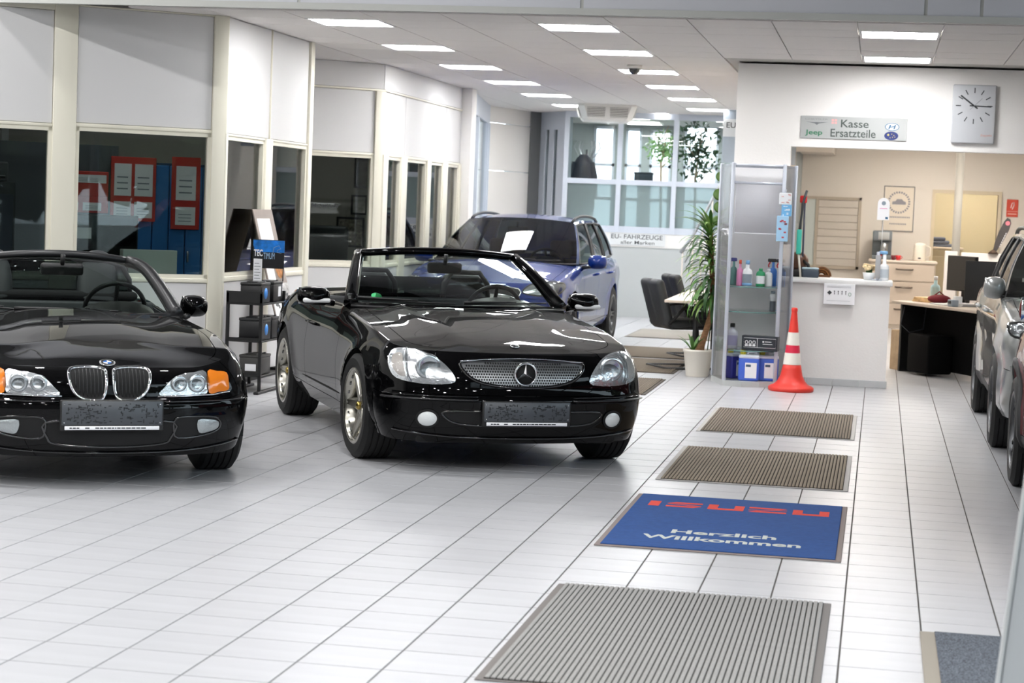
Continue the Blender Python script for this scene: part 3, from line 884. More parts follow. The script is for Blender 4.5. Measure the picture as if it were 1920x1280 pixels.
def wheel(parent, loc, r, w, style, sg, steer=0.0, rimm=None, cap=None):
    """wheel with tyre, rim, spokes, hub and brake; sg=+1 faces +x"""
    root = empty('wheel', loc, steer); root.parent = parent
    rr = r * (0.72 if style != 'suv' else 0.70)
    MX = Matrix.Rotation(PI / 2 * sg, 4, 'Y')        # lathe axis z -> outward x
    h = w / 2
    q = MB()
    prof = [(rr, -h * 0.92), (rr + 0.006, -h), (r - 0.03, -h * 1.0), (r - 0.010, -h * 0.86)]
    for k in range(5):                                # tread with grooves
        a = -h * 0.80 + k * h * 0.34; e = a + h * 0.24
        prof += [(r, a), (r, e), (r - 0.008, e + 0.004), (r - 0.008, e + h * 0.10 - 0.004)] if k < 4 else [(r, a), (r, e)]
    prof += [(r - 0.010, h * 0.86), (r - 0.03, h), (rr + 0.02, h * 1.0), (rr + 0.006, h * 0.97), (rr, h * 0.92)]
    q.lathe(prof, 56, MX, True, caps=False)
    q.lathe([(rr, -h * .92), (rr, h * .92)], 40, MX, True, caps=False)
    q.build('tyre', RUBBER, root, sharp=0.6)
    q = MB()
    q.lathe([(rr + 0.004, h * 0.95), (rr - 0.004, h * 0.99), (rr - 0.018, h * 0.95), (rr - 0.024, h * 0.72), (rr - 0.045, h * 0.3), (rr - 0.05, -h * 0.9)], 48, MX, True, caps=False)
    rimo = q.build('rim', rimm or RIM_S, root, fix=False)
    q = MB(); q.lathe([(0.0, -h * 0.1), (rr * 0.72, -h * 0.1), (rr * 0.72, -h * 0.25), (0, -h * 0.25)], 32, MX, True)
    q.build('brake_disc', DISC, root)
    q = MB()
    n = 5 if style in ('star', 'suv') else 10
    for k in range(n):
        a = 2 * PI * k / n + 0.3
        def sp(a0, r0, r1, w0, w1, z0, z1, th):
            M = MX @ Matrix.Rotation(a0, 4, 'Z')
            v = [(r0, -w0, z0), (r0, w0, z0), (r1, w1, z1), (r1, -w1, z1), (r0, -w0 * .55, z0 + th), (r0, w0 * .55, z0 + th), (r1, w1 * .6, z1 + th), (r1, -w1 * .6, z1 + th)]
            q.add([M @ Vector(p) for p in v], [(0, 3, 2, 1), (4, 5, 6, 7), (0, 1, 5, 4), (1, 2, 6, 5), (2, 3, 7, 6), (3, 0, 4, 7)])
        if style == 'star': sp(a, 0.05, rr - 0.015, 0.044, 0.022, h * 0.42, h * 0.62, 0.022)
        elif style == 'suv':
            sp(a - 0.13, 0.05, rr - 0.01, 0.02, 0.014, h * 0.5, h * 0.7, 0.016); sp(a + 0.13, 0.05, rr - 0.01, 0.02, 0.014, h * 0.5, h * 0.7, 0.016)
        else: sp(a, 0.04, rr - 0.01, 0.018, 0.012, h * 0.5, h * 0.7, 0.016)
    q.build('spokes', rimm or RIM_S, root)
    q = MB(); q.lathe([(0.075, h * 0.2), (0.07, h * 0.58), (0.045, h * 0.62), (0, h * 0.63)], 24, MX, True); q.build('hub', rimm or RIM_S, root)
    q = MB(); hk = 0.55 if style == 'star' else 1.0; q.lathe([(0.05 * hk, h * 0.6), (0.045 * hk, h * 0.72), (0.03 * hk, h * 0.78), (0.0, h * 0.82)], 24, MX, True)
    q.build('hub_cap', cap or rimm or RIM_S, root)
    if style == 'star':
        q = MB()
        for k in range(20):
            a = 2 * PI * k / 20; c = MX @ Vector(((rr - 0.03) * math.cos(a), (rr - 0.03) * math.sin(a), h * 0.72)); e = MX @ Vector(((rr - 0.03) * math.cos(a), (rr - 0.03) * math.sin(a), h * 0.80))
            q.cyl(c, e, 0.007, 8)
        q.build('rim_bolts', DARKALU, root)
    return root

def liners(root, sp, x_out):
    for ya in (0, sp['wb']):
        R = (sp.get('Rf', sp['R']) if ya == 0 else sp.get('Rr', sp['R'])) + 0.004
        for sg in (1, -1):
            q = MB(); rows = []
            for k in range(17):
                a = -0.25 + (PI + 0.5) * k / 16
                rows.append([(x * sg, ya - R * math.cos(a), sp['wheel_r'] + R * math.sin(a)) for x in (x_out - 0.012, 0.42)])
            q.grid(rows, True)
            k = len(q.v); q.add([rows[i][1] for i in range(17)], [tuple(range(17))])
            q.build('wheel_arch_liner', MATTE, root)

def windscreen(root, A0, A1, bow0, bow1, crown, name='windscreen', m=None, frame_m=None, r=0.022, header=True, n=16, nv=8, corner=0.0):
    """A0, A1: lower and upper corner (x, y, z) on the +x side"""
    rows = []
    for j in range(nv + 1):
        v = j / nv; X, Y, Z = (lerp(A0[k], A1[k], v) for k in range(3)); bw = lerp(bow0, bow1, v)
        if corner: X *= 1 - corner * (1 - math.sqrt(max(0, 1 - max(0, (v - 0.72) / 0.28) ** 2)))
        rows.append([Vector((X * u, Y - bw * (1 - u * u), Z + crown * v * (1 - u * u) + 0.02 * math.sin(PI * v))) for u in [-1 + 2 * i / n for i in range(n + 1)]])
    q = MB(); q.grid(rows, True)
    g = q.build(name, m or WSG, root)
    return g, rows

def seat(root, x, y, z, hr=True, m=None):
    m = m or LEATHER
    q = MB(); q.rbox(x - 0.25, x + 0.25, y - 0.28, y + 0.24, z, z + 0.16, 0.06, 4)
    s = q.build('seat', m, root)
    M = Matrix.Translation((x, y + 0.22, z + 0.12)) @ Matrix.Rotation(-0.28, 4, 'X')
    q = MB(); q.rbox(-0.24, 0.24, -0.06, 0.07, 0, 0.50, 0.055, 4, M); q.rbox(-0.25, -0.17, -0.09, 0.05, 0.03, 0.44, 0.035, 3, M); q.rbox(0.17, 0.25, -0.09, 0.05, 0.03, 0.44, 0.035, 3, M)
    q.build('backrest', m, s)
    return s, M
def steering_wheel(root, x, y, z, m=BLACK):
    M = Matrix.Translation((x, y, z)) @ Matrix.Rotation(-1.05, 4, 'X')
    q = MB(); q.tube([M @ Vector((0.185 * math.cos(a), 0.185 * math.sin(a), 0)) for a in [2 * PI * k / 32 for k in range(32)]], 0.015, 8, closed=True)
    q.sphere(M @ Vector((0, 0, -0.01)), 0.06, 14, 8, (1.1, 1.1, 0.7))
    for a in (0.1, PI - 0.1, -PI / 2): q.tube([M @ Vector((0.04 * math.cos(a), 0.04 * math.sin(a), -0.01)), M @ Vector((0.18 * math.cos(a), 0.18 * math.sin(a), 0))], 0.014, 6)
    q.build('steering_wheel', m, root)
def plate(root, body, x0, z, w, h, dy, tilt=0.0, strip=True):
    """dark covered number plate on its holder, with the white dealer strip below"""
    p = empty('number_plate', (x0, dy, z)); p.parent = root; p.rotation_euler = (tilt, 0, 0)
    q = MB(); q.rbox(-w / 2 - 0.008, w / 2 + 0.008, 0.0, 0.03, -0.03, h + 0.006, 0.006, 2); q.build('plate_holder', BLACK, p)
    q = MB(); q.rbox(-w / 2, w / 2, -0.006, 0.0, 0, h, 0.003, 1); q.build('plate_cover', PLATEG, p)
    q = MB(); r2 = random.Random(5)
    for k in range(170):
        xx = -w / 2 + 0.02 + (w - 0.04) * r2.random(); zz = 0.008 + (h - 0.02) * r2.random()
        if 0.36 < (xx + w / 2) / w < 0.62 and r2.random() < 0.6: continue
        a, c = (0.003 + 0.009 * r2.random(), 0.002) if r2.random() < .6 else (0.002, 0.003 + 0.007 * r2.random())
        q.box(xx - a, xx + a, -0.0075, -0.006, max(0.004, zz - c), min(h - 0.004, zz + c))
    q.build('plate_pattern', mat('plate_print', '#1c1e22', 0.6), p)['kind'] = 'stuff'
    for xx in (-w / 2 + 0.012, w / 2 - 0.012):
        for zz in (0.014, h - 0.014):
            q = MB(); q.sphere((xx, -0.007, zz), 0.004, 8, 6); q.build('screw', CHROME, p)
    q = MB(); q.rbox(-w / 2 + 0.015, w / 2 - 0.015, -0.007, 0.0, -0.024, -0.004, 0.002, 1); st = q.build('dealer_strip', PAPER, p)
    q = MB(); xx = -w / 2 + 0.04
    while xx < w / 2 - 0.06:
        l = 0.006 + 0.02 * r2.random(); q.box(xx, xx + l, -0.0082, -0.007, -0.017, -0.011); xx += l + (0.004 if r2.random() < .8 else 0.03)
    q.build('strip_print', INK, st)['kind'] = 'stuff'
    return p
def ellipse(cx, cz, a, c, n=16, rot=0.0):
    return [(cx + a * math.cos(t) * math.cos(rot) - c * math.sin(t) * math.sin(rot), cz + a * math.cos(t) * math.sin(rot) + c * math.sin(t) * math.cos(rot)) for t in [2 * PI * k / n for k in range(n)]]
def wipers(root, g_rows, spans):
    """wiper arms lying just above the lower edge of the glass"""
    for (u0, v0, u1, v1) in spans:
        def P(u, v):
            i = min(len(g_rows) - 1.001, v * (len(g_rows) - 1)); j = min(len(g_rows[0]) - 1.001, (u + 1) / 2 * (len(g_rows[0]) - 1))
            a, c = int(i), int(j); f, e = i - a, j - c
            p = (g_rows[a][c] * (1 - e) + g_rows[a][c + 1] * e) * (1 - f) + (g_rows[a + 1][c] * (1 - e) + g_rows[a + 1][c + 1] * e) * f
            return p + Vector((0, -0.014, 0.012))
        q = MB(); q.tube([P(lerp(u0, u1, k / 10), lerp(v0, v1, k / 10)) for k in range(11)], 0.006, 6)
        q.tube([P(lerp(u0, u1, k / 10), lerp(v0, v1, k / 10)) + Vector((0, -0.010, 0.012)) for k in range(7)], [0.011 - 0.001 * k for k in range(7)], 6)
        q.build('wiper', BLACK, root)
def door_mirror(root, loc, sg, paint, size=(0.20, 0.12, 0.13), stalk=None, ind=None):
    c = Vector(loc)
    q = MB(); a, d, e = (k / 2 for k in size)
    prof = []
    for j in range(9):
        t = j / 8; y = -d + 2 * d * t; sc = math.sin(min(1, (t + 0.08) * 1.25) * PI / 2) ** 0.7
        prof.append([(c.x + a * sc * math.copysign(abs(math.cos(k)) ** 0.7, math.cos(k)), c.y + y, c.z + e * sc * math.copysign(abs(math.sin(k)) ** 0.75, math.sin(k))) for k in [2 * PI * i / 24 for i in range(24)]])
    q.grid([list(r) for r in zip(*prof)], True, closeu=True)
    q.add(prof[0], [tuple(range(24))], True); q.add(prof[-1], [tuple(reversed(range(24)))])
    o = q.build('door_mirror', paint, root, weld=0.0005, sharp=0.9)
    q = MB(); q.rbox(c.x - a * .88, c.x + a * .88, c.y + d, c.y + d + 0.004, c.z - e * .85, c.z + e * .85, 0.002, 1); q.build('mirror_glass', mat('mirror_glass', '#cfd4d6', 0.02, metal=1.0), o)
    if stalk:
        q = MB(); q.tube([Vector(stalk), (Vector(stalk) + c) / 2 - Vector((0, 0, 0.02)), c - Vector((a * .6 * sg, 0, e * .7))], [0.04, 0.03, 0.03], 10, flat=0.6); q.build('mirror_foot', BLACK if ind is None else paint, o)
    if ind:
        q = MB(); q.rbox(c.x - a * .75, c.x + a * .95, c.y - d * 0.9, c.y - d * 0.3, c.z - e * .65, c.z - e * .15, 0.015, 3); q.build('indicator', mat('clear_indicator', '#e9e9e9', 0.15, coat=1.0), o)
    return o
def car_key(bump_z, hood_u, hood_r, cowl, doors, deck, sill_h=0.13, rbump=0.5, tail_u=0.55):
    d0, d1 = doors[0], doors[-1]
    def key(kd, t, h, r, c, sg):
        S = '#%d' % sg
        if kd == 'F':
            if h is not None:
                if c[2] < bump_z: return 'front_bumper'
                return 'bonnet' if t < hood_u else 'fender' + S
            return 'bonnet' if (t < hood_u or r < hood_r) else 'fender' + S
        if kd == 'R':
            if h is not None: return 'rear_bumper' if c[2] < rbump else ('boot_lid' if t < tail_u else 'rear_quarter' + S)
            return 'boot_lid' if (t < tail_u or r < 0.8) else 'rear_quarter' + S
        if r is not None:
            if cowl < t < deck:
                if r < 0.90: return 'door_card' + S if t > cowl + 0.02 and t < deck - 0.02 else None
                if t < d0: return 'fender' + S
                for i in range(len(doors) - 1):
                    if t < doors[i + 1]: return 'door%d' % i + S
                return 'rear_quarter' + S
            if t <= cowl: return 'bonnet' if r < hood_r else 'fender' + S
            return 'boot_lid' if r < 0.8 else 'rear_quarter' + S
        if h < sill_h and 0.3 < t: return 'sill' + S
        if t < d0: return 'fender' + S
        for i in range(len(doors) - 1):
            if t < doors[i + 1]: return 'door%d' % i + S
        return 'rear_quarter' + S
    return key
NM = {}
for _s in ('#1', '#-1'):
    for _i in range(3): NM['door%d' % _i + _s] = 'door'
    for _n in ('fender', 'sill', 'rear_quarter', 'door_card'): NM[_n + _s] = _n
def underbody(root, sp, w=0.62, z=0.22):
    q = MB(); q.rbox(-w, w, -sp['oh'] + 0.14, sp['wb'] + 0.62, z - 0.05, z + 0.08, 0.03, 2)
    q.rbox(-0.40, 0.40, -0.3, 0.3, z + 0.05, z + 0.35, 0.05, 2); q.cyl((-0.70, 0, sp['wheel_r']), (0.70, 0, sp['wheel_r']), 0.035, 10); q.cyl((-0.70, sp['wb'], sp['wheel_r']), (0.70, sp['wb'], sp['wheel_r']), 0.035, 10)
    q.build('underbody', MATTE, root)
def dashboard(root, w, y, z, hood_x=0.36, m=BLACK):
    q = MB()
    pr = [(y - 0.30, z - 0.03), (y - 0.05, z - 0.01), (y + 0.10, z - 0.02), (y + 0.17, z - 0.07), (y + 0.14, z - 0.24), (y, z - 0.32), (y - 0.3, z - 0.3)]
    q.prism([(a, c) for a, c in pr], 'x', -w, w); o = q.build('dashboard', m, root)
    if hood_x is not None:
        q = MB(); rows = []
        for k in range(13):
            a = PI * k / 12; x = hood_x - 0.22 * math.cos(a); zz = z - 0.03 + 0.085 * math.sin(a) ** 0.8
            rows.append([(x, y - 0.22 + 0.06 * (1 - math.sin(a)), z - 0.06 + 0.7 * (zz - z + 0.03)), (x, y + 0.02, zz), (x, y + 0.12, zz - 0.01), (x, y + 0.13, z - 0.08)])
        q.grid(rows, True); q.build('instrument_hood', m, o)
def inner_mirror(root, x, y, z, w=0.23, h=0.065):
    q = MB(); q.rbox(x - w / 2, x + w / 2, y - 0.02, y + 0.02, z - h / 2, z + h / 2, 0.028, 4)
    q.tube([(x, y - 0.01, z + h / 2 - 0.01), (x, y - 0.03, z + 0.09)], 0.014, 8); q.build('inner_mirror', BLACK, root)
def frame_tubes(root, rows, r, m, header=(0.03, 0.02), name='windscreen_frame', side_r=None):
    q = MB()
    for k in (0, -1): q.tube([rw[k] for rw in rows], side_r or r, 10)
    q.tube([p + Vector((0, 0.012, 0.004)) for p in rows[-1]], header[0], 10, flat=0.62)
    q.tube(rows[0], r * 0.55, 8)
    return q.build(name, m, root)

# ------------------------------------------------------------------ black roadster with the star grille
SLK = dict(oh=0.80, wb=2.37, R=0.352, wheel_r=0.318, ycf=-0.375, ycr=2.76, nf=2.45, nr=2.6,
    hw=[(-0.4, 0.832), (0, 0.85), (0.6, 0.842), (1.2, 0.846), (1.9, 0.856), (2.4, 0.86), (2.8, 0.83)],
    zb=[(-0.4, 0.20), (0.3, 0.19), (2.0, 0.21), (2.9, 0.26)], zbf=[(0, 0.175), (0.7, 0.18), (1, 0.20)], zbr=[(0, 0.30), (1, 0.26)],
    zt=[(-0.38, 0.745), (0, 0.80), (0.5, 0.845), (0.86, 0.875), (1.4, 0.875), (1.75, 0.89), (2.3, 0.91), (2.76, 0.86)],
    ztf=[(0, 0.70), (0.5, 0.705), (0.8, 0.725), (1, 0.745)], ztr=[(0, 0.84), (1, 0.86)],
    wz=[(0, 0.935), (0.12, 0.965), (0.3, 0.992), (0.5, 1.0), (0.7, 0.985), (0.88, 0.945), (1, 0.885)],
    nose=[(0.17, -0.715), (0.22, -0.755), (0.30, -0.785), (0.40, -0.80), (0.438, -0.808), (0.455, -0.80), (0.468, -0.772), (0.56, -0.755), (0.64, -0.715), (0.70, -0.635), (0.75, -0.56)],
    tail=[(0.25, 3.08), (0.45, 3.17), (0.6, 3.16), (0.8, 3.10), (0.95, 2.98)],
    Hc=[(-0.8, 0.66), (-0.635, 0.70), (-0.5, 0.742), (-0.3, 0.785), (0, 0.832), (0.35, 0.878), (0.62, 0.905), (1.0, 0.93), (1.7, 0.93), (2.2, 0.945), (2.7, 0.91), (3.15, 0.84)],
    yt0=-0.40, yt=[(-0.38, -0.18), (0.86, 0.62), (1.72, 1.72), (2.76, 2.72)], yt1=2.85, crown=1.9,
    cuts=[0.86, 0.88, 0.62, 1.62, 1.70, 1.72], cockpit=(0.875, 1.705, 0.70, 0.33), flare=0.014,
    bump=lambda x, y, r: 0.013 * math.exp(-((abs(x) - 0.30 - 0.16 * min(1, max(0, (y + 0.6) / 1.3))) / 0.055) ** 2) * min(1, max(0, (y + 0.62) / 0.5)) * (1 if y < 0.9 else 0))
def build_slk():
    t = thing('roadster', 'open black roadster with mesh grille and round star emblem, chrome multi-spoke wheels', 'car', (-2.345, 12.02, 0), math.radians(27.3))
    B = Body(SLK)
    B.panels(t, car_key(0.46, 0.44, 0.88, 0.87, (0.62, 1.62), 1.715), {'*': PAINT_BLACK, 'door_card#1': LEATHER, 'door_card#-1': LEATHER}, NM)
    liners(t, SLK, 0.845); underbody(t, SLK)
    for sg in (1, -1):
        wheel(t, (0.745 * sg, 0, 0.318), 0.318, 0.225, 'star', sg, math.radians(3), RIM_S, mat('gold_hub', '#b9a25e', 0.25, metal=1.0))
        wheel(t, (0.745 * sg, 2.37, 0.318), 0.318, 0.235, 'star', sg, 0, RIM_S, MATS['gold_hub'])
    # grille with round holes, rim and star
    go = [(-0.365, 0.648), (-0.2, 0.657), (0, 0.661), (0.2, 0.657), (0.365, 0.648), (0.362, 0.60), (0.29, 0.545), (0.15, 0.515), (0, 0.508), (-0.15, 0.515), (-0.29, 0.545), (-0.362, 0.60)]
    gr = B.decal('grille', go, mat('grille_mesh', '#a9abad', 0.35, metal=0.9), t, off=0.002, rim=mat('gloss_black_trim', '#08080a', 0.1, coat=1.0), rim_r=0.010)
    q = MB(); q.tube([B.front(lerp(-0.375, 0.375, k / 20), 0.648 + 0.016 * (1 - (k / 10 - 1) ** 2), 0.012) for k in range(21)], 0.004, 6); q.build('chrome_strip', CHROME, gr)
    q = MB()
    for i in range(9):
        for j in range(-24, 25):
            x = j * 0.0152 + (0.0076 if i % 2 else 0); z = 0.522 + i * 0.0152
            lim = pw(z, [(0.508, 0.10), (0.53, 0.24), (0.56, 0.31), (0.60, 0.352), (0.65, 0.357)]); top = 0.655 - 0.012 * (x / 0.36) ** 2
            if abs(x) > lim or z > top - 0.006 or (x * x + (z - 0.583) ** 2) < 0.0045: continue
            c = [B.front(x + 0.0056 * math.cos(a), z + 0.0056 * math.sin(a), 0.0042) for a in [2 * PI * k / 8 for k in range(8)]]
            q.add(c, [tuple(range(8))])
    o = q.build('grille_holes', MATTE, gr, fix=False); o['kind'] = 'stuff'
    c = B.front(0, 0.583, 0.016)
    e = empty('star_emblem', c); e.parent = t
    RX = Matrix.Rotation(PI / 2, 4, 'X')
    q = MB(); q.lathe([(0.0, 0.0), (0.06, 0.0), (0.06, 0.008), (0, 0.010)], 28, RX); q.build('disc', MATTE, e)
    q = MB(); q.tube([(0.064 * math.cos(a), -0.012, 0.064 * math.sin(a)) for a in [2 * PI * k / 40 for k in range(40)]], 0.0062, 8, closed=True); q.build('ring', CHROME, e)
    q = MB()
    for k in range(3):
        a = PI / 2 + 2 * PI * k / 3; d = Vector((math.cos(a), 0, math.sin(a))); n = Vector((-math.sin(a), 0, math.cos(a)))
        q.add([n * 0.012 + Vector((0, -0.010, 0)), -n * 0.012 + Vector((0, -0.010, 0)), d * 0.063 + Vector((0, -0.012, 0)), Vector((0, -0.024, 0))], [(0, 3, 2), (3, 1, 2), (1, 0, 2), (0, 1, 3)])
    q.build('star', CHROME, e)
    q = MB(); p = B.top(0, -0.53); n = (B.top(0, -0.51) - p).cross(Vector((1, 0, 0))).normalized()
    MM = Matrix.Translation(p) @ (n if n.z > 0 else -n).to_track_quat('Z', 'Y').to_matrix().to_4x4(); q.lathe([(0.028, 0), (0.028, 0.005), (0.022, 0.009), (0, 0.011)], 20, MM); q.build('bonnet_badge', CHROME, t)
    for sg in (1, -1):
        ol = [(0.415, 0.535), (0.425, 0.585), (0.49, 0.655), (0.57, 0.695), (0.65, 0.712), (0.72, 0.705), (0.758, 0.66), (0.762, 0.60), (0.73, 0.545), (0.62, 0.522), (0.5, 0.520)]
        ol = [(a * sg, z) for a, z in ol]
        hl = B.decal('headlight', ol, REFL, t, off=0.003, bulge=0.004, rings=6)
        q = MB(); c = B.front(0.56 * sg, 0.612, 0.016); q.lathe([(0.075, 0), (0.07, 0.012), (0.045, 0.004), (0.02, -0.004), (0, -0.006)], 24, Matrix.Translation(c) @ RX, caps=False); q.build('reflector_bowl', REFLD, hl)
        q = MB(); q.tube([B.front(x * sg, z, 0.018) for x, z in ((0.655, 0.527), (0.672, 0.57), (0.675, 0.64), (0.655, 0.705))], 0.005, 6); q.build('divider', REFLD, hl)
        ol2 = [(0.685, 0.56), (0.69, 0.63), (0.69, 0.68), (0.735, 0.665), (0.745, 0.61), (0.72, 0.565)]
        B.decal('indicator', [(a * sg, z) for a, z in ol2], mat('indicator_glass', '#e3dcd5', 0.2, coat=1.0, bump=(120, 0.5)), hl, off=0.010)
        rows, edge = B.patch(ol, 0.012, 0.022, 6); q = MB(); q.grid([list(r) for r in zip(*rows)], True, closeu=True); q.add(rows[-1], [tuple(range(len(rows[-1])))], True); q.build('lens', LENS, hl, weld=0.0002)
        fo = ellipse(0.565 * sg, 0.322, 0.058, 0.048)
        fg = B.decal('fog_lamp', fo, mat('fog_lamp_glass', '#dfe3e2', 0.12, coat=1.0, bump=(150, 0.6)), t, off=0.006, bulge=0.016, rim=MATTE, rim_r=0.008)
        q = MB(); pts = [B.front(x * sg, 0.437, 0.003) for x in [lerp(0.29, 0.80, k / 14) for k in range(15)]]
        q.tube(pts, 0.017, 8, flat=0.4, up=(0, 0, 1)); q.build('bumper_strip', mat('satin_black_strip', '#141416', 0.3), t)
        q = MB(); q.tube([p + Vector((0, -0.006, 0.020)) for p in pts], 0.0025, 6); q.build('strip_highlight', MATS['gloss_black_trim'], t)
        B.decal('side_skirt_seam', [(0.62, 0.335), (1.62, 0.345), (1.62, 0.355), (0.62, 0.345)], MATTE, t, off=0.002, how='side', sg=sg, sub=2)
        # door handle
        q = MB(); p0, p1 = B.side(1.38, 0.72, sg, 0.022), B.side(1.56, 0.725, sg, 0.022); q.tube([B.side(1.36, 0.72, sg, 0.0), p0, p1, B.side(1.58, 0.725, sg, 0.0)], 0.014, 8, flat=0.7); q.build('door_handle', PAINT_BLACK, t)
        door_mirror(t, (0.93 * sg, 0.93, 0.93), sg, PAINT_BLACK, (0.215, 0.11, 0.125), stalk=(0.80 * sg, 0.95, 0.89), ind=True)
    it = B.decal('lower_intake', [(-0.47, 0.368), (-0.2, 0.372), (0.2, 0.372), (0.47, 0.368), (0.46, 0.325), (0.38, 0.295), (0.2, 0.287), (-0.2, 0.287), (-0.38, 0.295), (-0.46, 0.325)], MATTE, t, off=0.002, rim=MATS['gloss_black_trim'], rim_r=0.007)
    q = MB(); q.tube([B.front(x, 0.213 + 0.03 * (abs(x) / 0.7) ** 3, 0.004) for x in [lerp(-0.74, 0.74, k / 30) for k in range(31)]], 0.010, 8, flat=0.5); q.build('spoiler_edge', MATS['gloss_black_trim'], t)
    plate(t, B, 0, 0.318, 0.52, 0.112, B.front(0, 0.37).y - 0.036, tilt=-0.03)
    # windscreen, cockpit
    A0, A1 = (0.715, 0.80, 0.895), (0.55, 1.36, 1.205)
    g, rows = windscreen(t, A0, A1, 0.22, 0.10, 0.03)
    frame_tubes(t, rows, 0.026, PAINT_BLACK, (0.042, 0.02), side_r=[0.048 - 0.012 * k / 8 for k in range(9)])
    q = MB(); q.tube([p + Vector((0, -0.03, -0.012)) for p in rows[0]], 0.022, 8, flat=0.5); q.build('cowl_strip', BLACK, t)
    wipers(t, rows, [(-0.95, 0.05, -0.1, 0.03), (-0.02, 0.03, 0.85, 0.06)])
    q = MB(); p = rows[1][2]; q.lathe([(0, 0), (0.035, 0.0), (0.035, 0.001), (0, 0.0012)], 20, Matrix.Translation((rows[1][1] + rows[1][2]) / 2 + Vector((0.02, 0.004, 0.004))) @ Matrix.Rotation(0.6, 4, 'X'))
    q.build('green_badge', mat('green_sticker', '#3fbf74', 0.5), g)
    dashboard(t, 0.66, 0.98, 0.895, 0.34); steering_wheel(t, 0.34, 1.13, 0.86)
    inner_mirror(t, 0, 1.16, 1.13, 0.24, 0.075)
    for sg in (1, -1):
        s, M = seat(t, 0.34 * sg, 1.52, 0.24)
        q = MB(); q.rbox(-0.145, 0.145, -0.02, 0.08, 0.52, 0.74, 0.05, 4, M); q.cyl(M @ Vector((0.06, 0.03, 0.45)), M @ Vector((0.06, 0.03, 0.56)), 0.007, 8); q.cyl(M @ Vector((-0.06, 0.03, 0.45)), M @ Vector((-0.06, 0.03, 0.56)), 0.007, 8)
        q.build('headrest', LEATHER, s)
        q = MB(); q.tube([(0.34 * sg + a, 1.84, z) for a, z in ((-0.17, 0.85), (-0.16, 1.0), (-0.10, 1.08), (0.10, 1.08), (0.16, 1.0), (0.17, 0.85))], 0.019, 10); q.build('roll_bar', BLACK, t)
    q = MB(); q.rbox(-0.70, 0.70, 1.70, 1.76, 0.35, 0.90, 0.02, 2); q.rbox(-0.12, 0.12, 0.95, 1.7, 0.25, 0.55, 0.04, 3); q.rbox(-0.72, 0.72, 0.6, 1.75, 0.24, 0.28, 0.01, 1); q.build('cabin_lining', LEATHER, t)
    q = MB(); q.rbox(-0.50, 0.50, 1.845, 1.85, 0.86, 1.04, 0.001, 1); q.build('wind_deflector', glass('deflector_mesh', '#7d8484', 1.4, 0.6), t)
    return t
build_slk()

# ------------------------------------------------------------------ black roadster with the twin kidney grille
Z3 = dict(oh=0.78, wb=2.446, R=0.355, wheel_r=0.316, ycf=-0.38, ycr=2.83, nf=2.35, nr=2.5,
    hw=[(-0.4, 0.803), (0, 0.822), (0.6, 0.806), (1.3, 0.806), (1.9, 0.838), (2.45, 0.858), (2.85, 0.815)],
    zb=[(-0.4, 0.20), (0.3, 0.20), (2.0, 0.21), (2.9, 0.28)], zbf=[(0, 0.165), (0.6, 0.17), (0.9, 0.20), (1, 0.215)], zbr=[(0, 0.30), (1, 0.28)],
    zt=[(-0.39, 0.715), (0, 0.765), (0.5, 0.79), (0.98, 0.80), (1.5, 0.795), (1.9, 0.81), (2.4, 0.83), (2.83, 0.77)],
    ztf=[(0, 0.632), (0.4, 0.632), (0.75, 0.665), (1, 0.715)], ztr=[(0, 0.80), (1, 0.77)],
    wz=[(0, 0.93), (0.12, 0.955), (0.3, 0.985), (0.5, 1.0), (0.7, 0.985), (0.88, 0.935), (1, 0.86)],
    nose=[(0.16, -0.715), (0.20, -0.745), (0.28, -0.77), (0.38, -0.785), (0.452, -0.785), (0.47, -0.77), (0.482, -0.735), (0.56, -0.722), (0.61, -0.69), (0.64, -0.645), (0.72, -0.56)],
    tail=[(0.25, 3.1), (0.45, 3.22), (0.6, 3.2), (0.8, 3.1), (0.95, 3.0)],
    Hc=[(-0.8, 0.6), (-0.65, 0.636), (-0.5, 0.682), (-0.25, 0.735), (0.1, 0.79), (0.5, 0.835), (0.8, 0.86), (1.2, 0.87), (1.8, 0.86), (2.3, 0.88), (2.8, 0.85), (3.2, 0.76)],
    yt0=-0.42, yt=[(-0.39, -0.15), (0.98, 0.78), (1.86, 1.86), (2.83, 2.78)], yt1=2.9, crown=2.0,
    cuts=[0.98, 1.0, 0.78, 1.80, 1.84, 1.86], cockpit=(0.995, 1.845, 0.69, 0.33), flare=0.016,
    bump=lambda x, y, r: -0.010 * math.exp(-((abs(x) - 0.42) / 0.10) ** 2) * min(1, max(0, (y + 0.65) / 0.5)) * (1 if y < 1.0 else 0))
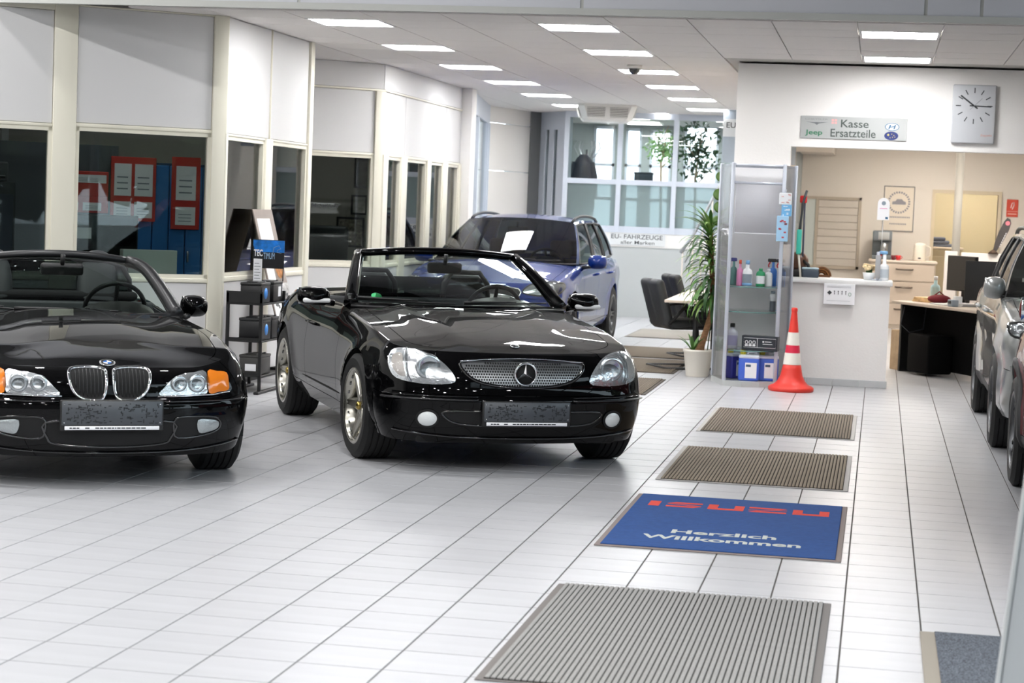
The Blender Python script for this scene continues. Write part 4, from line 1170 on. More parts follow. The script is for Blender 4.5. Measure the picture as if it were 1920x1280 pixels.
def build_z3():
    t = thing('roadster', 'open black roadster with chrome twin kidney grille, partly cut by the picture edge', 'car', (-4.305, 10.42, 0), math.radians(31.0))
    B = Body(Z3)
    B.panels(t, car_key(0.476, 0.70, 0.90, 0.99, (0.78, 1.80), 1.855), {'*': PAINT_BLACK, 'door_card#1': LEATHER, 'door_card#-1': LEATHER}, NM)
    liners(t, Z3, 0.815); underbody(t, Z3)
    for sg in (1, -1):
        wheel(t, (0.702 * sg, 0, 0.316), 0.316, 0.22, 'multi', sg, math.radians(2))
        wheel(t, (0.722 * sg, 2.446, 0.316), 0.316, 0.24, 'multi', sg)
    for sg in (1, -1):
        ko = [(0.020, 0.60), (0.036, 0.624), (0.11, 0.632), (0.19, 0.626), (0.212, 0.598), (0.198, 0.53), (0.16, 0.482), (0.10, 0.466), (0.045, 0.472), (0.024, 0.515)]
        k = B.decal('kidney_grille', [(a * sg, z) for a, z in ko], MATTE, t, off=0.003, rim=CHROME, rim_r=0.0095, rimname='chrome_surround')
        for i in range(8):
            x = 0.042 + i * 0.0195; zt_ = pw(x, [(0.03, 0.612), (0.1, 0.622), (0.19, 0.612)]); zb_ = pw(x, [(0.03, 0.50), (0.06, 0.48), (0.11, 0.478), (0.16, 0.50), (0.19, 0.56)])
            q = MB(); q.tube([B.front(x * sg, lerp(zb_, zt_, j / 4), 0.007) for j in range(5)], 0.003, 6); q.build('slat', BLACK, k)
        ol = [(0.262, 0.492), (0.29, 0.535), (0.335, 0.578), (0.40, 0.602), (0.46, 0.608), (0.525, 0.608), (0.525, 0.50), (0.40, 0.490)]
        ol = [(a * sg, z) for a, z in ol]
        hl = B.decal('headlight', ol, REFL, t, off=0.003, rings=5)
        for x, r_ in ((0.365, 0.044), (0.465, 0.050)):
            c = B.front(x * sg, 0.550, 0.010); q = MB(); q.lathe([(r_, 0), (r_ * .92, 0.012), (r_ * .6, 0.004), (r_ * .3, 0.0), (0, -0.002)], 24, Matrix.Translation(c) @ Matrix.Rotation(PI / 2, 4, 'X') @ Matrix.Rotation(0.25 * sg, 4, 'Y'), caps=False); q.build('reflector_bowl', REFLD, hl)
        rows, edge = B.patch(ol, 0.012, 0.012, 5); q = MB(); q.grid([list(r) for r in zip(*rows)], True, closeu=True); q.add(rows[-1], [tuple(range(len(rows[-1])))], True); q.build('lens', LENS, hl, weld=0.0002)
        B.decal('indicator', [(a * sg, z) for a, z in ((0.533, 0.608), (0.59, 0.606), (0.645, 0.598), (0.652, 0.55), (0.648, 0.512), (0.59, 0.504), (0.533, 0.501))], AMBER, hl, off=0.010, bulge=0.006)
        q = MB(); q.tube([B.front(x * sg, z, 0.008) for x, z in ((0.25, 0.484), (0.40, 0.481), (0.55, 0.490), (0.655, 0.500))], 0.006, 6); q.build('chrome_strip', CHROME, hl)
        fo = [(0.345, 0.375), (0.45, 0.382), (0.56, 0.376), (0.60, 0.345), (0.585, 0.305), (0.50, 0.278), (0.36, 0.268), (0.335, 0.315)]
        fr = B.decal('fog_lamp_recess', [(a * sg, z) for a, z in fo], MATTE, t, off=0.002, rim=MATS['gloss_black_trim'], rim_r=0.006)
        B.decal('fog_lamp', [(a * sg, z) for a, z in ((0.465, 0.362), (0.53, 0.364), (0.585, 0.350), (0.58, 0.315), (0.53, 0.298), (0.475, 0.296))], mat('clear_fog_lens', '#9fa5a6', 0.15, metal=0.5, coat=1.0, bump=(90, 0.8)), fr, off=0.008, bulge=0.008)
        door_mirror(t, (0.80 * sg, 1.06, 0.865), sg, PAINT_BLACK, (0.165, 0.13, 0.135), stalk=(0.71 * sg, 1.05, 0.79))
        q = MB(); p0, p1 = B.side(1.55, 0.66, sg, 0.02), B.side(1.72, 0.665, sg, 0.02); q.tube([B.side(1.53, 0.66, sg), p0, p1, B.side(1.74, 0.665, sg)], 0.013, 8); q.build('door_handle', PAINT_BLACK, t)
    B.decal('lower_intake', [(-0.335, 0.355), (-0.1, 0.36), (0.1, 0.36), (0.335, 0.355), (0.32, 0.27), (0.28, 0.240), (0.1, 0.225), (-0.1, 0.225), (-0.28, 0.240), (-0.32, 0.27)], MATTE, t, off=0.002, rim=MATS['gloss_black_trim'], rim_r=0.007)
    q = MB(); q.tube([B.front(x, 0.192 + 0.05 * (abs(x) / 0.72) ** 3, 0.004) for x in [lerp(-0.72, 0.72, k / 30) for k in range(31)]], 0.009, 8, flat=0.5); q.build('spoiler_edge', MATS['gloss_black_trim'], t)
    for sg in (1, -1):
        q = MB(); q.tube([B.front(x * sg, 0.462, 0.003) for x in [lerp(0.27, 0.78, k / 14) for k in range(15)]], 0.007, 6, flat=0.6); q.build('bumper_strip', MATS['gloss_black_trim'], t)
    plate(t, B, 0, 0.345, 0.52, 0.125, B.front(0, 0.40).y - 0.036, tilt=-0.02)
    # round badge on the bonnet
    p = B.top(0, -0.605); n = (B.top(0, -0.59) - p).cross(Vector((1, 0, 0))).normalized(); n = n if n.z > 0 else -n
    e = empty('round_badge'); e.parent = t; e.matrix_local = Matrix.Translation(p + n * 0.003) @ n.to_track_quat('Z', 'Y').to_matrix().to_4x4()
    q = MB(); q.lathe([(0.041, -0.002), (0.041, 0.006), (0.034, 0.007), (0.034, 0.004), (0, 0.004)], 32); q.build('badge_ring', CHROME, e)
    q = MB(); q.lathe([(0.0335, 0.0045), (0.0335, 0.006), (0.022, 0.0062)], 32, caps=False); q.build('black_band', MATTE, e)
    for k in range(4):
        q = MB(); q.lathe([(0.0, 0.0062), (0.022, 0.0062)], 8, None, False, k * PI / 2, (k + 1) * PI / 2); q.build('quarter', mat('badge_blue', '#2f6fc0', 0.2, coat=1) if k % 2 else mat('badge_white', '#eeeef0', 0.2, coat=1), e, weld=1e-5)
    A0, A1 = (0.665, 0.95, 0.815), (0.515, 1.45, 1.120)
    g, rows = windscreen(t, A0, A1, 0.20, 0.10, 0.035, nv=20, corner=0.16)
    # rounded header corners
    fr = frame_tubes(t, rows, 0.03, mat('windscreen_frame_black', '#1c1c1e', 0.35), (0.040, 0.02), side_r=[0.046 - 0.008 * k / 20 for k in range(21)])
    q = MB(); q.tube([p + Vector((0, -0.03, -0.012)) for p in rows[0]], 0.022, 8, flat=0.5); q.build('cowl_strip', BLACK, t)
    wipers(t, rows, [(-0.5, 0.03, 0.35, 0.05), (-0.95, 0.08, -0.35, 0.03)])
    for x in (0.24, 0.48): q = MB(); p = B.top(x, 0.70); q.rbox(p.x - 0.025, p.x + 0.025, p.y - 0.008, p.y + 0.008, p.z - 0.002, p.z + 0.008, 0.004, 2); q.build('washer_jet', BLACK, t)
    dashboard(t, 0.66, 1.12, 0.83, 0.34); steering_wheel(t, 0.34, 1.30, 0.83)
    inner_mirror(t, 0, 1.22, 1.07, 0.26, 0.075)
    for sg in (1, -1):
        s, M = seat(t, 0.34 * sg, 1.62, 0.22)
        q = MB(); M2 = M @ Matrix.Translation((0, 0.02, 0.42))
        q.rbox(-0.135, 0.135, -0.06, 0.06, 0, 0.40, 0.058, 5, M2); q.sphere(M2 @ Vector((0, 0, 0.34)), 0.12, 16, 10, (1.0, 0.5, 0.85)); q.build('headrest', LEATHER, s)
    q = MB(); q.tube([(a, 2.02, z) for a, z in ((-0.56, 0.80), (-0.55, 0.98), (-0.50, 1.07), (-0.38, 1.10), (0, 1.11), (0.38, 1.10), (0.50, 1.07), (0.55, 0.98), (0.56, 0.80))], 0.016, 8); q.build('roll_bar', BLACK, t)
    q = MB(); q.rbox(-0.54, 0.54, 2.018, 2.022, 0.84, 1.09, 0.001, 1); q.build('wind_deflector', MATS['deflector_mesh'], t)
    q = MB(); q.rbox(-0.69, 0.69, 1.84, 1.92, 0.35, 0.84, 0.02, 2); q.rbox(-0.12, 0.12, 1.05, 1.8, 0.25, 0.52, 0.04, 3); q.rbox(-0.70, 0.70, 0.75, 1.9, 0.24, 0.28, 0.01, 1); q.build('cabin_lining', LEATHER, t)
    q = MB(); q.rbox(-0.60, 0.60, 1.95, 2.25, 0.84, 0.90, 0.03, 3); q.build('folded_hood', mat('black_canvas', '#151516', 0.9), t)
    return t
build_z3()

# ------------------------------------------------------------------ closed cars: greenhouse on top of the body
def greenhouse(t, A0, A1, D0, D1, bow0, bow1, panes, paint, zbelt, roof_z, rails=None, glassm=None, crown=0.06, rbow=(0.10, 0.06), trimm=BLACK):
    gm = glassm or TINT
    def S(u, v):
        X = lerp(A0[0], A1[0], v) + 0.02 * math.sin(PI * v)
        y = lerp(lerp(A0[1], A1[1], v), lerp(D0[1], D1[1], v), u)
        X += lerp(0, D0[0] - A0[0], u) * (1 - v) + lerp(0, D1[0] - A1[0], u) * v + 0.035 * math.sin(PI * u) * (1 - v)
        z = lerp(pw(y, zbelt), pw(lerp(A1[1], D1[1], u), roof_z), v)
        return Vector((X, y, z))
    edges = [0.0] + [e for p in panes for e in p] + [1.0]
    for sg in (1, -1):
        def patchy(u0, u1, v0, v1, off, name, m, par):
            q = MB(); rows = []
            for i in range(9):
                u = lerp(u0, u1, i / 8)
                rows.append([Vector(((S(u, lerp(v0, v1, j / 6)).x + off) * sg, S(u, lerp(v0, v1, j / 6)).y, S(u, lerp(v0, v1, j / 6)).z)) for j in range(7)])
            q.grid(rows, True); return q.build(name, m, par)
        for i in range(0, len(edges), 2):
            patchy(edges[i], edges[i + 1], 0, 1, 0.002, 'pillar', paint if i in (0, len(edges) - 2) else trimm, t)
        for (u0, u1) in panes:
            w = patchy(u0, u1, 0.0, 0.93, -0.006, 'side_window', gm, t)
            q = MB(); P = [S(u0, 0), S(u0, .5), S(u0, 0.93)] + [S(lerp(u0, u1, k / 6), 0.93) for k in range(1, 7)] + [S(u1, .5), S(u1, 0)] + [S(lerp(u1, u0, k / 6), 0) for k in range(1, 6)]
            q.tube([Vector((p.x * sg, p.y, p.z)) for p in P], 0.012, 6, closed=True); q.build('window_seal', trimm, w)
        q = MB(); rows = [[Vector(((S(u, v).x + 0.003) * sg, S(u, v).y, S(u, v).z)) for v in (0.92, 0.96, 1.0)] for u in [k / 20 for k in range(21)]]
        q.grid(rows, True); q.build('roof_edge', paint, t)
        if rails:
            q = MB(); P = []
            for k in range(15):
                u = lerp(rails[0], rails[1], k / 14); p = S(u, 1.0); hgt = rails[2] * math.sin(PI * min(1, max(0, k / 14))) ** 0.35 if 0 < k < 14 else 0
                P.append(Vector(((p.x - 0.02) * sg, p.y, p.z + 0.005 + hgt)))
            q.tube(P, 0.017, 8); q.build('roof_rail', trimm, t)
    n = 14
    us = [-1 + 2 * i / n for i in range(n + 1)]
    rows = []
    for k in range(17):
        u = k / 16; rows.append([])
        for a in us:
            p = S(u, 1.0); yb = -lerp(bow1, -rbow[1], u) * (1 - a * a)
            rows[-1].append(Vector((p.x * a, p.y + yb, p.z + crown * (1 - abs(a) ** 2.4) * (0.5 + 0.5 * math.sin(PI * min(1, u * 1.2 + 0.1))))))
    q = MB(); q.grid(rows, True); q.build('roof', paint, t)
    e = [r - Vector() for r in rows[0]]
    ws = []
    for j in range(9):
        v = j / 8; p = S(0, v)
        ws.append([Vector((p.x * a, p.y - lerp(bow0, bow1, v) * (1 - a * a), lerp(p.z, rows[0][i].z, v) if v > 0.99 else p.z + v * (rows[0][i].z - S(0, 1).z) + 0.015 * math.sin(PI * v))) for i, a in enumerate(us)])
    q = MB(); q.grid(ws, True); q.build('windscreen', gm, t)
    q = MB(); q.tube([p + Vector((0, -0.01, 0.0)) for p in ws[0]], 0.02, 8, flat=0.5); q.build('cowl_strip', trimm, t)
    rw = []
    for j in range(7):
        v = j / 6; p = S(1, v); rw.append([Vector((p.x * a, p.y + lerp(rbow[0], rbow[1], v) * (1 - a * a), p.z + v * (rows[-1][i].z - S(1, 1).z))) for i, a in enumerate(us)])
    q = MB(); q.grid(rw, True); q.build('rear_window', gm, t)
    return ws
def closed_inside(t, y0, rows_y, z, xw=0.70):
    dashboard(t, xw, y0, z, 0.36); steering_wheel(t, 0.36, y0 + 0.2, z - 0.03)
    for y in rows_y:
        for sg in (1, -1):
            s, M = seat(t, 0.36 * sg, y, z - 0.62)
            q = MB(); q.rbox(-0.13, 0.13, -0.02, 0.07, 0.55, 0.75, 0.045, 4, M)
            for a in (0.05, -0.05): q.cyl(M @ Vector((a, 0.03, 0.48)), M @ Vector((a, 0.03, 0.58)), 0.007, 8)
            q.build('headrest', LEATHER, s)
    q = MB(); q.rbox(-xw, xw, y0 - 0.3, rows_y[-1] + 1.2, 0.30, 0.36, 0.01, 1); q.build('cabin_lining', LEATHER, t)
WAG = dict(oh=0.90, wb=2.70, R=0.365, wheel_r=0.328, ycf=-0.40, ycr=3.12, nf=2.5, nr=2.8,
    hw=[(-0.4, 0.86), (0, 0.885), (0.8, 0.882), (1.8, 0.882), (2.7, 0.89), (3.2, 0.86)],
    zb=[(-0.4, 0.22), (0.3, 0.21), (2.3, 0.23), (3.2, 0.30)], zbf=[(0, 0.20), (1, 0.22)], zbr=[(0, 0.34), (1, 0.30)],
    zt=[(-0.4, 0.80), (0, 0.87), (0.5, 0.925), (1.0, 0.94), (2.0, 0.965), (2.8, 0.985), (3.12, 0.97)],
    ztf=[(0, 0.78), (0.6, 0.78), (1, 0.80)], ztr=[(0, 0.96), (1, 0.97)],
    wz=[(0, 0.93), (0.12, 0.97), (0.3, 0.985), (0.5, 0.985), (0.72, 1.0), (0.86, 0.985), (1, 0.925)],
    nose=[(0.2, -0.82), (0.3, -0.87), (0.45, -0.90), (0.6, -0.88), (0.72, -0.83), (0.80, -0.74)],
    tail=[(0.3, 3.55), (0.5, 3.70), (0.7, 3.69), (1.0, 3.62)],
    Hc=[(-0.9, 0.74), (-0.74, 0.785), (-0.4, 0.86), (0, 0.93), (0.4, 0.985), (0.8, 1.0), (3.0, 1.0), (3.7, 0.97)],
    yt0=-0.4, yt=[(-0.4, -0.2), (0.56, 0.30), (3.12, 3.12)], yt1=3.3, crown=2.0,
    cuts=[0.56, 0.58, 0.66, 1.62, 2.48, 3.08, 3.10], cockpit=(0.575, 3.085, 0.74, 0.36), flare=0.014)
def wagon_extras(t, B, paint, hz, mirror_at, hl, rimstyle='suv', handles=(1.40, 2.30), hz2=0.83, msize=(0.21, 0.13, 0.155)):
    for sg in (1, -1):
        o = B.decal('headlight', [(a * sg, z) for a, z in hl], REFLD, t, off=0.004, bulge=0.004, rim=BLACK, rim_r=0.008)
        cx = sum(a for a, z in hl) / len(hl); cz = sum(z for a, z in hl) / len(hl)
        for k, dx in enumerate((-0.06, 0.05)):
            c = B.front((cx + dx) * sg, cz, 0.012); q = MB(); q.lathe([(0.04, 0), (0.036, 0.014), (0.02, 0.004), (0, 0.0)], 20, Matrix.Translation(c) @ Matrix.Rotation(PI / 2, 4, 'X') @ Matrix.Rotation(0.5 * sg, 4, 'Y'), caps=False); q.build('reflector_bowl', REFL, o)
        rows, edge = B.patch([(a * sg, z) for a, z in hl], 0.014, 0.02, 5); q = MB(); q.grid([list(r) for r in zip(*rows)], True, closeu=True); q.add(rows[-1], [tuple(range(len(rows[-1])))], True); q.build('lens', LENS, o, weld=0.0002)
        for y in handles:
            q = MB(); q.tube([B.side(y, hz2, sg, 0.0), B.side(y + 0.02, hz2, sg, 0.025), B.side(y + 0.18, hz2 + 0.005, sg, 0.025), B.side(y + 0.2, hz2 + 0.005, sg)], 0.013, 8); q.build('door_handle', paint, t)
        door_mirror(t, (mirror_at[0] * sg, mirror_at[1], mirror_at[2]), sg, paint, msize, stalk=((mirror_at[0] - 0.17) * sg, mirror_at[1] + 0.02, mirror_at[2] - 0.07))
def build_wagon():
    t = thing('estate_car', 'blue estate car with roof rails standing behind the black roadster', 'car', (-4.04, 20.72, 0), math.radians(-1.5))
    B = Body(WAG)
    B.panels(t, car_key(0.62, 0.55, 0.90, 0.57, (0.66, 1.62, 2.48), 3.09, rbump=0.55), {'*': PAINT_BLUE, 'door_card#1': LEATHER, 'door_card#-1': LEATHER}, NM)
    liners(t, WAG, 0.875); underbody(t, WAG, 0.66)
    for sg in (1, -1):
        for y in (0, 2.70): wheel(t, (0.775 * sg, y, 0.328), 0.328, 0.22, 'suv', sg, 0, RIM_D)
    wagon_extras(t, B, PAINT_BLUE, 0.7, (0.985, 0.80, 0.985), [(0.50, 0.68), (0.55, 0.76), (0.68, 0.79), (0.80, 0.79), (0.845, 0.75), (0.83, 0.68), (0.70, 0.655)])
    B.decal('radiator_grille', [(-0.45, 0.72), (0, 0.74), (0.45, 0.72), (0.42, 0.60), (0.2, 0.54), (-0.2, 0.54), (-0.42, 0.60)], MATTE, t, off=0.003, rim=CHROME, rim_r=0.008)
    B.decal('lower_intake', [(-0.5, 0.42), (0, 0.44), (0.5, 0.42), (0.45, 0.32), (-0.45, 0.32)], MATTE, t, off=0.003)
    ws = greenhouse(t, (0.79, 0.60, 0.97), (0.60, 1.38, 1.40), (0.74, 3.42, 0.98), (0.60, 3.12, 1.41), 0.28, 0.12, [(0.06, 0.36), (0.40, 0.66), (0.70, 0.93)], PAINT_BLUE,
        [(0.5, 0.955), (1.6, 0.96), (2.4, 0.985), (3.5, 1.02)], [(1.4, 1.40), (2.0, 1.425), (2.6, 1.42), (3.2, 1.395)], rails=(0.02, 0.95, 0.045), crown=0.055)
    wipers(t, ws, [(-0.8, 0.05, 0.0, 0.03), (0.0, 0.03, 0.8, 0.05)])
    closed_inside(t, 0.92, (1.55, 2.4), 0.97)
    inner_mirror(t, 0, 1.22, 1.30, 0.24, 0.08)
build_wagon()

CRO = dict(oh=0.84, wb=2.60, R=0.385, wheel_r=0.335, ycf=-0.415, ycr=3.03, nf=2.7, nr=2.8,
    hw=[(-0.42, 0.84), (0, 0.855), (0.8, 0.845), (1.8, 0.848), (2.6, 0.868), (3.1, 0.84)],
    zb=[(-0.4, 0.26), (0.3, 0.25), (2.2, 0.27), (3.1, 0.36)], zbf=[(0, 0.24), (1, 0.26)], zbr=[(0, 0.40), (1, 0.36)],
    zt=[(-0.42, 0.93), (0, 0.985), (0.5, 1.02), (1.0, 1.03), (2.0, 1.05), (2.7, 1.08), (3.03, 1.07)],
    ztf=[(0, 0.91), (0.6, 0.91), (1, 0.93)], ztr=[(0, 1.06), (1, 1.07)],
    wz=[(0, 0.94), (0.12, 0.985), (0.3, 0.99), (0.5, 0.975), (0.72, 1.0), (0.86, 0.985), (1, 0.93)],
    nose=[(0.24, -0.74), (0.34, -0.80), (0.5, -0.84), (0.7, -0.83), (0.85, -0.78), (0.94, -0.70)],
    tail=[(0.36, 3.42), (0.55, 3.58), (0.8, 3.57), (1.1, 3.48)],
    Hc=[(-0.9, 0.86), (-0.7, 0.915), (-0.4, 0.98), (0, 1.04), (0.4, 1.08), (0.8, 1.1), (3.0, 1.1), (3.6, 1.06)],
    yt0=-0.4, yt=[(-0.42, -0.2), (0.56, 0.30), (3.03, 3.03)], yt1=3.2, crown=2.2,
    cuts=[0.56, 0.58, 0.66, 1.58, 2.40, 2.98, 3.0], cockpit=(0.575, 2.985, 0.72, 0.40), flare=0.02)
def build_crossover(label, loc, rz, paint, roof_m, taillight=False):
    t = thing('crossover_car', label, 'car', loc, rz)
    B = Body(CRO)
    B.panels(t, car_key(0.60, 0.55, 0.90, 0.57, (0.66, 1.58, 2.40), 2.99, rbump=0.60), {'*': paint, 'door_card#1': LEATHER, 'door_card#-1': LEATHER, 'sill#1': CLAD, 'sill#-1': CLAD}, NM)
    liners(t, CRO, 0.85); underbody(t, CRO, 0.64, 0.28)
    for sg in (1, -1):
        for y in (0, 2.60): wheel(t, (0.755 * sg, y, 0.335), 0.335, 0.225, 'suv', sg, 0, RIM_D)
        for ya in (0, 2.60):
            q = MB(); R_ = CRO['R']; rows = []
            for k in range(25):
                a = -0.12 + (PI + 0.24) * k / 24
                rows.append([B.side(ya - (R_ + d) * math.cos(a), CRO['wheel_r'] + (R_ + d) * math.sin(a), sg, o_) for d, o_ in ((0.004, 0.0), (0.008, 0.012), (0.05, 0.012), (0.056, 0.0))])
            if taillight: q.grid(rows, True); q.build('arch_trim', CLAD, t)
        B.decal('fog_slot', [(a * sg, z) for a, z in ((0.62, 0.62), (0.70, 0.62), (0.72, 0.50), (0.70, 0.40), (0.60, 0.39), (0.585, 0.5))], MATTE, t, off=0.003, rim=BLACK, rim_r=0.008)
    wagon_extras(t, B, paint, 0.8, (0.835, 0.74, 1.10), [(0.50, 0.86), (0.56, 0.905), (0.70, 0.915), (0.79, 0.90), (0.80, 0.86), (0.76, 0.815), (0.60, 0.815)], handles=(1.36, 2.22), hz2=0.90, msize=(0.16, 0.14, 0.165))
    B.decal('radiator_grille', [(-0.48, 0.78), (0, 0.80), (0.48, 0.78), (0.46, 0.60), (0.25, 0.50), (-0.25, 0.50), (-0.46, 0.60)], MATTE, t, off=0.003, rim=CHROME, rim_r=0.009)
    for sg in (1, -1):
        B.decal('tail_light', [(a, z) for a, z in ((3.08, 1.03), (3.28, 1.035), (3.38, 1.0), (3.36, 0.80), (3.28, 0.74), (3.12, 0.86))], mat('tail_light_red', '#a11a16', 0.12, coat=1.0, bump=(80, 0.3)), t, off=0.006, how='side', sg=sg, bulge=0.006)
    ws = greenhouse(t, (0.76, 0.60, 1.04), (0.58, 1.28, 1.47), (0.72, 3.30, 1.08), (0.58, 2.95, 1.49), 0.28, 0.12, [(0.06, 0.37), (0.41, 0.68), (0.72, 0.90)], paint,
        [(0.5, 1.03), (1.6, 1.045), (2.4, 1.07), (3.4, 1.12)], [(1.2, 1.47), (1.9, 1.50), (2.4, 1.50), (3.2, 1.47)], rails=(0.03, 0.95, 0.045), crown=0.05)
    closed_inside(t, 0.92, (1.5, 2.3), 1.04)
    return t
build_crossover('grey crossover car in front of the office desk at the right', (1.69, 14.37, 0), 0.0, PAINT_GREY, None)
build_crossover('dark red crossover car cut by the right picture edge, only wheel and wing showing', (1.705, 12.28, 0), PI, PAINT_RED, None, True)
# ================================================================== MATS ON THE FLOOR
def ribbed_mat(label, x0, x1, y0, y1, ribc, border, ribs=True, step=0.0208, grp=None):
    t = thing('door_mat', label, 'mat', ((x0 + x1) / 2, (y0 + y1) / 2, 0))
    w, l = x1 - x0, y1 - y0
    q = MB(); q.rbox(-w / 2, w / 2, -l / 2, l / 2, 0.0005, 0.006, 0.003, 1, smooth=False); q.build('border', border, t)
    bw_ = 0.03
    q = MB(); q.box(-w / 2 + bw_, w / 2 - bw_, -l / 2 + 0.012, l / 2 - 0.012, 0.006, 0.0075); q.build('backing', mat('mat_groove', '#2b2926', 0.95), t)
    n = int((w - 2 * bw_) / step); st = (w - 2 * bw_) / n
    first = None; big = MB()
    for i in range(n):
        x = -w / 2 + bw_ + (i + 0.5) * st; a = st * 0.40
        if ribs:
            if first is None:
                q = MB(); q.rbox(-a, a, -l / 2 + 0.014, l / 2 - 0.014, 0.0075, 0.0135, 0.003, 2); first = q.build('rib', ribc, t); first.location.x = x
            else:
                o = link('rib', first.data, t); o.location.x = x
        else: big.rbox(x - a, x + a, -l / 2 + 0.014, l / 2 - 0.014, 0.0075, 0.0135, 0.003, 1)
    if not ribs:
        o = big.build('ribs', ribc, t); o['kind'] = 'stuff'
    return t
RIBG = mat('grey_rib_pile', '#9c9a97', 0.95, noise=(260, 0.22), bump=(400, 0.6))
RIBB = mat('brown_rib_pile', '#968a7a', 0.95, noise=(260, 0.22), bump=(400, 0.6))
RIBD = mat('dark_brown_rib_pile', '#83786a', 0.95, noise=(260, 0.2), bump=(400, 0.6))
BORD = mat('mat_rubber_edge', '#77726f', 0.8); BORD2 = mat('pale_mat_edge', '#b9b5b1', 0.7); BORDB = mat('brown_mat_edge', '#4d463d', 0.8)
ribbed_mat('grey ribbed floor mat, largest and nearest, cut by the bottom picture edge', -1.245, -0.12, 6.33, 8.08, RIBG, BORD)
ribbed_mat('brown ribbed floor mat right behind the blue lettered mat', -1.225, -0.108, 11.5, 13.2, RIBB, BORD2)
ribbed_mat('dark brown ribbed floor mat farther off, nearest to the traffic cone', -1.235, -0.108, 14.2, 15.97, RIBD, BORD2)
ribbed_mat('brown mat beside the front wheel of the star grille roadster', -3.06, -1.9, 16.75, 18.4, RIBD, BORDB, False)
ribbed_mat('brown mat under the nearer black chair', -3.06, -1.9, 19.1, 20.85, RIBD, BORDB, False)
ribbed_mat('brown mat under the farther black chair', -3.06, -1.9, 21.05, 22.65, RIBD, BORDB, False)
ribbed_mat('grey-beige mat at the foot of the rear wall', -3.06, -1.9, 24.35, 26.1, mat('greige_pile', '#aaa59d', 0.95), mat('greige_edge', '#8f8a84', 0.9), False)
t = thing('door_mat', 'blue mat with red and pale welcome lettering', 'mat', (-0.672, 9.975, 0))
q = MB(); q.rbox(-0.572, 0.572, -0.88, 0.88, 0.0005, 0.006, 0.003, 1, smooth=False); q.build('border', mat('taupe_mat_edge', '#8c807c', 0.8), t)
q = MB(); q.rbox(-0.545, 0.545, -0.855, 0.855, 0.006, 0.011, 0.003, 1, smooth=False); q.build('pile', mat('blue_pile', '#265090', 0.95, noise=(30, 0.10), bump=(500, 0.5)), t)
RL = mat('red_pile_lettering', '#dd4a3d', 0.95, noise=(200, 0.15)); PL = mat('pale_pile_lettering', '#cbd0cb', 0.95, noise=(200, 0.1))
def poly_letter(name, polys, x, y, w, h, m, par, z=0.0118):
    q = MB()
    for pl in polys: q.add([(x + a * w, y + c * h, z) for a, c in pl], [tuple(range(len(pl)))])
    return q.build(name, m, par, fix=False)
th = 0.40
LET = {'I': [[(0, 0), (1, 0), (1, 1), (0, 1)]],
       'S': [[(0, 0), (0.78, 0), (1, 0.28), (0, 0.28)], [(0.0, 0.72), (0.0, 0.60), (1, 0.28), (1, 0.42)], [(0, 0.72), (1, 0.72), (1, 1), (0.22, 1)]],
       'U': [[(0, 0.0), (1, 0), (1, 0.32), (0, 0.32)], [(0, 0.32), (0.27, 0.32), (0.27, 1), (0, 1)], [(0.73, 0.32), (1, 0.32), (1, 1), (0.73, 1)]],
       'Z': [[(0, 0), (1, 0), (1, 0.28), (0.22, 0.28)], [(0, 0.28), (0, 0.42), (1, 0.72), (1, 0.60)], [(0, 0.72), (0.78, 0.72), (1, 1), (0, 1)]]}
lx = -0.470
for ch, wd, gp in (('I', 0.058, 0.037), ('S', 0.185, 0.035), ('U', 0.19, 0.025), ('Z', 0.20, 0.032), ('U', 0.19, 0)):
    poly_letter('letter', LET[ch], lx, 0.425, wd, 0.175, RL, t); lx += wd + gp
fit_text('lettering', 'Herzlich', PL, t, (-0.258, -0.435, 0.0118), 0.51, 0.112, rot=(0, 0, 0), bold=0.03)
fit_text('lettering', 'Willkommen', PL, t, (-0.383, -0.625, 0.0118), 0.76, 0.118, rot=(0, 0, 0), bold=0.03)
t = thing('door_mat', 'dark speckled grey mat at the bottom right corner', 'mat', (0.95, 6.72, 0))
q = MB(); q.rbox(-0.725, 0.72, -0.93, 0.93, 0.0005, 0.009, 0.003, 1, smooth=False); q.build('border', mat('worn_mat_edge', '#9a9286', 0.85), t)
def speckle(name, c0, c1, sc):
    m = mat(name, c0, 0.95, bump=(sc, 0.8)); nt = m.node_tree; N, L = nt.nodes, nt.links
    n = N.new('ShaderNodeTexNoise'); n.inputs['Scale'].default_value = sc; n.inputs['Detail'].default_value = 2; n.inputs['Roughness'].default_value = 0.9
    tc = [x for x in N if x.type == 'TEX_COORD'][0]; L.new(tc.outputs['Object'], n.inputs[0])
    r = N.new('ShaderNodeValToRGB'); r.color_ramp.elements[0].position = 0.42; r.color_ramp.elements[1].position = 0.60
    r.color_ramp.elements[0].color = (*lin(c0), 1); r.color_ramp.elements[1].color = (*lin(c1), 1)
    L.new(n.outputs[0], r.inputs[0]); L.new(r.outputs[0], N['Principled BSDF'].inputs['Base Color']); return m
q = MB(); q.rbox(-0.67, 0.70, -0.91, 0.925, 0.009, 0.013, 0.003, 1, smooth=False); q.build('pile', speckle('speckled_pile', '#2b2f36', '#7c828b', 190), t)
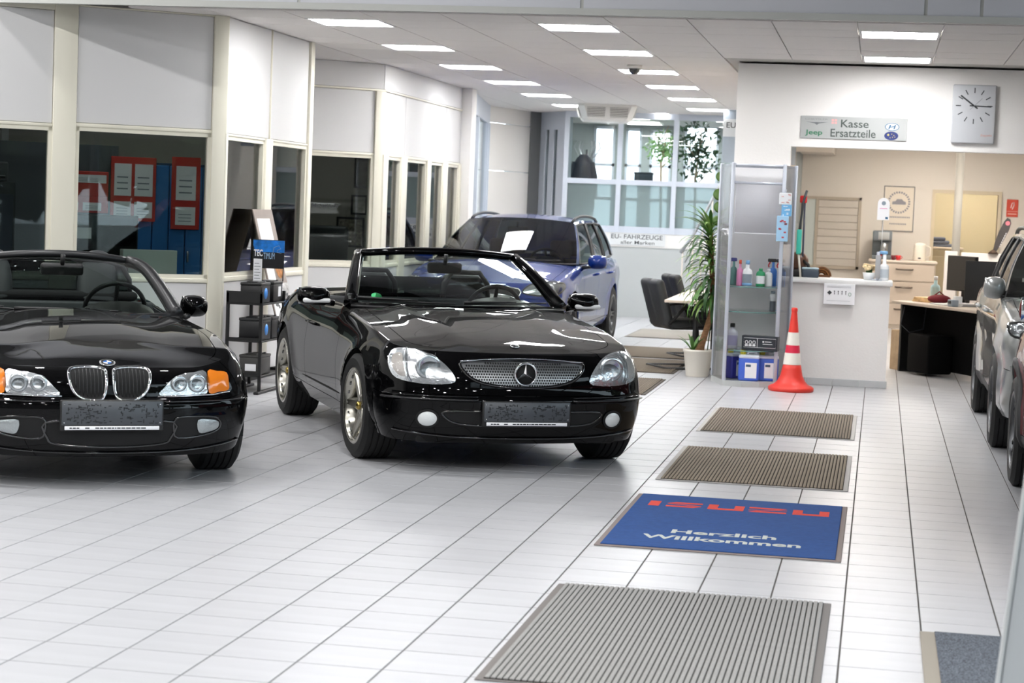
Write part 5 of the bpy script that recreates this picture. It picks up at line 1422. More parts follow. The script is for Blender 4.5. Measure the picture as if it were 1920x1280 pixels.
# slanting grey board at the right picture edge
pa, pb = at_y(1866, 1290, 5.4), at_y(1922, 890, 5.4)
t = thing('display_board', 'pale grey board leaning at the bottom right picture edge', 'board', (pa.x, 5.4, 0))
lean = math.atan2(pb.x - pa.x, pb.z - pa.z)
Mb = Matrix.Translation((-(pa.z) * math.tan(lean), 0, 0)) @ Matrix.Rotation(lean, 4, 'Y')
q = MB(); q.rbox(0.012, 0.9, -0.005, 0.02, 0.0, 1.05, 0.003, 1, Mb, smooth=False); q.build('panel', mat('pale_grey_board', '#b4b8ba', 0.45), t)
q = MB(); q.rbox(0.0, 0.010, -0.012, 0.03, 0.0, 1.055, 0.003, 2, Mb); q.rbox(0.0, 0.91, -0.012, 0.03, 1.05, 1.06, 0.003, 2, Mb); q.build('edge_profile', mat('pale_profile', '#d3d6d6', 0.3, metal=0.4), t)
q = MB(); q.rbox(0.1, 0.8, -0.15, 0.2, 0.0, 0.02, 0.005, 1); q.build('foot', ALU, t)

# ================================================================== BATTERY RACK, TOPPER, LEANING BOARD
BATT = mat('battery_case', '#151517', 0.4); BATT2 = mat('grey_battery_case', '#3a3937', 0.5)
rk = thing('display_rack', 'black steel rack with three shelves of car batteries between the roadsters', 'rack', (-5.06, 14.98, 0))
RW, RD = 0.30, 0.62
for x in (0.0, RW - 0.025):
    for y in (0.0, RD - 0.025):
        q = MB(); q.rbox(x, x + 0.025, y, y + 0.025, 0.02, 0.80, 0.003, 1, smooth=False); q.build('post', BLACKM, rk)
for x in (0.0, RW - 0.03):
    q = MB(); q.rbox(x - 0.005, x + 0.035, -0.06, RD + 0.06, 0.0, 0.022, 0.004, 1, smooth=False); q.build('foot', BLACKM, rk)
for z in (0.145, 0.42, 0.715):
    q = MB(); q.rbox(0, RW, 0, RD, z - 0.012, z, 0.002, 1, smooth=False)
    for y in (0.004, RD - 0.008): q.box(0, RW, y, y + 0.004, z - 0.012, z + 0.022)
    q.build('shelf', BLACKM, rk)
q = MB(); q.box(0.0, RW, 0.0, 0.006, 0.72, 0.81); q.build('side_plate', BLACKM, rk)
def battery(x, y, z, lab, m=BATT, size=(0.17, 0.24, 0.17), glow=True, tagc=None):
    t = thing('car_battery', lab, 'battery', (-5.06 + x, 14.98 + y, z), 0, 'batteries on the black rack')
    w, l, h = size
    q = MB(); q.rbox(0, w, 0, l, 0, h * 0.82, 0.006, 2); q.build('case', m, t)
    q = MB(); q.rbox(-0.003, w + 0.003, -0.003, l + 0.003, h * 0.82, h * 0.95, 0.006, 2); q.rbox(w * .25, w * .75, 0.02, l - 0.02, h * .95, h, 0.004, 1); q.build('lid', m, t)
    for yy in (0.04, l - 0.04):
        q = MB(); q.cyl((w * .8, yy, h * .93), (w * .8, yy, h * 1.02), 0.010, 10); q.build('terminal', DARKALU, t)
    if glow:
        q = MB(); q.box(w + 0.001, w + 0.0025, l * .08, l * .92, h * .08, h * .76); lb = q.build('sticker', mat('battery_sticker', '#10131a', 0.3), t)
        q = MB(); q.lathe([(0, 0), (0.045, 0.0), (0.045, 0.0008), (0, 0.0008)], 18, Matrix.Translation((w + 0.0026, l * .5, h * .44)) @ Matrix.Rotation(PI / 2, 4, 'Y')); q.build('blue_print', mat('blue_glow_print', '#3f8fe0', 0.3), lb)
    if tagc:
        q = MB(); q.box(*tagc); q.build('sticker', PAPER, t)
    return t
battery(0.105, 0.03, 0.717, 'black battery with blue print, nearer one on the top shelf')
battery(0.105, 0.36, 0.717, 'black battery with white code label, farther one on the top shelf', glow=False, tagc=(0.1715, 0.173, 0.12, 0.19, 0.04, 0.12))
battery(0.095, 0.05, 0.422, 'tall black battery with blue print on the middle shelf', size=(0.185, 0.25, 0.185))
battery(0.095, 0.33, 0.422, 'plain black battery behind another on the middle shelf', size=(0.185, 0.24, 0.18), glow=False)
battery(0.105, 0.05, 0.147, 'grey battery with white label on the bottom shelf', m=BATT2, size=(0.175, 0.27, 0.165), glow=False, tagc=(0.05, 0.14, -0.002, -0.0005, 0.03, 0.085))
tp = thing('topper_sign', 'black and blue lettered card on thin legs standing on the rack', 'sign', (-4.93, 15.285, 0.717), math.radians(8))
q = MB(); q.box(-0.02, 0.235, 0, 0.004, 0.27, 0.50); card = q.build('card', mat('topper_black', '#101217', 0.35), tp)
q = MB(); q.add([(0.0, -0.001, 0.40), (0.235, -0.001, 0.40), (0.235, -0.001, 0.495), (-0.018, -0.001, 0.495), (-0.018, -0.001, 0.455)], [(0, 1, 2, 3, 4)]); q.build('blue_print', mat('topper_blue', '#1c78cf', 0.3, noise=(14, 0.5)), card)
fit_text('lettering', 'TEC', PAPER, card, (-0.012, -0.002, 0.365), 0.072, 0.055, bold=0.03)
fit_text('lettering', 'TIMUM', mat('pale_blue_print', '#a9c8e8', 0.4), card, (0.066, -0.002, 0.345), 0.09, 0.05)
q = MB(); q.tube([(0.14, -0.002, 0.385), (0.15, -0.002, 0.44), (0.19, -0.002, 0.455), (0.205, -0.002, 0.43), (0.18, -0.002, 0.42), (0.175, -0.002, 0.40), (0.21, -0.002, 0.395)], 0.006, 6, flat=0.3); q.build('animal_print', mat('topper_figure', '#9fb4c6', 0.4), card)
q = MB(); q.box(-0.012, 0.058, -0.003, -0.002, 0.16, 0.345); pl = q.build('price_list', PAPER, tp)
for k in range(6): q = MB(); q.box(-0.004, 0.045 - 0.01 * (k % 2), -0.0035, -0.003, 0.185 + k * 0.024, 0.189 + k * 0.024); q.build('print_line', INK, pl)
for x in (-0.012, 0.228):
    q = MB(); q.cyl((x, 0.006, 0.17), (x, 0.006, 0.48), 0.004, 8); q.build('leg', BLACKM, tp)
# tall board leaning on the partition behind the rack
bd = thing('display_board', 'tall brown-grey poster board leaning on the glass behind the batteries', 'board', (-4.78, 15.88, 0))
an = math.atan2(0.38, 1.47)
Mb = Matrix(((0, math.cos(an), -math.sin(an), 0), (1, 0, 0, 0), (0, math.sin(an), math.cos(an), 0), (0, 0, 0, 1)))   # local x along wall, y = outwards, z up the board
q = MB(); q.rbox(0, 0.52, -0.012, 0.0, 0.02, 1.50, 0.003, 1, Mb, smooth=False); q.build('panel', mat('taupe_board', '#8d8078', 0.5, noise=((2, 2, 3), 0.15)), bd)
def bpr(name, x0, x1, z0, z1, m, d=0.0012): q = MB(); q.box(x0, x1, 0.0003, d, z0, z1, Mb); return q.build(name, m, bd)
bpr('paper_sheet', 0.05, 0.40, 1.20, 1.42, PAPER); bpr('paper_sheet', 0.02, 0.22, 0.86, 1.12, PAPER); bpr('poster', 0.02, 0.52, 0.42, 0.70, PAPER); bpr('poster', 0.22, 0.52, 0.66, 0.86, mat('grey_poster', '#b9b7b5', 0.5, noise=(20, 0.5)))
q = MB(); q.lathe([(0, 0.0014), (0.10, 0.0014)], 20, Mb @ Matrix.Translation((0.36, 0, 1.0)) @ Matrix.Rotation(-PI / 2, 4, 'X'), False); q.build('glowing_sphere_print', mat('orange_print', '#c98a4c', 0.5, noise=(30, 0.45)), bd)
q = MB(); rr_ = random.Random(3)
for k in range(26):
    x, z = 0.06 + 0.40 * rr_.random(), 0.52 + 0.26 * rr_.random(); s_ = 0.012 + 0.02 * rr_.random(); q.box(x - s_, x + s_, 0.0013, 0.0016, z - s_ * .7, z + s_ * .7, Mb)
o = q.build('engine_print', mat('engine_print', '#5f5f60', 0.5), bd); o['kind'] = 'stuff'
q = MB(); q.box(0.25, 0.52, 0.0003, 0.0012, 0.05, 0.40, Mb); q.build('lower_print', mat('grey_print', '#9a9a98', 0.5), bd)
# two folded-away white sheets on the wall base behind
MA, LA = frame_of(A0, A1)
def A(s, d, z): return MA @ Vector((s, d, z))
AR = math.radians(35.153)
# ------------------------------------------------------------------ inside the front office
lk = thing('locker_bank', 'row of blue lockers seen through the front office window', 'lockers', A(0.80, 1.75, 0), AR)
for i in range(9):
    q = MB(); q.rbox(i * 0.15 + 0.004, i * 0.15 + 0.146, 0, 0.03, 0.05, 1.80, 0.008, 2, smooth=False); d_ = q.build('locker_door', mat('locker_blue', '#2f74b8', 0.4, noise=(1.5, 0.1)), lk)
    q = MB(); q.rbox(i * 0.15 + 0.02, i * 0.15 + 0.035, -0.012, 0.0, 0.95, 1.05, 0.003, 1); q.build('handle', ALU, d_)
q = MB(); q.box(-0.0, 1.35, 0.03, 0.40, 0.0, 1.82); q.build('carcass', mat('locker_dark_blue', '#1d3f66', 0.5), lk)
def red_board(lab, s, d, w, z0, z1, sheets):  # boards added indoors to stand in for outdoor ones mirrored in the pane
    t = thing('reflected_board', lab, 'reflected board', A(s, d, 0), AR)
    q = MB(); q.rbox(0, w, -0.015, 0.0, z0, z1, 0.004, 1, smooth=False); q.build('frame', RED, t)
    for (a, c, e, f) in sheets:
        q = MB(); q.box(a, c, -0.018, -0.0152, e, f); sh = q.build('paper_sheet', PAPER, t)
        for k in range(3): q = MB(); q.box(lerp(a, c, .15), lerp(a, c, .8), -0.019, -0.018, lerp(e, f, .2 + .18 * k), lerp(e, f, .24 + .18 * k)); q.build('print_line', mat('grey_print_line', '#8a8f96', 0.6), sh)
red_board('stand-in for a mirrored red board with white sheets before the blue lockers', 0.72, 1.74, 0.40, 1.30, 1.86, [(0.03, 0.18, 1.52, 1.80), (0.21, 0.37, 1.52, 1.80), (0.03, 0.18, 1.33, 1.47), (0.21, 0.37, 1.33, 1.47)])
red_board('narrow stand-in for a mirrored red board near the corner post', 1.26, 1.74, 0.26, 1.24, 1.88, [(0.04, 0.22, 1.5, 1.8), (0.04, 0.22, 1.28, 1.44)])
red_board('wide stand-in for a mirrored red banner left of the blue lockers', 0.28, 1.74, 0.42, 1.50, 1.72, [(0.02, 0.40, 1.62, 1.69)])
red_board('low stand-in for a mirrored red banner with white cards beneath the wide one', 0.28, 1.74, 0.42, 1.36, 1.50, [(0.02, 0.16, 1.38, 1.45), (0.2, 0.36, 1.38, 1.45)])
dk = thing('office_desk', 'white counter desk behind the front office window', 'desk', A(0.2, 0.55, 0), AR)
q = MB(); q.rbox(0.0, 1.25, 0, 0.7, 0.72, 0.76, 0.004, 1, smooth=False); q.build('top', mat('grey_desk_top', '#8d8983', 0.4), dk)
q = MB(); q.rbox(0.33, 0.78, -0.12, -0.01, 0.0, 1.09, 0.004, 1, smooth=False); q.build('front_panel', mat('pale_green_panel', '#dfe5dd', 0.4), dk)
for x in (0.03, 1.2):
    q = MB(); q.rbox(x - 0.02, x + 0.02, 0.1, 0.6, 0.0, 0.72, 0.004, 1, smooth=False); q.build('leg', DARKALU, dk)
def monitor(name_label, loc, rz, w, h, zc, cat='monitor'):
    t = thing('computer_monitor', name_label, cat, loc, rz)
    q = MB(); q.rbox(-w / 2, w / 2, 0, 0.035, zc - h / 2, zc + h / 2, 0.006, 2); q.build('housing', BLACK, t)
    q = MB(); q.box(-w / 2 + 0.012, w / 2 - 0.012, -0.002, 0.0, zc - h / 2 + 0.012, zc + h / 2 - 0.012); q.build('screen', mat('dark_screen', '#08090b', 0.12), t)
    q = MB(); q.rbox(-0.03, 0.03, 0.036, 0.06, 0.01, zc, 0.005, 1); q.rbox(-0.12, 0.12, -0.06, 0.12, 0, 0.012, 0.004, 1); q.build('stand', BLACK, t)
    return t
m_ = monitor('dark screen standing in for a car mirrored in the front office window', A(0.47, 0.75, 0.7605), AR, 0.52, 0.36, 0.42)  # monitor shape added in place of a dark car's reflection in the glass
q = MB(); q.box(-0.25, -0.13, -0.004, -0.003, 0.40, 0.49); q.build('note', PAPER, m_)
pt = thing('desk_plant', 'small green plant on the desk by the blue lockers', 'plant', A(0.93, 0.9, 0.7605))
q = MB(); q.lathe([(0.03, 0), (0.045, 0.07), (0.04, 0.07), (0.03, 0.05), (0, 0.05)], 14); q.build('pot', mat('terracotta', '#8c6a55', 0.8), pt)
q = MB(); q.cyl((0, 0, 0.05), (0.01, 0, 0.28), 0.004, 6); q.build('stem', mat('leaf_green', '#3f6b34', 0.6), pt)
for k in range(7):
    a = k * 2.4; q = MB(); q.sphere((0.03 * math.cos(a), 0.03 * math.sin(a), 0.25 + 0.02 * (k % 3)), 0.035, 10, 6, (1, 1, 0.7)); q.build('leaf', MATS['leaf_green'], pt)
pc = thing('printer_cabinet', 'dark cabinet behind the leftmost office window', 'cabinet', A(-0.75, 0.9, 0), AR)
q = MB(); q.rbox(0, 0.5, 0, 0.5, 0, 1.60, 0.006, 1, smooth=False); q.build('carcass', mat('anthracite', '#24262b', 0.5), pc)
for k in range(2): q = MB(); q.rbox(0.01 + k * .245, 0.235 + k * .245, -0.018, -0.001, 0.05, 1.50, 0.004, 1, smooth=False); d_ = q.build('door', mat('dark_blue_front', '#1f2737', 0.4), pc); q = MB(); q.rbox(0.18 + k * .1, 0.20 + k * .1, -0.03, -0.018, 0.9, 1.02, 0.003, 1); q.build('handle', ALU, d_)
pr = thing('printer', 'grey office printer on the dark cabinet', 'printer', A(-0.66, 0.95, 1.60), AR)
q = MB(); q.rbox(0, 0.36, 0, 0.36, 0, 0.16, 0.02, 3); q.build('housing', mat('printer_grey', '#5a5b5e', 0.5), pr)
q = MB(); q.rbox(0.03, 0.33, -0.03, 0.02, 0.03, 0.05, 0.005, 1); q.build('paper_tray', BLACK, pr)
wp = thing('wall_picture', 'framed grey picture on the wall of the front office', 'picture', A(-1.2, 2.0, 1.62), AR)
q = MB(); q.rbox(0, 0.55, 0, 0.02, 0, 0.45, 0.006, 1, smooth=False); q.build('frame', ALU, wp)
q = MB(); q.box(0.03, 0.52, -0.002, 0, 0.03, 0.42); q.build('print', mat('grey_picture', '#8f8a82', 0.6, noise=(6, 0.3)), wp)
# ------------------------------------------------------------------ inside the rear office
def wall_pic(lab, u0, v0, u1, v1, Y, m, frame=BLACK):
    p, r = at_y(u0, v1, Y), at_y(u1, v0, Y)
    t = thing('wall_picture', lab, 'picture', (p.x, Y, p.z)); w, h = r.x - p.x, r.z - p.z
    q = MB()
    for (a, c, e, f) in ((0, w, 0, .025), (0, w, h - .025, h), (0, .025, 0, h), (w - .025, w, 0, h)): q.box(a, c, -0.02, 0.0, e, f)
    q.build('frame', frame, t); q = MB(); q.box(0.02, w - 0.02, -0.006, 0.0, 0.02, h - 0.02); q.build('print', m, t)
PG = mat('pale_photo_print', '#b9b4ab', 0.5, noise=(9, 0.5)); PDK = mat('dark_photo_print', '#4a4640', 0.5, noise=(7, 0.6))
wall_pic('upper framed picture on the rear office wall', 664, 296, 694, 352, 24.27, PDK)
wall_pic('lower framed photo on the rear office wall', 658, 366, 690, 402, 24.27, PG)
wall_pic('large framed picture low on the rear office wall', 630, 408, 684, 462, 24.27, mat('mosaic_print', '#8a8272', 0.6, noise=(30, 0.6)))
wall_pic('dark picture behind the narrow windows', 745, 330, 778, 440, 24.27, PDK)
ch = thing('office_chair', 'dark swivel chair in the rear office', 'chair', (-6.35, 22.4, 0))
q = MB(); q.rbox(-0.25, 0.25, -0.05, 0.05, 0.55, 1.25, 0.05, 4); q.build('backrest', LEATHER, ch); q = MB(); q.rbox(-0.26, 0.26, -0.5, 0.05, 0.42, 0.52, 0.04, 3); q.build('seat', LEATHER, ch)
q = MB(); q.cyl((0, -0.2, 0.08), (0, -0.2, 0.42), 0.03); q.build('column', BLACK, ch)
for k in range(5): a = 2 * PI * k / 5; q = MB(); q.tube([(0, -0.2, 0.09), (0.28 * math.cos(a), -0.2 + 0.28 * math.sin(a), 0.03)], 0.022, 6); q.build('foot', BLACK, ch)
MC, LC = frame_of((-5.766, 19.67), (-5.163, 20.175))
n = tag(fit_text('glass_lettering', 'Michael Luhr', INK, None, MC @ Vector((0.03, -0.001 + 0.03, 1.475)), 0.30, 0.035, rot=(PI / 2, 0, math.radians(39.945)), bold=0.01), 'small dark lettering on the rear office window', 'lettering')
dz = thing('office_desk', 'dark desk with papers in the rear office', 'desk', (-6.9, 21.0, 0))
q = MB(); q.rbox(0, 1.3, 0, 0.7, 0.70, 0.74, 0.005, 1, smooth=False); q.build('top', mat('dark_wood_top', '#4a4038', 0.4), dz)
for x in (0.05, 1.25): q = MB(); q.rbox(x - .03, x + .03, 0.05, 0.65, 0, 0.70, 0.004, 1, smooth=False); q.build('leg', DARKALU, dz)

# ================================================================== SIGNS, CLOCK, CEILING UNITS
def board_sign(name, lab, x0, x1, z0, z1, Y, m):
    t = thing(name, lab, 'sign', (x0, Y, z0)); q = MB(); q.rbox(0, x1 - x0, -0.012, 0.0, 0, z1 - z0, 0.003, 1, smooth=False); q.build('panel', m, t); return t
SGN = mat('silver_sign', '#abadac', 0.6)
s = board_sign('wall_sign', 'silver sign with cash desk lettering and small emblems over the opening', -0.787, 0.192, 2.305, 2.515, YK, SGN)
DK = mat('dark_green_grey_ink', '#4b5450', 0.6)
fit_text('lettering', 'Kasse', DK, s, (0.372, -0.014, 0.110), 0.255, 0.072, bold=0.012)
fit_text('lettering', 'Ersatzteile', DK, s, (0.280, -0.014, 0.020), 0.415, 0.075, bold=0.012)
fit_text('lettering', 'Jeep', mat('green_ink', '#3c7a5c', 0.6), s, (0.045, -0.014, 0.022), 0.16, 0.058, bold=0.02)
fit_text('lettering', 'CHRYSLER', mat('grey_ink', '#8b8d8f', 0.6), s, (0.04, -0.014, 0.172), 0.21, 0.014)
q = MB(); q.add([(0.045, -0.0135, 0.155), (0.13, -0.0135, 0.140), (0.15, -0.0135, 0.126), (0.17, -0.0135, 0.140), (0.255, -0.0135, 0.155), (0.17, -0.0135, 0.150), (0.15, -0.0135, 0.152), (0.13, -0.0135, 0.150)], [tuple(range(8))]); q.build('winged_emblem', mat('grey_emblem', '#6f7376', 0.4), s, fix=False)
q = MB(); q.box(0.285, 0.335, -0.0135, -0.0125, 0.140, 0.185); rb = q.build('red_emblem', mat('pale_red_print', '#e2a9a6', 0.6), s); q = MB(); q.box(0.307, 0.313, -0.0145, -0.0135, 0.140, 0.185); q.box(0.285, 0.335, -0.0145, -0.0135, 0.16, 0.165); q.build('emblem_lines', SGN, rb)
def oval(x, z, a, c, m, d=-0.0135, par=None, name='oval_emblem'):
    q = MB(); q.add([(x + a * math.cos(k), d, z + c * math.sin(k)) for k in [2 * PI * i / 28 for i in range(28)]], [tuple(range(28))]); return q.build(name, m, par or s, fix=False)
NAVY = mat('navy_print', '#24336e', 0.4); STEEL = mat('steel_blue_print', '#3f6c8c', 0.4)
oval(0.842, 0.128, 0.066, 0.036, STEEL); o = oval(0.842, 0.128, 0.058, 0.030, PAPER, -0.014)
q = MB()
for pl in ([(0.806, 0.108), (0.820, 0.108), (0.834, 0.148), (0.820, 0.148)], [(0.852, 0.108), (0.866, 0.108), (0.880, 0.148), (0.866, 0.148)], [(0.812, 0.118), (0.874, 0.129), (0.874, 0.139), (0.812, 0.128)]):
    q.add([(x, -0.0148, z) for x, z in pl], [(0, 1, 2, 3)])
q.build('slanted_letter', STEEL, o, fix=False)
o = oval(0.838, 0.046, 0.064, 0.040, NAVY)
q = MB()
for (x, z, r_) in ((0.810, 0.054, 0.014), (0.842, 0.062, 0.006), (0.862, 0.050, 0.006), (0.850, 0.034, 0.006), (0.872, 0.036, 0.006), (0.828, 0.028, 0.006)):
    q.add([(x + (r_ if i % 2 == 0 else r_ * .4) * math.sin(2 * PI * i / 8), -0.0145, z + (r_ if i % 2 == 0 else r_ * .4) * math.cos(2 * PI * i / 8)) for i in range(8)], [tuple(range(8))])
q.build('stars', mat('gold_star_print', '#d8c26a', 0.4), o, fix=False)
# clock
ck = thing('wall_clock', 'grey rectangular wall clock with dark hands beside the lettered sign', 'clock', (0.785, YK, 2.572))
CKM = mat('clock_grey', '#bfc1c5', 0.45)
q = MB(); q.rbox(-0.195, 0.195, -0.045, 0.0, -0.268, 0.268, 0.012, 3); q.build('case', CKM, ck)
cz = 0.075
for k in range(12):
    a = 2 * PI * k / 12; M = Matrix.Translation((0, -0.0455, cz)) @ Matrix.Rotation(a, 4, 'Y'); q = MB(); q.box(-0.0045, 0.0045, -0.001, 0.0005, 0.118, 0.165, M); q.build('hour_mark', INK, ck)
for ang, l0, l1, w_ in ((92, -0.04, 0.155, 0.0055), (307, -0.04, 0.155, 0.007)):
    M = Matrix.Translation((0, -0.049, cz)) @ Matrix.Rotation(math.radians(ang), 4, 'Y'); q = MB(); q.box(-w_, w_, -0.001, 0.001, l0, l1, M); q.build('hand', INK, ck)
M = Matrix.Translation((0, -0.051, cz)) @ Matrix.Rotation(math.radians(225), 4, 'Y'); q = MB(); q.box(-0.002, 0.002, -0.0005, 0.0005, -0.1, 0.05, M); q.build('second_hand', mat('grey_hand', '#8d9096', 0.5), ck)
fit_text('lettering', 'Zeppelin', mat('faded_red_ink', '#d48a7c', 0.6), ck, (0.07, -0.0465, -0.205), 0.10, 0.022)
# notice on the counter
nt_ = board_sign('counter_notice', 'white notice sheet with small pictograms on the counter front', -0.495, -0.205, 0.765, 0.96, YK - 0.062, PAPER)
for (x, z, r_) in ((0.055, 0.11, 0.022),): q = MB(); q.add([(x - r_, -0.0135, z), (x, -0.0135, z + r_), (x + r_, -0.0135, z), (x, -0.0135, z - r_)], [(0, 1, 2, 3)]); q.build('pictogram', INK, nt_, fix=False)
for x in (0.10, 0.135, 0.17, 0.205):
    q = MB(); q.box(x - 0.003, x + 0.003, -0.0135, -0.0125, 0.095, 0.118); q.add([(x + 0.006 * math.cos(k), -0.0135, 0.125 + 0.006 * math.sin(k)) for k in [2 * PI * i / 10 for i in range(10)]], [tuple(range(10))]); q.build('pictogram', INK, nt_, fix=False)
q = MB(); q.tube([(0.242 + 0.012 * math.cos(k), -0.0135, 0.10 + 0.016 * math.sin(k)) for k in [2 * PI * i / 14 for i in range(14)]], 0.002, 6, closed=True); q.build('green_ring', MATS['green_ink'], nt_)
for zz in (0.17, 0.16, 0.035): q = MB(); q.box(0.03, 0.25, -0.0135, -0.0125, zz, zz + 0.002); q.build('print_line', MATS['grey_print_line'], nt_)
# signs on the rear wall
s2 = board_sign('wall_sign', 'pale grey sign with two lines of lettering on the rear wall', -3.90, -3.085, 1.055, 1.228, YB - 0.013, mat('pale_sign', '#d9dbdc', 0.5))
fit_text('lettering', 'EU- FAHRZEUGE', INK, s2, (0.02, -0.0135, 0.093), 0.755, 0.066, bold=0.004)
fit_text('lettering', 'aller Marken', INK, s2, (0.16, -0.0135, 0.018), 0.50, 0.052, bold=0.004)
p0, p1 = at_y(1353, 300, 27.2), at_y(1396, 215, 27.2)
s3 = thing('hanging_sign', 'grey panel with lettering half hidden by the white wall', 'sign', (p0.x, 27.2, 0))
q = MB(); q.rbox(0, 1.0, 0, 0.03, at_y(1360, 305, 27.2).z, ZC, 0.004, 1, smooth=False); q.build('panel', mat('blue_grey_panel', '#aab4bf', 0.5), s3)
q = MB(); q.box(0.0, 1.0, -0.004, 0, 2.62, 2.86); q.build('lettering_field', MATS['pale_sign'], s3)
fit_text('lettering', 'EU- FAHRZEUGE', INK, s3, (0.045, -0.006, 2.74), 0.85, 0.075, bold=0.006)
# ceiling cassette
fn = thing('air_conditioner', 'white ceiling air conditioner with slatted sides', 'air conditioner', (-3.78, 27.1, ZC), math.radians(10))
q = MB()
sq = lambda r, z, c: [(r - c, -r), (r, -r + c), (r, r - c), (r - c, r), (-r + c, r), (-r, r - c), (-r, -r + c), (-r + c, -r)]
rows = [[(x, y, z) for x, y in sq(r, z, c)] for r, z, c in ((0.40, 0.0, 0.08), (0.40, -0.03, 0.08), (0.34, -0.20, 0.08), (0.31, -0.225, 0.08))]
q.grid([list(r) for r in zip(*rows)], False, closeu=True); q.add(rows[-1], [tuple(range(8))]); q.build('housing', mat('warm_white_plastic', '#e4e1dc', 0.45), fn)
for k in range(4):
    Mk = Matrix.Rotation(k * PI / 2, 4, 'Z'); tilt = math.atan2(0.06, 0.17)
    for c_ in (-0.155, 0.155):
        q = MB(); q.add([Mk @ Vector(p) for p in ((c_ - 0.125, -0.400, -0.045), (c_ + 0.125, -0.400, -0.045), (c_ + 0.118, -0.356, -0.172), (c_ - 0.118, -0.356, -0.172))], [(0, 1, 2, 3)]); gr = q.build('vent', mat('vent_dark', '#8f8c88', 0.7), fn)
        for j in range(6):
            f_ = (j + 0.5) / 6; yy, zz = lerp(-0.402, -0.358, f_), lerp(-0.045, -0.172, f_)
            q = MB(); q.box(c_ - 0.125, c_ + 0.125, yy - 0.012, yy + 0.004, zz - 0.005, zz + 0.004, Mk); q.build('slat', MATS['warm_white_plastic'], gr)
dc = thing('security_camera', 'small dark dome camera under the ceiling panels', 'camera', (at_z(1190, 122, ZC).x, at_z(1190, 122, ZC).y, ZC))
q = MB(); q.lathe([(0.075, 0), (0.07, -0.035), (0.0, -0.036)], 24); q.build('base', MATS['warm_white_plastic'], dc)
q = MB(); q.lathe([(0.062, -0.036), (0.052, -0.066), (0.03, -0.085), (0, -0.092)], 24, caps=False); q.build('dome', mat('dome_glass', '#1b1b1d', 0.08, coat=1), dc)
for i, (u, v) in enumerate(((1242, 216), (1260, 218))):
    p = at_z(u, v + 1, ZC - 0.03); sp_ = thing('spot_light', '%s of two small bright spotlights near the air conditioner' % ('left' if i == 0 else 'right'), 'spotlight', (p.x, p.y, ZC))
    q = MB(); q.cyl((0, 0, 0), (0, 0, -0.02), 0.02); q.build('base', ALU, sp_)
    q = MB(); q.rbox(-0.06, 0.06, -0.03, 0.03, -0.045, -0.02, 0.01, 2); q.build('lamp_head', LED, sp_)
# ================================================================== GLASS DISPLAY SHELF, ITS GOODS, THE CONE
SHG = glass('frosted_side_panel', '#e8e8e8', 1.4, 0.6, haze=0.30, hazecol='#d3d4d3'); SHP = mat('shelf_post', '#c4c9d4', 0.35, metal=0.3)
EDGE = mat('green_glass_edge', '#5d8a85', 0.2); SGL = glass('shelf_glass', '#f8fdfb', 1.5, 0.6); ACR = glass('acrylic_sheet', '#fafafc', 1.45, 0.8, haze=0.12, hazecol='#e6e6ea')
sh = thing('display_shelf', 'tall glass display shelf with curved plinth beside the counter', 'shelf', (-1.15, 18.45, 0))
fp = lambda x, y: (x + 1.15, y - 18.45)
foot = [fp(*p) for p in ((-1.50, 18.795), (-1.50, 18.62), (-1.355, 18.13), (-1.18, 18.08), (-1.02, 18.13), (-0.885, 18.24), (-0.80, 18.62), (-0.80, 18.74), (-0.875, 18.74), (-0.875, 18.795))]
q = MB(); q.prism(foot, 'z', 0, 0.05); q.build('plinth', mat('plinth_tile', '#b9bbba', 0.35, noise=(5, 0.06)), sh)
PL_, PR_ = fp(-1.345, 18.15), fp(-0.885, 18.26); BL_, BR_ = fp(-1.49, 18.66), fp(-0.80, 18.66)
def slab(a, b_, th_, z0, z1, m, name):
    a, b_ = Vector((*a, 0)), Vector((*b_, 0)); d = (b_ - a).normalized(); n = Vector((-d.y, d.x, 0)) * th_ / 2
    q = MB(); q.prism([((a + n).x, (a + n).y), ((b_ + n).x, (b_ + n).y), ((b_ - n).x, (b_ - n).y), ((a - n).x, (a - n).y)], 'z', z0, z1); return q.build(name, m, sh)
slab(PL_, BL_, 0.018, 0.05, 2.03, SHG, 'side_panel'); slab(PR_, BR_, 0.008, 0.05, 2.03, glass('clear_side_panel', '#fafbfc', 1.4, 0.8, haze=0.10, hazecol='#cfd2d8'), 'side_panel')
for p in (PL_, PR_, BL_, BR_):
    q = MB(); q.rbox(p[0] - 0.017, p[0] + 0.017, p[1] - 0.017, p[1] + 0.017, 0.05, 2.04, 0.006, 2); q.build('post', SHP, sh)
q = MB(); q.rbox(BL_[0], BR_[0], 0.312, 0.325, 0.05, 2.03, 0.003, 1, smooth=False); q.build('back_panel', mat('white_back_panel', '#f0eff1', 0.6), sh)
def shelf_outline(k=1.0): return [fp(*p) for p in ((-1.48, 18.75), (-1.475, 18.66), (-1.335, 18.17), (-1.18, 18.115), (-1.02, 18.16), (-0.90, 18.27), (-0.815, 18.66), (-0.815, 18.75))]
SZ = (0.33, 0.685, 0.915)
for z in SZ:
    q = MB(); q.prism(shelf_outline(), 'z', z - 0.008, z); g_ = q.build('glass_shelf', SGL, sh)
    q = MB(); o_ = shelf_outline(); q.tube([(x, y, z - 0.004) for x, y in o_[2:6]], 0.0045, 6); q.build('shelf_edge', EDGE, g_)
def bar(a, b_, z, r=0.012): q = MB(); q.tube([(*a, z), (*b_, z)], r, 8); q.build('rail', SHP, sh)
bar(PL_, PR_, 2.02); bar(PL_, PR_, 1.86); bar(BL_, BR_, 2.02)
pm = lambda f, dy=0.0: (lerp(PL_[0], PR_[0], f), lerp(PL_[1], PR_[1], f) + dy)
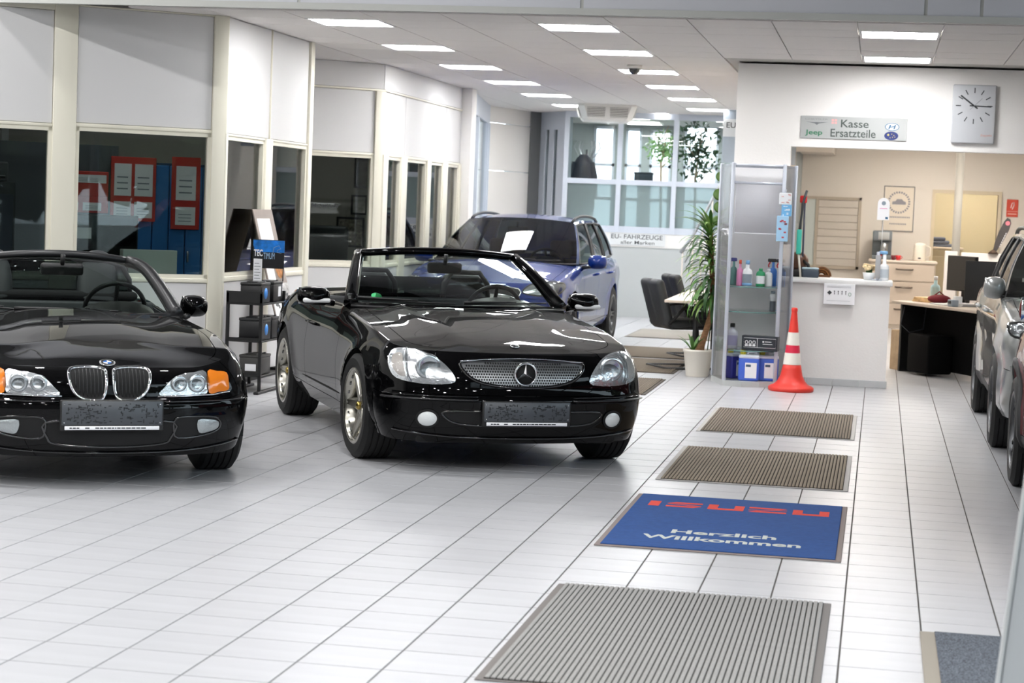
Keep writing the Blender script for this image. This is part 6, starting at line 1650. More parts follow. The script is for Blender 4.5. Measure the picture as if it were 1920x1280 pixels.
a_, b2 = pm(0.06, 0.03), pm(0.98, 0.03)
slab(a_, b2, 0.004, 1.40, 1.85, ACR, 'acrylic_sheet')
q = MB(); q.tube([(*a_, 1.40), (*b2, 1.40)], 0.006, 6); q.tube([(*a_, 1.40), (*a_, 1.85)], 0.005, 6); q.build('sheet_frame', mat('white_edge', '#eef0f4', 0.4), sh)
def on_shelf(u, Y, z): p = at_y(u, 500, Y); d = ray(u, 500); return Vector((p.x, Y, z))
def bottle(lab, u, Y, z, h, r, body, cap=None, neck=0.3, trigger=None, label_m=None, group=None, flat=0.7, cat='bottle', name='bottle', tint_low=None):
    t = thing(name, lab, cat, on_shelf(u, Y, z), 0, group)
    hb = h * (1 - neck)
    q = MB(); q.lathe([(r * .92, 0), (r, 0.008), (r, hb * .78), (r * .85, hb * .92), (r * .38, hb), (r * .34, h * 0.9)], 18, Matrix.Diagonal((1, flat, 1, 1))); q.build('body', body, t)
    if label_m:
        q = MB(); q.lathe([(r * 1.015, hb * .18), (r * 1.015, hb * .68)], 18, Matrix.Diagonal((1, flat, 1, 1)), True, PI + 0.35, 2 * PI - 0.35); q.build('sticker', label_m, t)
    if tint_low:
        q = MB(); q.lathe([(r * 1.01, 0.004), (r * 1.01, hb * .18)], 18, Matrix.Diagonal((1, flat, 1, 1))); q.build('blue_band', tint_low, t)
    if trigger:
        q = MB(); q.rbox(-0.052, 0.028, -0.014, 0.014, h * 0.9, h * 0.9 + 0.032, 0.008, 2); q.build('spray_head', trigger[0], t)
        q = MB(); q.tube([(-0.03, 0, h * .9), (-0.045, 0, h * .9 - 0.03), (-0.038, 0, h * .9 - 0.05)], 0.007, 6); q.build('trigger', trigger[1], t)
    elif cap: q = MB(); q.lathe([(r * .42, h * .86), (r * .42, h), (r * .3, h * 1.01), (0, h * 1.01)], 14); q.build('cap', cap, t)
    return t
PK = lambda n, c, **k: mat(n, c, k.pop('rough', 0.35), **k)
WH = PK('white_bottle', '#eceff2'); PINK = PK('pink_bottle', '#e79ac6'); TEAL = PK('teal_bottle', '#6fa09c'); GRN = PK('green_bottle', '#27935f'); BLU = PK('blue_spray', '#4c86d6'); PUR = PK('indigo_cap', '#4a4f8e'); ORG = PK('orange_cap', '#e05a3b'); LBL = PK('pale_blue_cap', '#7fb3e2'); REDC = PK('red_trigger', '#d5262b'); GREYL = PK('bottle_label', '#8d99a5')
z = SZ[2]
bottle('teal spray bottle with indigo head, leftmost on the top glass shelf', 1376, 18.42, z, 0.245, 0.032, TEAL, trigger=(PUR, PUR))
bottle('pink bottle with orange cap beside the teal spray bottle', 1388, 18.32, z, 0.235, 0.030, PINK, cap=ORG)
bottle('white bottle with pale blue cap and blue foot on the top glass shelf', 1402, 18.28, z, 0.235, 0.045, WH, cap=LBL, label_m=GREYL, tint_low=LBL)
bottle('green canister with white band on the top glass shelf', 1427, 18.34, z, 0.165, 0.042, GRN, cap=GRN, neck=0.12, label_m=WH)
bottle('plain white bottle between the green canister and the blue sprays', 1442, 18.40, z, 0.16, 0.036, WH, cap=WH, neck=0.15)
bottle('blue spray bottle with red trigger, left of a pair', 1450, 18.52, z, 0.25, 0.036, BLU, trigger=(BLACK, REDC))
bottle('blue spray bottle with red trigger, right of a pair', 1466, 18.46, z, 0.25, 0.036, BLU, trigger=(BLACK, REDC))
z = SZ[1]
t = thing('spray_can', 'dark and white spray can on the middle glass shelf', 'can', on_shelf(1452, 18.46, z))
q = MB(); q.lathe([(0.026, 0), (0.027, 0.01), (0.027, 0.095)], 16); q.build('body', PK('charcoal_can', '#5a5f68'), t)
q = MB(); q.lathe([(0.0272, 0.095), (0.0272, 0.15), (0.02, 0.165)], 16); q.build('upper_body', WH, t); q = MB(); q.lathe([(0.02, 0.165), (0.02, 0.19), (0, 0.19)], 14); q.build('cap', GREYL, t)
bottle('small white and pale blue tub on the middle glass shelf', 1465, 18.52, z, 0.105, 0.034, WH, cap=LBL, neck=0.15, tint_low=LBL)
z = SZ[0]
bottle('grey plastic bottle with black screw cap on the lowest glass shelf', 1379, 18.33, z, 0.235, 0.052, PK('misty_grey_bottle', '#b9bac6'), cap=BLACK, neck=0.22, label_m=PK('lilac_label', '#9a97b5'))
t = thing('packing_box', 'black box with white line drawing on the lowest glass shelf', 'box', on_shelf(1433, 18.26, z), -0.12)
q = MB(); q.rbox(-0.165, 0.165, -0.06, 0.06, 0, 0.135, 0.004, 1, smooth=False); q.build('carton', PK('blue_black_carton', '#262b33', rough=0.5), t)
q = MB(); q.tube([(-0.145, -0.061, 0.03), (-0.145, -0.061, 0.115), (0.15, -0.061, 0.115), (0.15, -0.061, 0.03)], 0.002, 4, closed=True); q.tube([(-0.02, -0.061, 0.03), (-0.02, -0.061, 0.115)], 0.002, 4); q.build('white_frame_print', PAPER, t)
for x in (-0.12, -0.085, -0.05):
    q = MB(); q.tube([(x + 0.012 * math.cos(k), -0.0615, 0.075 + 0.016 * math.sin(k)) for k in [2 * PI * i / 10 for i in range(10)]], 0.003, 4, closed=True); q.box(x - 0.014, x + 0.014, -0.062, -0.0605, 0.04, 0.056); q.build('tool_print', PAPER, t)
q = MB(); q.add([(0.035 + 0.008 * math.cos(k), -0.0612, 0.085 + 0.008 * math.sin(k)) for k in [2 * PI * i / 12 for i in range(12)]], [tuple(range(12))]); q.box(0.05, 0.11, -0.0615, -0.0605, 0.083, 0.089); q.box(0.03, 0.12, -0.0615, -0.0605, 0.062, 0.067); q.build('line_print', PAPER, t, fix=False)
def canister(lab, u, Y, rz, m, w=0.19, d=0.13, h=0.272):
    t = thing('canister', lab, 'canister', on_shelf(u, Y, 0.0505), rz, 'blue fluid canisters on the shelf plinth')
    q = MB(); q.rbox(-w / 2, w / 2, -d / 2, d / 2, 0, h * .78, 0.018, 3); q.build('body', m, t)
    q = MB(); q.rbox(-w / 2, w / 2, -d / 2, d / 2, h * .74, h * .88, 0.02, 3); q.build('shoulder', PK('clear_shoulder', '#dfe3ee'), t)
    q = MB(); q.lathe([(0.026, 0), (0.028, 0.04), (0.022, 0.046), (0, 0.046)], 16, Matrix.Translation((-w * .3, 0, h * .86))); q.build('cap', PK('yellow_cap', '#e9d84a'), t)
    q = MB(); q.tube([(-w * .12, 0, h * .87), (0, 0, h * .99), (w * .25, 0, h * 1.0), (w * .42, 0, h * .86)], 0.015, 8); q.build('handle', MATS['clear_shoulder'], t)
    q = MB(); q.box(-w * .18, w * .38, -d / 2 - 0.0015, -d / 2, h * .10, h * .62); s_ = q.build('sticker', PAPER, t)
    q = MB(); q.box(-w * .14, w * .1, -d / 2 - 0.0022, -d / 2 - 0.0015, h * .48, h * .56); q.build('print_block', mat('dark_teal_print', '#31506a', 0.5), s_)
    return t
canister('indigo fluid canister, leftmost of three on the plinth', 1386, 18.44, 0.75, PK('indigo_fluid', '#3d3f9e'), w=0.17)
canister('clear blue fluid canister with white sticker in the middle of three', 1413, 18.24, 0.05, PK('blue_fluid', '#4468cf'))
canister('clear blue fluid canister half hidden by the cone', 1449, 18.33, 0.08, MATS['blue_fluid'])
def pack(lab, u0, v0, u1, v1, Y, m, m2, cat='pack'):
    p, r = at_y(u0, v1, Y), at_y(u1, v0, Y); w, h = r.x - p.x, r.z - p.z
    t = thing('hanging_pack', lab, cat, (p.x, Y, p.z), 0, 'packs hanging on the shelf post'); q = MB(); q.rbox(0, w, -0.035, 0.0, 0, h, 0.004, 1, smooth=False); q.build('carton', m, t)
    q = MB()
    r3 = random.Random(u0)
    for k in range(9): x, z_ = w * (.15 + .6 * r3.random()), h * (.1 + .75 * r3.random()); q.box(x, x + w * .2, -0.0365, -0.0351, z_, z_ + h * .06)
    q.build('print', m2, t)
    q = MB(); q.tube([(w / 2, -0.015, h), (w / 2, 0.02, h + 0.02), (w / 2, 0.10, h + 0.03)], 0.004, 6); q.build('hook', SHP, t)
    return t
pack('white and grey pack hanging topmost at the shelf post', 1461, 362, 1485, 383, 18.16, WH, PK('pale_red_mark', '#d9a3a0'))
pack('pale pack with blue top hanging second at the shelf post', 1465, 384, 1485, 405, 18.16, PK('sky_blue_pack', '#74b4e0'), WH)
pack('light blue pack with red and white print hanging lowest at the shelf post', 1455, 405, 1479, 452, 18.12, PK('ice_blue_pack', '#a9d2f0'), PK('red_mark', '#c4525e'))
# traffic cone
CO = mat('cone_orange', '#e0392d', 0.45, noise=(8, 0.05)); CW = mat('cone_white_band', '#ebe7dc', 0.35); CR = mat('cone_red_band', '#dd2a4a', 0.3)
cn = thing('traffic_cone', 'orange traffic cone with two white bands in front of the shelf', 'traffic cone', (-0.725, 17.98, 0))
q = MB(); q.lathe([(0.20, 0.0), (0.205, 0.012), (0.205, 0.032), (0.19, 0.045), (0.155, 0.06), (0.125, 0.09), (0.10, 0.14), (0.088, 0.2), (0.079, 0.24)], 8 * 4, caps=True); q.build('base', CO, cn)
def cseg(nm, z0, z1, m, e=0.0):
    R_ = lambda z: pw(z, [(0.24, 0.079), (0.72, 0.024)]); q = MB(); q.lathe([(R_(z0) + e, z0), (R_(z1) + e, z1)], 32, caps=False); q.build(nm, m, cn)
cseg('band', 0.24, 0.345, CW, 0.002); cseg('red_band', 0.345, 0.415, CR, 0.001); cseg('band', 0.415, 0.53, CW, 0.002); cseg('upper_cone', 0.53, 0.715, CO)
q = MB(); q.lathe([(0.024, 0.71), (0.028, 0.718), (0.028, 0.742), (0.02, 0.752), (0.017, 0.752), (0.017, 0.72)], 20, caps=False); q.build('tip', CO, cn)

# ================================================================== PLANTS
LG = [mat('yucca_leaf_%s' % n, c, 0.5, vary=0.2) for n, c in (('mid', '#4e7a35'), ('dark', '#2f5527'), ('light', '#7ea050'))]
yu = thing('potted_yucca', 'tall yucca with drooping strap leaves in a cream pot beside the shelf', 'plant', (-1.665, 19.0, 0))
q = MB(); q.lathe([(0.105, 0), (0.11, 0.01), (0.138, 0.235), (0.146, 0.24), (0.146, 0.262), (0.128, 0.262), (0.126, 0.22), (0, 0.22)], 32); q.build('pot', mat('cream_pot', '#e6e0d4', 0.45), yu)
q = MB(); q.lathe([(0.125, 0.225), (0, 0.232)], 24); q.build('soil', mat('potting_soil', '#3a2d24', 0.95), yu)
TRK = mat('yucca_trunk', '#8a6546', 0.85, noise=((20, 20, 60), 0.3), bump=(70, 0.8))
q = MB(); q.tube([(0.01, -0.03, 0.22), (0.03, -0.03, 0.3), (0.07, -0.02, 0.45), (0.115, -0.02, 0.62), (0.115, -0.02, 0.85), (0.09, 0, 1.1), (0.06, 0, 1.5)], [0.055, 0.035, 0.03, 0.03, 0.027, 0.024, 0.02], 10); q.build('trunk', TRK, yu)
def blade(L_, w, droop, n=7):
    rows = []; p = Vector((0, 0, 0)); an = 0.0
    for i in range(n + 1):
        t_ = i / n; ww = w * (0.55 + 1.2 * t_ if t_ < .35 else 1.0 * (1 - ((t_ - .35) / .65) ** 2.2) + 0.02)
        nrm = Vector((-math.sin(an), 0, math.cos(an)))
        rows.append([p + Vector((0, -ww, 0)) + nrm * ww * .25, p.copy(), p + Vector((0, ww, 0)) + nrm * ww * .25])
        an -= droop / n * (0.5 + t_); p = p + Vector((math.cos(an), 0, math.sin(an))) * (L_ / n)
    return rows
bl = []
for k, (L_, w, dr) in enumerate(((0.42, 0.020, 1.7), (0.38, 0.022, 2.3), (0.44, 0.019, 1.3), (0.32, 0.020, 0.8))):
    q = MB(); q.grid(blade(L_, w, dr), True); o = q.build('leaf', LG[k % 3], yu, fix=False); bl.append(o.data); bpy.data.objects.remove(o)
rr_ = random.Random(21)
for k in range(240):
    f_ = k / 240; zc = 0.72 + 0.72 * f_; az = k * 2.39996
    o = link('leaf', bl[rr_.randrange(3) if f_ < .8 else 3 if rr_.random() < .5 else 2], yu)
    if k % 4 == 0: o.data = o.data
    el = lerp(-0.15, 1.15, f_) + rr_.uniform(-0.2, 0.25)
    o.matrix_local = Matrix.Translation((lerp(0.115, 0.06, max(0, (zc - .85) / .6)), -0.01, zc)) @ Matrix.Rotation(az, 4, 'Z') @ Matrix.Rotation(-el, 4, 'Y') @ Matrix.Diagonal((rr_.uniform(.4, .55) if math.cos(az) > 0.1 or math.sin(az) > .8 else rr_.uniform(.7, 1.0),) * 3 + (1,))
for k in range(7):
    o = link('leaf', bl[3], yu); o.matrix_local = Matrix.Translation((-0.05, -0.03, 0.23)) @ Matrix.Rotation(k * 0.9 + 2, 4, 'Z') @ Matrix.Rotation(-1.2 + 0.1 * (k % 3), 4, 'Y') @ Matrix.Diagonal((.75, .75, .75, 1))
# slender stem with round leaves rising from the same pot
q = MB(); q.tube([(0.08, 0.06, 0.22), (0.14, 0.02, 0.9), (0.16, 0.0, 1.5), (0.165, -0.02, 1.98)], 0.006, 6); q.build('stem', LG[1], yu)
for (z, dx, r_) in ((1.92, -0.02, 0.052), (1.75, -0.03, 0.060), (1.63, -0.022, 0.058), (1.50, -0.04, 0.05), (1.84, 0.03, 0.045)):
    q = MB(); q.lathe([(r_, 0), (r_ * .7, 0.008), (0, 0.010)], 18, Matrix.Translation((0.165 + dx, -0.02, z)) @ Matrix.Rotation(PI / 2 - 0.3, 4, 'X') @ Matrix.Rotation(0.2, 4, 'Y')); q.build('round_leaf', mat('dark_round_leaf', '#4a6a24', 0.45), yu)

# ================================================================== TABLE AND CANTILEVER CHAIRS
P1, P2 = at_z(1246, 562, 0.71), at_z(1292, 543, 0.71)
tb = thing('meeting_table', 'beige table behind the yucca with two black chairs', 'table', (P1.x, P1.y, 0), math.atan2(-(P2 - P1).x, (P2 - P1).y))
Lt = (P2 - P1).length
q = MB(); q.rbox(0, 0.58, 0, Lt, 0.685, 0.712, 0.004, 2); q.build('tabletop', mat('beige_tabletop', '#d9c9b8', 0.4), tb)
for x in (0.30, 0.52):
    for y in (0.15, Lt - 0.15): q = MB(); q.cyl((x, y, 0), (x, y, 0.685), 0.025); q.build('leg', BLACKM, tb)
q = MB(); q.rbox(0.25, 0.5, 0.2, 0.45, 0.712, 0.73, 0.004, 1, smooth=False); q.build('desk_pad', BLACK, tb)
def cantilever(lab, x, y, rz):
    t = thing('cantilever_chair', lab, 'chair', (x, y, 0), rz, 'chairs at the meeting table')
    q = MB()
    for s in (-1, 1):
        q.tube([(0.26, 0.24 * s, 0.018), (-0.24, 0.24 * s, 0.018), (-0.30, 0.24 * s, 0.03), (0.31, 0.24 * s, 0.03)] if False else [(-0.26, 0.24 * s, 0.016), (0.24, 0.24 * s, 0.016), (0.30, 0.24 * s, 0.05), (0.28, 0.24 * s, 0.40), (0.24, 0.24 * s, 0.44), (-0.2, 0.24 * s, 0.42)], 0.013, 8)
    q.tube([(-0.26, -0.24, 0.016), (-0.26, 0.24, 0.016)], 0.013, 8); q.build('frame', BLACKM, t)
    q = MB(); q.rbox(-0.24, 0.27, -0.25, 0.25, 0.40, 0.50, 0.045, 4); q.build('seat', LEATHER, t)
    M = Matrix.Translation((-0.20, 0, 0.42)) @ Matrix.Rotation(-0.30, 4, 'Y')
    q = MB(); q.rbox(-0.05, 0.04, -0.24, 0.0, 0, 0.50, 0.045, 5, M); q.rbox(-0.05, 0.04, 0.0, 0.24, 0, 0.50, 0.045, 5, M); q.build('backrest', LEATHER, t)
    for s in (-1, 1): q = MB(); q.tube([(-0.24, 0.24 * s, 0.45), (-0.10, 0.27 * s, 0.62), (0.12, 0.27 * s, 0.64), (0.2, 0.26 * s, 0.46)], 0.018, 8); q.build('armrest', BLACK, t)
    return t
cantilever('black cantilever chair at the nearer end of the beige table', -1.92, 19.9, 0.5)
cantilever('black cantilever chair at the farther end of the beige table', -1.90, 21.6, 0.45)
# side table leg block seen as a dark mass under the table
# stair rail in front of the rear wall
sr = thing('stair_railing', 'slim steel stair railing rising behind the yucca', 'railing', (-2.7, 28.2, 0))
def sl(u, v): p = at_y(u, v, 28.2); return (p.x + 2.7, 0, p.z)
q = MB(); q.tube([sl(1276, 474), sl(1300, 440), sl(1342, 362), sl(1362, 325)], 0.022, 8); q.build('handrail', ALU, sr)
q = MB(); q.tube([sl(1284, 492), sl(1342, 390), sl(1362, 352)], 0.012, 8); q.build('lower_rail', ALU, sr)
for u, v in ((1280, 470), (1300, 440), (1318, 410), (1336, 376), (1354, 345)):
    a = sl(u, v); q = MB(); q.cyl((a[0], 0, 0), a, 0.012, 8); q.build('baluster', mat('pale_baluster', '#cfc6bd', 0.4), sr)
# behind the rear glazing: coat on a stand, box, plants
cs = thing('coat_stand', 'coat stand with curved hooks behind the rear glazing', 'coat stand', (at_y(1100, 300, 29.6).x, 29.6, 0))
q = MB(); q.cyl((0, 0, 0.02), (0, 0, 2.45), 0.02); q.lathe([(0.2, 0), (0.2, 0.02), (0, 0.03)], 20); q.build('pole', DARKALU, cs)
for a in range(6): an = a * PI / 3 + .3; q = MB(); q.tube([(0, 0, 2.32), (0.12 * math.cos(an), 0.12 * math.sin(an), 2.34), (0.2 * math.cos(an), 0.2 * math.sin(an), 2.48), (0.17 * math.cos(an), 0.17 * math.sin(an), 2.58)], 0.010, 6); q.build('hook', ALU, cs)
c_ = thing('coat', 'dark navy coat hanging on the coat stand', 'coat', (cs.location.x - 0.02, 29.42, 1.75))
q = MB(); rows = []
for k in range(15):
    f_ = k / 14; z = 0.62 - 0.80 * f_; w = pw(f_, [(0, 0.05), (0.1, 0.12), (0.22, 0.155), (0.6, 0.165), (1, 0.19)]); d_ = pw(f_, [(0, 0.04), (0.2, 0.075), (1, 0.09)])
    rows.append([(w * math.cos(a) * (1 + .05 * math.sin(5 * a + f_ * 2)), d_ * math.sin(a) * (1 + .12 * math.sin(7 * a)), z) for a in [2 * PI * i / 28 for i in range(28)]])
q.grid([list(r) for r in zip(*rows)], True, closeu=True); q.add(rows[0], [tuple(range(28))]); q.add(rows[-1], [tuple(range(28))]); q.build('body', mat('navy_cloth', '#1b2436', 0.9), c_)
for s in (-1, 1): q = MB(); q.tube([(0.12 * s, -0.01, 0.50), (0.175 * s, -0.03, 0.3), (0.19 * s, -0.03, -0.05)], [0.05, 0.05, 0.042], 10); q.build('sleeve', MATS['navy_cloth'], c_)
p0, p1 = at_y(1190, 338, 29.1), at_y(1224, 324, 29.1)
t = thing('storage_box', 'dark blue-grey box on the ledge behind the rear glazing', 'box', (p0.x, 29.0, 0)); zb = 2.0
q = MB(); q.rbox(0, p1.x - p0.x, 0, 0.2, 2.005, p1.z, 0.012, 2); q.build('body', mat('slate_box', '#4c5a68', 0.6), t); q = MB(); q.rbox(-0.005, p1.x - p0.x + .005, -0.005, 0.205, p1.z - 0.025, p1.z + 0.004, 0.006, 2); q.build('lid', mat('slate_box_lid', '#43505c', 0.6), t)
b = MB(); b.box(-4.6, -1.3, YB + 0.12, YB + 0.42, 1.96, 2.004); b.box(-4.6, -1.3, YB + 0.13, YB + 0.40, 0.0, 0.05); struct(b.build('trim_ledge', GREYP), 'ledge behind the rear glazing')
def leafy(lab, u, v, Y, rad, hgt, n, m, lsz, bark=True, base=None):
    p = at_y(u, v, Y); t = thing('leafy_plant', lab, 'plant', (p.x, Y, 0))
    q = MB(); q.lathe([(0.14, 0), (0.18, 0.3), (0.16, 0.3), (0.15, 0.26), (0, 0.26)], 20); q.build('pot', GREYP, t)
    q = MB(); q.tube([(0, 0, 0.25), (0.03, 0, 0.9), (-0.02, 0, p.z - hgt * .4), (0.05, 0, p.z + hgt * .3)], [0.025, 0.022, 0.018, 0.01], 8); 
    for k in range(5): a = k * 1.3; q.tube([(0, 0, p.z - hgt * .5 + .12 * k), (rad * .6 * math.cos(a), rad * .4 * math.sin(a), p.z - hgt * .2 + .12 * k)], [0.012, 0.006], 6)
    q.build('trunk', mat('pale_bark', '#b59f83', 0.8), t)
    q = MB(); r4 = np.random.RandomState(n)
    for _ in range(n):
        a, e, rr2 = r4.rand() * 6.28, r4.rand() * 2 - 1, r4.rand() ** .5
        c = Vector((rad * rr2 * math.cos(a) * math.sqrt(1 - e * e), rad * .7 * rr2 * math.sin(a) * math.sqrt(1 - e * e), p.z + hgt / 2 * e * rr2))
        M = Matrix.Translation(c) @ Matrix.Rotation(r4.rand() * 6, 4, Vector(r4.rand(3) - .5).normalized()); w = lsz * (.6 + .8 * r4.rand())
        q.add([M @ Vector(k) for k in ((-w, 0, 0), (0, -w * .45, .1 * w), (w, 0, 0), (0, w * .45, .1 * w))], [(0, 1, 2, 3)])
    o = q.build('foliage', m, t, fix=False); o['kind'] = 'stuff'
leafy('dark leaved ficus behind the right part of the rear glazing', 1308, 285, 29.9, 0.42, 1.0, 420, mat('ficus_leaf', '#48694a', 0.4, vary=0.5), 0.05)
leafy('pale green feathery plant behind the middle of the rear glazing', 1243, 278, 31.8, 0.32, 0.6, 320, mat('pale_leaf', '#8fb678', 0.6, vary=0.3), 0.045)

# ================================================================== THINGS ON THE COUNTER AND IN THE PARTS OFFICE
zc_ = 1.0005
def cpos(u, Y=19.0, z=zc_): return on_shelf(u, Y, z)
t = thing('leaf_blower', 'brown and black garden machine lying on the counter next to the shelf', 'garden machine', cpos(1492, 19.05))
q = MB(); q.sphere((0.02, 0, 0.145), 0.10, 16, 10, (1, .8, .95)); q.build('motor_cover', mat('dark_brown_plastic', '#5a3826', 0.4), t)
q = MB(); q.rbox(-0.10, 0.09, -0.07, 0.07, 0, 0.075, 0.02, 3); q.build('base', BLACK, t)
q = MB(); q.tube([(0.06, -0.05, 0.16), (0.12, -0.07, 0.12), (0.13, -0.07, 0.03)], 0.016, 8); q.build('handle', BLACK, t)
t = thing('telescopic_brush', 'turquoise handled brush with pale pole leaning by the shelf', 'brush', cpos(1496, 18.93))
q = MB(); q.tube([(0.03, -0.02, 0.0), (0.0, 0.0, 0.22)], 0.010, 8); q.build('pole', mat('pale_pole', '#d8d2c8', 0.4), t)
q = MB(); q.rbox(-0.025, 0.022, -0.02, 0.02, 0.215, 0.45, 0.012, 2); q.build('grip', mat('turquoise_plastic', '#3fc0ac', 0.45), t)
q = MB(); q.tube([(0, 0, 0.45), (0.02, 0, 0.70), (0.05, 0, 0.82)], 0.012, 8); q.build('upper_rod', mat('slate_plastic', '#3c4146', 0.5), t)
t = thing('wiper_blades', 'pair of dark rods with a red head standing behind the brush', 'rods', cpos(1500, 19.0))
for x in (-0.012, 0.02): q = MB(); q.tube([(x, 0, 0.0), (x, 0, 0.28), (x * .8, 0, 0.70)], 0.009, 8); q.build('rod', mat('navy_rod', '#2c3247', 0.4), t)
q = MB(); q.rbox(-0.03, 0.035, -0.02, 0.02, 0.70, 0.77, 0.012, 2); q.build('red_head', REDC, t)
t = thing('tool_case', 'small blue-grey case on the counter in front of the machine', 'case', cpos(1518, 18.98))
q = MB(); q.rbox(-0.07, 0.09, -0.05, 0.05, 0, 0.075, 0.01, 2); q.build('body', mat('slate_case', '#3b4653', 0.4), t); q = MB(); q.rbox(-0.07, 0.09, -0.051, 0.05, 0.076, 0.095, 0.008, 2); q.build('lid', mat('pale_blue_lid', '#b5cbd6', 0.3), t)
t = thing('rope_coil', 'coiled brown tow rope on the counter', 'rope', cpos(1541, 19.0))
for k in range(5):
    r_ = 0.085 - 0.012 * k; q = MB(); q.tube([(r_ * math.cos(a), -0.03 + 0.014 * k, max(0.012, 0.018 + r_ * 0.95 * math.sin(a) * (1 if a < PI else .0))) for a in [2 * PI * i / 24 for i in range(24)]], 0.011, 8, closed=True); q.build('loop', mat('rope_brown', '#a8703c', 0.8, noise=(60, .3)) if k % 2 else mat('rope_dark', '#6b4424', 0.8), t)
t = thing('flower_pot', 'pale flowers in a white pot at the right of the counter', 'flowers', cpos(1630, 19.02))
q = MB(); q.lathe([(0.045, 0), (0.06, 0.07), (0.055, 0.07), (0.05, 0.05), (0, 0.05)], 18); q.build('pot', WH, t)
r5 = random.Random(9)
for k in range(16): q = MB(); a = k * 2.4; q.sphere((0.055 * math.cos(a) * r5.random() ** .4, 0.055 * math.sin(a), 0.095 + 0.05 * r5.random()), 0.022, 8, 6, (1, 1, .7)); q.build('blossom', mat('cream_blossom', '#ead3a8', 0.7, vary=0.2), t)
q = MB(); q.cyl((0, 0, 0.05), (0, 0, 0.1), 0.03); q.build('leaves', LG[1], t)
t = thing('leaflet_holder', 'slim grey leaflet stand behind the spray bottle on the counter', 'holder', cpos(1645, 18.93))
q = MB(); q.rbox(-0.012, 0.02, -0.02, 0.0, 0, 0.27, 0.003, 1); q.rbox(-0.05, 0.05, -0.02, 0.08, 0, 0.012, 0.003, 1); q.build('upright', SHP, t); q = MB(); q.rbox(-0.02, 0.028, -0.025, -0.02, 0.02, 0.24, 0.002, 1); q.build('leaflet', mat('dove_grey_leaflet', '#a9a9ab', 0.5), t)
bottle('white spray bottle with blue head at the right counter end', 1658, 18.97, zc_, 0.275, 0.046, WH, trigger=(LBL, REDC), neck=0.42, label_m=PK('pale_grey_label', '#c3ccd4'))
t = thing('hang_tag_sign', 'white rounded tag sign on a thin wire above the counter', 'sign', cpos(1651, 19.16))
q = MB(); q.cyl((0, 0, 0), (0, 0, 0.58), 0.004, 8); q.lathe([(0.05, 0), (0.05, 0.008), (0, 0.01)], 16); q.build('wire_stand', ALU, t)
tagp = at_y(1642, 412, 19.16); tz = tagp.z - 1.0; w_, h_ = 0.056, 0.215
q = MB(); q.prism([(-w_, tz), (w_, tz), (w_, tz + h_ * .7)] + [(w_ * math.cos(a), tz + h_ * .72 + w_ * math.sin(a)) for a in [PI * k / 12 for k in range(1, 12)]] + [(-w_, tz + h_ * .7)], 'y', -0.004, 0.0); q.build('tag', PAPER, t)
q = MB(); q.add([(0.02 * math.cos(a), -0.005, tz + h_ * .74 + 0.02 * math.sin(a)) for a in [2 * PI * k / 14 for k in range(14)]], [tuple(range(14))]); q.build('grey_dot', GREYL, t, fix=False)
q = MB(); q.box(-0.035, 0.035, -0.0055, -0.004, tz + 0.105, tz + 0.112); q.build('pink_line', PINK, t); q = MB(); q.box(0.02, 0.045, -0.0055, -0.004, tz + 0.01, tz + 0.03); q.build('blue_square', STEEL, t)
# rear of the parts office
sb = thing('sideboard', 'beige sideboard along the office rear wall', 'sideboard', (-0.13, 29.35, 0))
q = MB(); q.rbox(0, 0.94, 0, 0.6, 0, 0.96, 0.005, 1, smooth=False); q.build('carcass', BEIGEF, sb); q = MB(); q.rbox(-0.02, 0.96, -0.03, 0.62, 0.96, 0.995, 0.005, 1); q.build('top', mat('pale_beige_top', '#ddd0c0', 0.4), sb)
for z0, z1 in ((0.70, 0.94), (0.38, 0.68), (0.06, 0.36)):
    q = MB(); q.rbox(0.015, 0.925, -0.02, -0.001, z0, z1, 0.004, 1, smooth=False); d_ = q.build('drawer', mat('drawer_beige', '#c9b9a8', 0.45), sb)
    q = MB(); q.tube([(0.38, -0.022, z1 - 0.07), (0.40, -0.045, z1 - 0.075), (0.60, -0.045, z1 - 0.075), (0.62, -0.022, z1 - 0.07)], 0.012, 8); q.build('handle', mat('bronze_handle', '#6d6258', 0.35, metal=.7), d_)
t = thing('coffee_machine', 'grey coffee machine on the sideboard', 'coffee machine', (0.03, 29.55, 0.9955))
q = MB(); q.rbox(-0.14, 0.14, 0, 0.3, 0, 0.06, 0.01, 2); q.rbox(-0.14, 0.14, 0.15, 0.3, 0.06, 0.40, 0.01, 2); q.rbox(-0.14, 0.14, 0.0, 0.3, 0.27, 0.42, 0.02, 2); q.build('housing', mat('blue_grey_machine', '#6f777c', 0.4), t)
q = MB(); q.cyl((0.03, 0.06, 0.09), (0.03, 0.06, 0.25), 0.06, 18); q.build('pot', mat('steel_pot', '#aeb2b4', 0.25, metal=.8), t); q = MB(); q.rbox(-0.06, 0.10, -0.006, 0.0, 0.29, 0.40, 0.003, 1); q.build('front', SGN, t)
t = thing('kettle', 'cream electric kettle on the sideboard', 'kettle', (0.575, 29.6, 0.9955))
q = MB(); q.lathe([(0.09, 0), (0.095, 0.02), (0.085, 0.22), (0.08, 0.25), (0.03, 0.262), (0, 0.264)], 24); q.build('body', mat('cream_plastic', '#ece4d6', 0.35), t); q = MB(); q.tube([(0.085, 0, 0.22), (0.15, 0, 0.20), (0.15, 0, 0.08), (0.09, 0, 0.05)], 0.012, 8); q.build('handle', MATS['cream_plastic'], t); q = MB(); q.rbox(-0.02, 0.02, -0.097, -0.08, 0.03, 0.05, 0.003, 1); q.build('switch', BLACK, t)
